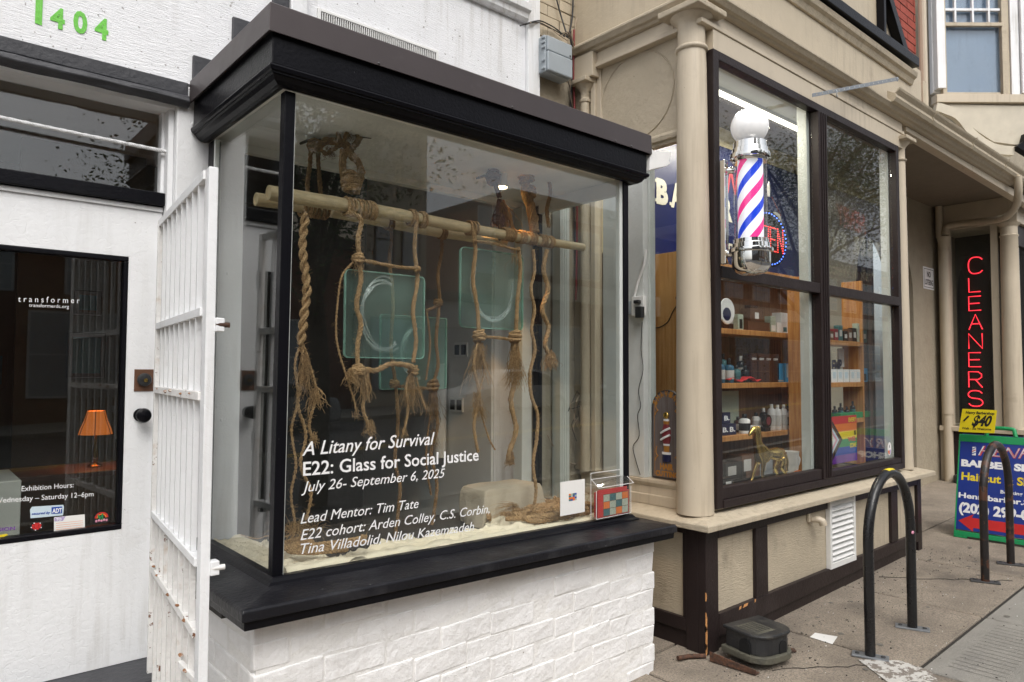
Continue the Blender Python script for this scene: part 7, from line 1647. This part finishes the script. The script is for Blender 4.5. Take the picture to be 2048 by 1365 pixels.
MB().hexa([Vector((p0.x-.12, p0.y+.05, gz(3.5)+.0085)), Vector((p1.x, p1.y+.035, gz(3.7)+.0085)), Vector((p1.x, p1.y+.041, gz(3.7)+.0085)), Vector((p0.x-.12, p0.y+.056, gz(3.5)+.0085)), Vector((p0.x-.12, p0.y+.05, gz(3.5)+.045)), Vector((p1.x-.02, p1.y+.035, gz(3.7)+.03)), Vector((p1.x-.02, p1.y+.041, gz(3.7)+.03)), Vector((p0.x-.12, p0.y+.056, gz(3.5)+.045))]).build('flange', 'rust', a2, fixn=True)
tag(MB().tube([Vector((3.05, 2.22, gz(3)+.02)), Vector((3.12, 2.20, gz(3)+.018)), Vector((3.19, 2.15, gz(3)+.016))], .012, 8).build('rusty_pipe', 'rust', smooth=50), 'short rusty pipe lying at the foot of the corner post', 'scrap metal')
c_ = [aZ(.045, *p) for p in ((1630, 1267), (1675, 1275), (1665, 1289), (1620, 1275))]
tag(MB().prism([(p.x, p.y, gz(p.x)+.002) for p in c_], (0, 0, .001)).build('paper_receipt', 'paper_white'), 'crumpled white paper slip lying on the pavement near the bike rack', 'litter')
c_ = [aZ(.045, *p) for p in ((1541, 1266), (1547, 1268), (1546, 1273), (1540, 1272))]
tag(MB().prism([(p.x, p.y, gz(p.x)+.002) for p in c_], (0, 0, .001)).build('paper_scrap', 'paper_white'), 'tiny white paper scrap right of the bait box', 'litter')
tag(bx('black_bait_box', 'plastic_black', 9.55, 9.69, 2.80, 2.98, gz(9.6), gz(9.6)+.10, None, .02), 'low black bait box at the foot of the cleaners bay', 'bait box')
# ================================================================== sandwich board
AX = 6.80; ay0, ay1 = 2.125, 1.47; zbt = gz(AX)+.005; ztp = 1.0
sb = thing('sandwich_board', (AX, 1.8, gz(AX)), 'blue and green sandwich board advertising the barber shop', 'sandwich board')
lean_ = .20
def ab(y_, z, o=0):     # point on the leaning face: y along, z height
    k = (z-zbt)/(ztp-zbt); shr = .0
    return Vector((AX+lean_*k-o, y_, z))
fy0 = aX(AX, 1908, 1080).y; fyt = aX(AX+lean_, 1938, 868).y
ay0 = fy0
def abx(name, mat_, y0_, y1_, z0_, z1_, o0, o1, parent=sb, bev=.003):
    return MB().hexa([ab(y0_, z0_, o1), ab(y1_, z0_, o1), ab(y1_, z0_, o0), ab(y0_, z0_, o0), ab(y0_, z1_, o1), ab(y1_, z1_, o1), ab(y1_, z1_, o0), ab(y0_, z1_, o0)]).build(name, mat_, parent, bevel=bev, fixn=True)
W_ = .70; ay1 = ay0-W_
abx('poster_panel', 'board_blue', ay0-.012, ay1+.012, zbt+.06, ztp-.09, 0, .004)
abx('frame', 'board_green', ay0, ay0-.0115, zbt+.05, ztp-.03, -.03, .006)
abx('frame', 'board_green', ay1+.0115, ay1, zbt+.05, ztp-.03, -.03, .006)
abx('frame', 'board_green', ay0, ay1, zbt+.012, zbt+.0495, -.03, .012)
abx('foot', 'board_green', ay0, ay0-.10, zbt-.003, zbt+.0115, -.03, .012); abx('foot', 'board_green', ay1+.10, ay1, zbt-.003, zbt+.0115, -.03, .012)
abx('frame', 'board_green', ay0-.012, ay1+.012, ztp-.0895, ztp-.03, -.03, .006)
MB().tube(smooth_path([ab(ay0-.20, ztp-.03, -.01), ab(ay0-.21, ztp+.01, -.01), ab(ay0-.23, ztp+.035, -.01), ab(ay0-.38, ztp+.035, -.01), ab(ay0-.40, ztp+.01, -.01), ab(ay0-.41, ztp-.03, -.01)], 4), .016, 10).build('handle', 'board_green', sb, smooth=50)
MB().hexa([Vector((AX+.50, ay0, zbt)), Vector((AX+.50, ay1, zbt)), Vector((AX+.52, ay1, zbt)), Vector((AX+.52, ay0, zbt)), Vector((AX+.27, ay0, ztp-.03)), Vector((AX+.27, ay1, ztp-.03)), Vector((AX+.29, ay1, ztp-.03)), Vector((AX+.29, ay0, ztp-.03))]).build('rear_panel', 'board_blue', sb, fixn=True)
un = (ab(0, 1)-ab(0, 0)).normalized()
def at_(s, fy, zf_, fy1, cap, mat_, **k):    # fractions across and up the panel
    a = ab(ay0-W_*fy, zbt+(ztp-zbt)*zf_, .0045); b_ = ab(ay0-W_*fy1, zbt+(ztp-zbt)*zf_, .0045); letters('lettering', s, a, b_, cap, mat_, sb, up=un, **k)
pc_ = ab(ay0-W_*.17, zbt+(ztp-zbt)*.775, .0048)
at_('HENRY', .22, .775, .90, .085, 'red_outline', shear=.35, bold=.012); at_('HENRY', .215, .778, .895, .082, 'vinyl_white', shear=.35, bold=-.008)
MB().lathe([(.014, -.002), (.014, .07)], pc_, 12, [Vector((0, 1, 0)), (ab(0, .5)-ab(0, .4)).normalized().cross(Vector((0, 1, 0)))*.1, un]).build('painted_pole', 'vinyl_white', sb)
for k in range(3): MB().tube([pc_+Vector((-.004, .014, 0))+un*(.01+k*.02), pc_+Vector((-.004, -.014, 0))+un*(.025+k*.02)], .003, 5).build('painted_stripe', 'red_print' if k % 2 else 'blue_print', sb)
def aslab(s, fy, zf_, fy1, cap, mat_): at_(s, fy, zf_, fy1, cap, mat_, bold=.055)
aslab('BARBER SHOP', .04, .665, .96, .052, 'vinyl_white')
at_('Haircut & Shave', .05, .535, .93, .062, 'yellow_print', bold=.03)
at_('Booking online', .46, .445, .86, .026, 'vinyl_white', bold=.02)
at_('Henrybarber.Shop', .03, .365, .93, .042, 'vinyl_white', bold=.03)
at_('(202) 299-0988', .04, .235, .97, .075, 'vinyl_white', bold=.045)
ar_ = [(.04, .15), (.20, .225), (.18, .19), (1.0-.02, .19), (1.0-.02, .10), (.20, .10), (.20, .065)]
MB().prism([ab(ay0-W_*a, zbt+(ztp-zbt)*z, .0046) for a, z in ar_], (-.0008, 0, 0)).build('red_arrow', 'red_print', sb)
at_('WALK INS WELCOME', .22, .128, .96, .036, 'vinyl_white', bold=.03)
for o in sb.children:
    if o.name.startswith('lettering') and 'WALK' in o.name: pass
# yellow card tucked over the top corner
K0 = [aX(6.90, *p) for p in ((1917, 864), (1989, 867), (1994, 821), (1925, 818))]
yc_ = tag(MB().prism(K0, (.002, 0, 0)).build('price_card', 'yellow_card'), 'yellow card reading $40 clipped to the top of the sandwich board', 'sign')
def ky(fx, fz_): 
    a = K0[0].lerp(K0[1], fx); b_ = K0[3].lerp(K0[2], fx); return a.lerp(b_, fz_)+Vector((-.001, 0, 0))
upk = (K0[3]-K0[0]).normalized()
letters('lettering', '$40', ky(.34, .30), ky(.88, .30), .085, 'black_print', yc_, up=upk, bold=.04, shear=.25)
letters('lettering', 'Henry Barbershop', ky(.12, .80), ky(.94, .80), .022, 'black_print', yc_, up=upk, bold=.03)
letters('lettering', 'Walk - Ins Welcome', ky(.08, .12), ky(.90, .12), .018, 'black_print', yc_, up=upk, bold=.02)
MB().tube([ky(.10, .48), ky(.22, .70)], .007, 6).build('clipper_motif', 'black_print', yc_)
# ================================================================== across the street (seen in the window reflections)
def far_building(name, x0, x1, y, h, mat_, label, wins, band=None, cat='building', winmat='window_far', frame='cream_far', lights=(3, 4)):
    t = thing(name, ((x0+x1)/2, y, 0), label, cat)
    bx('wall', mat_, x0, x1, y-8, y, -.5, h, t, 0)
    bx('roof', 'brown_far', x0, x1, y-8, y+.25, h+.001, h+.35, t, .02)
    if band: bx('cornice_band', 'cream_far', x0, x1, y+.001, y+.30, band[0], band[1], t, .02)
    for (wx, wz, ww, wh) in wins:
        o = bx('window', frame, wx-ww/2, wx+ww/2, y+.001, y+.06, wz, wz+wh, t, 0)
        q = MB(); nx, nz_ = lights; cw = (ww-.08)/nx; ch_ = (wh-.08)/nz_
        for i in range(nx):
            for j in range(nz_): q.box(wx-ww/2+.04+i*cw+.025, wx-ww/2+.04+(i+1)*cw-.025, y+.0605, y+.066, wz+.04+j*ch_+.025, wz+.04+(j+1)*ch_-.025)
        q.build('panes', winmat, o)
    return t
FYY = -17.0
far_building('brick_shop_building', 18.6, 60, FYY, 8.6, 'brick_far', 'two storey brown brick building with a cream band across the street',
    [(20.2+i*2.9, 5.6, 1.9, 2.2) for i in range(13)]+[(21+i*5.2, .9, 3.6, 2.6) for i in range(7)], (4.55, 5.25), lights=(4, 4))
far_building('cream_house', 12.0, 14.6, FYY, 10.5, 'cream_far', 'tall cream rendered house across the street',
    [(12.8, 5.2, .8, 1.9), (13.9, 5.2, .8, 1.9), (12.8, 8.2, .8, 1.5), (13.9, 8.2, .8, 1.5), (13.3, .8, 2.0, 2.6)], frame='brown_far', lights=(1, 2))
far_building('dark_brick_house', -2, 11.9, FYY-.5, 5.7, 'brick_far', 'long dark brick terrace across the street',
    [(-.5+i*2.3, 3.7, 1.1, 1.5) for i in range(5)]+[(0+i*4.2, .7, 3, 2.5) for i in range(3)], frame='white_far', lights=(2, 2))
far_building('grey_corner_building', -24, -3, FYY, 12, 'brown_far', 'dark grey corner building across the street to the left', [(-22+i*2.8, 4.6, 1.3, 2) for i in range(7)]+[(-22+i*2.8, 8, 1.3, 2) for i in range(7)], frame='white_far', lights=(2, 3))
far_building('low_shop', 14.7, 18.5, FYY-.3, 4.2, 'white_far', 'low pale shop between the cream house and the brick building across the street', [(16.6, .8, 3.0, 2.4)], frame='brown_far', lights=(2, 1))
bn = tag(bx('street_banner', 'white_far', 16.6, 17.5, FYY+.5, FYY+.53, 5.3, 7.9, None, 0), 'white vertical banner reading STUDIO on the far facade', 'banner')
letters('lettering', 'STUDIO', (17.3, FYY+.532, 5.5), (17.3, FYY+.532, 7.7), .4, 'black_print', bn, up=(1, 0, 0), bold=.03)
# ------------------------------------------------------------------ street trees
def tree(x, y, h, r, label, n_leaf=5200, seed=1):
    rr = random.Random(seed); t = thing('street_tree', (x, y, gz(x)), label, 'tree', 'street trees')
    q = MB(); z0 = gz(x)-.1
    q.tube(smooth_path([(x, y, z0), (x+.05, y, z0+h*.25), (x-.05, y+.08, z0+h*.45), (x+.05, y, z0+h*.75)], 4), [.17-.011*i for i in range(13)], 12); q.build('trunk', 'bark', t, smooth=70)
    cen = Vector((x, y, z0+h*.68)); tips = []
    for k in range(16):
        th = rr.random()*6.28; el = rr.uniform(-.2, 1.2); L_ = r*rr.uniform(.6, 1.0)
        b0 = Vector((x, y, z0+h*rr.uniform(.32, .62))); b1 = cen+Vector((math.cos(th)*math.cos(el)*L_, math.sin(th)*math.cos(el)*L_, math.sin(el)*L_*.9))
        md = b0.lerp(b1, .5)+Vector((0, 0, .2)); q = MB(); q.tube(smooth_path([b0, md, b1], 3), [.06, .05, .04, .03, .025, .02, .012], 6); q.build('limb', 'bark', t, smooth=70)
        tips += [b1, md, b0.lerp(b1, .75)]+[cen+Vector((rr.gauss(0, 1), rr.gauss(0, 1), rr.gauss(0, .8)))*r*.5]
    vs = []; fs = []
    for i in range(n_leaf):
        c_ = rr.choice(tips)+Vector((rr.gauss(0, 1), rr.gauss(0, 1), rr.gauss(0, .8)))*r*.145
        s_ = rr.uniform(.022, .042); a = Vector((rr.gauss(0, 1), rr.gauss(0, 1), rr.gauss(0, .6))).normalized(); b_ = a.cross(Vector((rr.gauss(0, 1), rr.gauss(0, 1), rr.gauss(0, 1)))).normalized()
        n0 = len(vs); vs += [c_-a*s_, c_+b_*s_*.45, c_+a*s_, c_-b_*s_*.45]; fs.append((n0, n0+1, n0+2, n0+3))
    me = bpy.data.meshes.new('crown'); me.from_pydata([v-cen for v in vs], [], fs); o = addmesh('crown', me, 'leaf', t, cen); o['kind'] = 'stuff'
    return t
tree(3.7, -3.1, 6.0, 2.1, 'leafy street tree on the kerb opposite the black bay', seed=3, n_leaf=12000)
tree(15.2, -3.1, 7.4, 2.5, 'leafy street tree on the kerb beyond the barber shop', seed=5, n_leaf=32000)
tree(-.6, -15.6, 7.5, 2.6, 'street tree on the far pavement before the dark terrace', seed=8, n_leaf=4500)
tree(28, -15.4, 7.0, 2.2, 'street tree on the far pavement before the brown brick building', seed=9, n_leaf=4500)
# ------------------------------------------------------------------ parked cars across the road
def car(x, y, label, mat_, L_=4.5):
    z = gz(x)-.14; t = thing('parked_car', (x, y, z), label, 'car', 'cars parked across the street')
    side_ = [(0, .35), (.02, .62), (.12, .78), (.9, .92), (1.35, 1.36), (1.7, 1.45), (2.7, 1.45), (3.3, 1.32), (3.85, .98), (4.4, .92), (4.5, .62), (4.48, .34)]
    MB().prism([(x+a*L_/4.5, y-.86, z+b_) for a, b_ in side_]+[(x+3.95, y-.86, z+.28), (x+.55, y-.86, z+.28)], (0, 1.72, 0)).build('body', mat_, t, bevel=.08, seg=3)
    for s_ in (-.868, .862): MB().prism([(x+a, y+s_, z+b_) for a, b_ in ((1.05, .95), (1.45, 1.33), (1.75, 1.39), (2.65, 1.39), (3.2, 1.27), (3.6, .97))], (0, .006, 0)).build('side_window', 'glass_back', t)
    for a in (.85, 3.65):
        for s_ in (-.88, .70):
            w2 = MB().lathe([(.32, 0), (.33, .03), (.33, .15), (.32, .18)], (x+a, y+s_, z+.33), 24, [Vector((1, 0, 0)), Vector((0, 0, -1)), Vector((0, 1, 0))]).build('wheel', 'tyre', t, smooth=40)
            MB().lathe([(.19, -.004), (.19, .184)], (x+a, y+s_, z+.33), 16, [Vector((1, 0, 0)), Vector((0, 0, -1)), Vector((0, 1, 0))]).build('rim', 'galvanised', w2, smooth=40)
    bx('headlight', 'paper_white', x-.02, x+.06, y+.5, y+.8, z+.58, z+.72, t, .01); bx('headlight', 'paper_white', x-.02, x+.06, y-.8, y-.5, z+.58, z+.72, t, .01)
car(4.0, -12.5, 'silver parked car opposite the gallery', 'car_paint'); car(12.5, -12.5, 'white parked car opposite the barber shop', 'white_far'); car(20, -12.5, 'dark parked car further along the far kerb', 'brown_far')
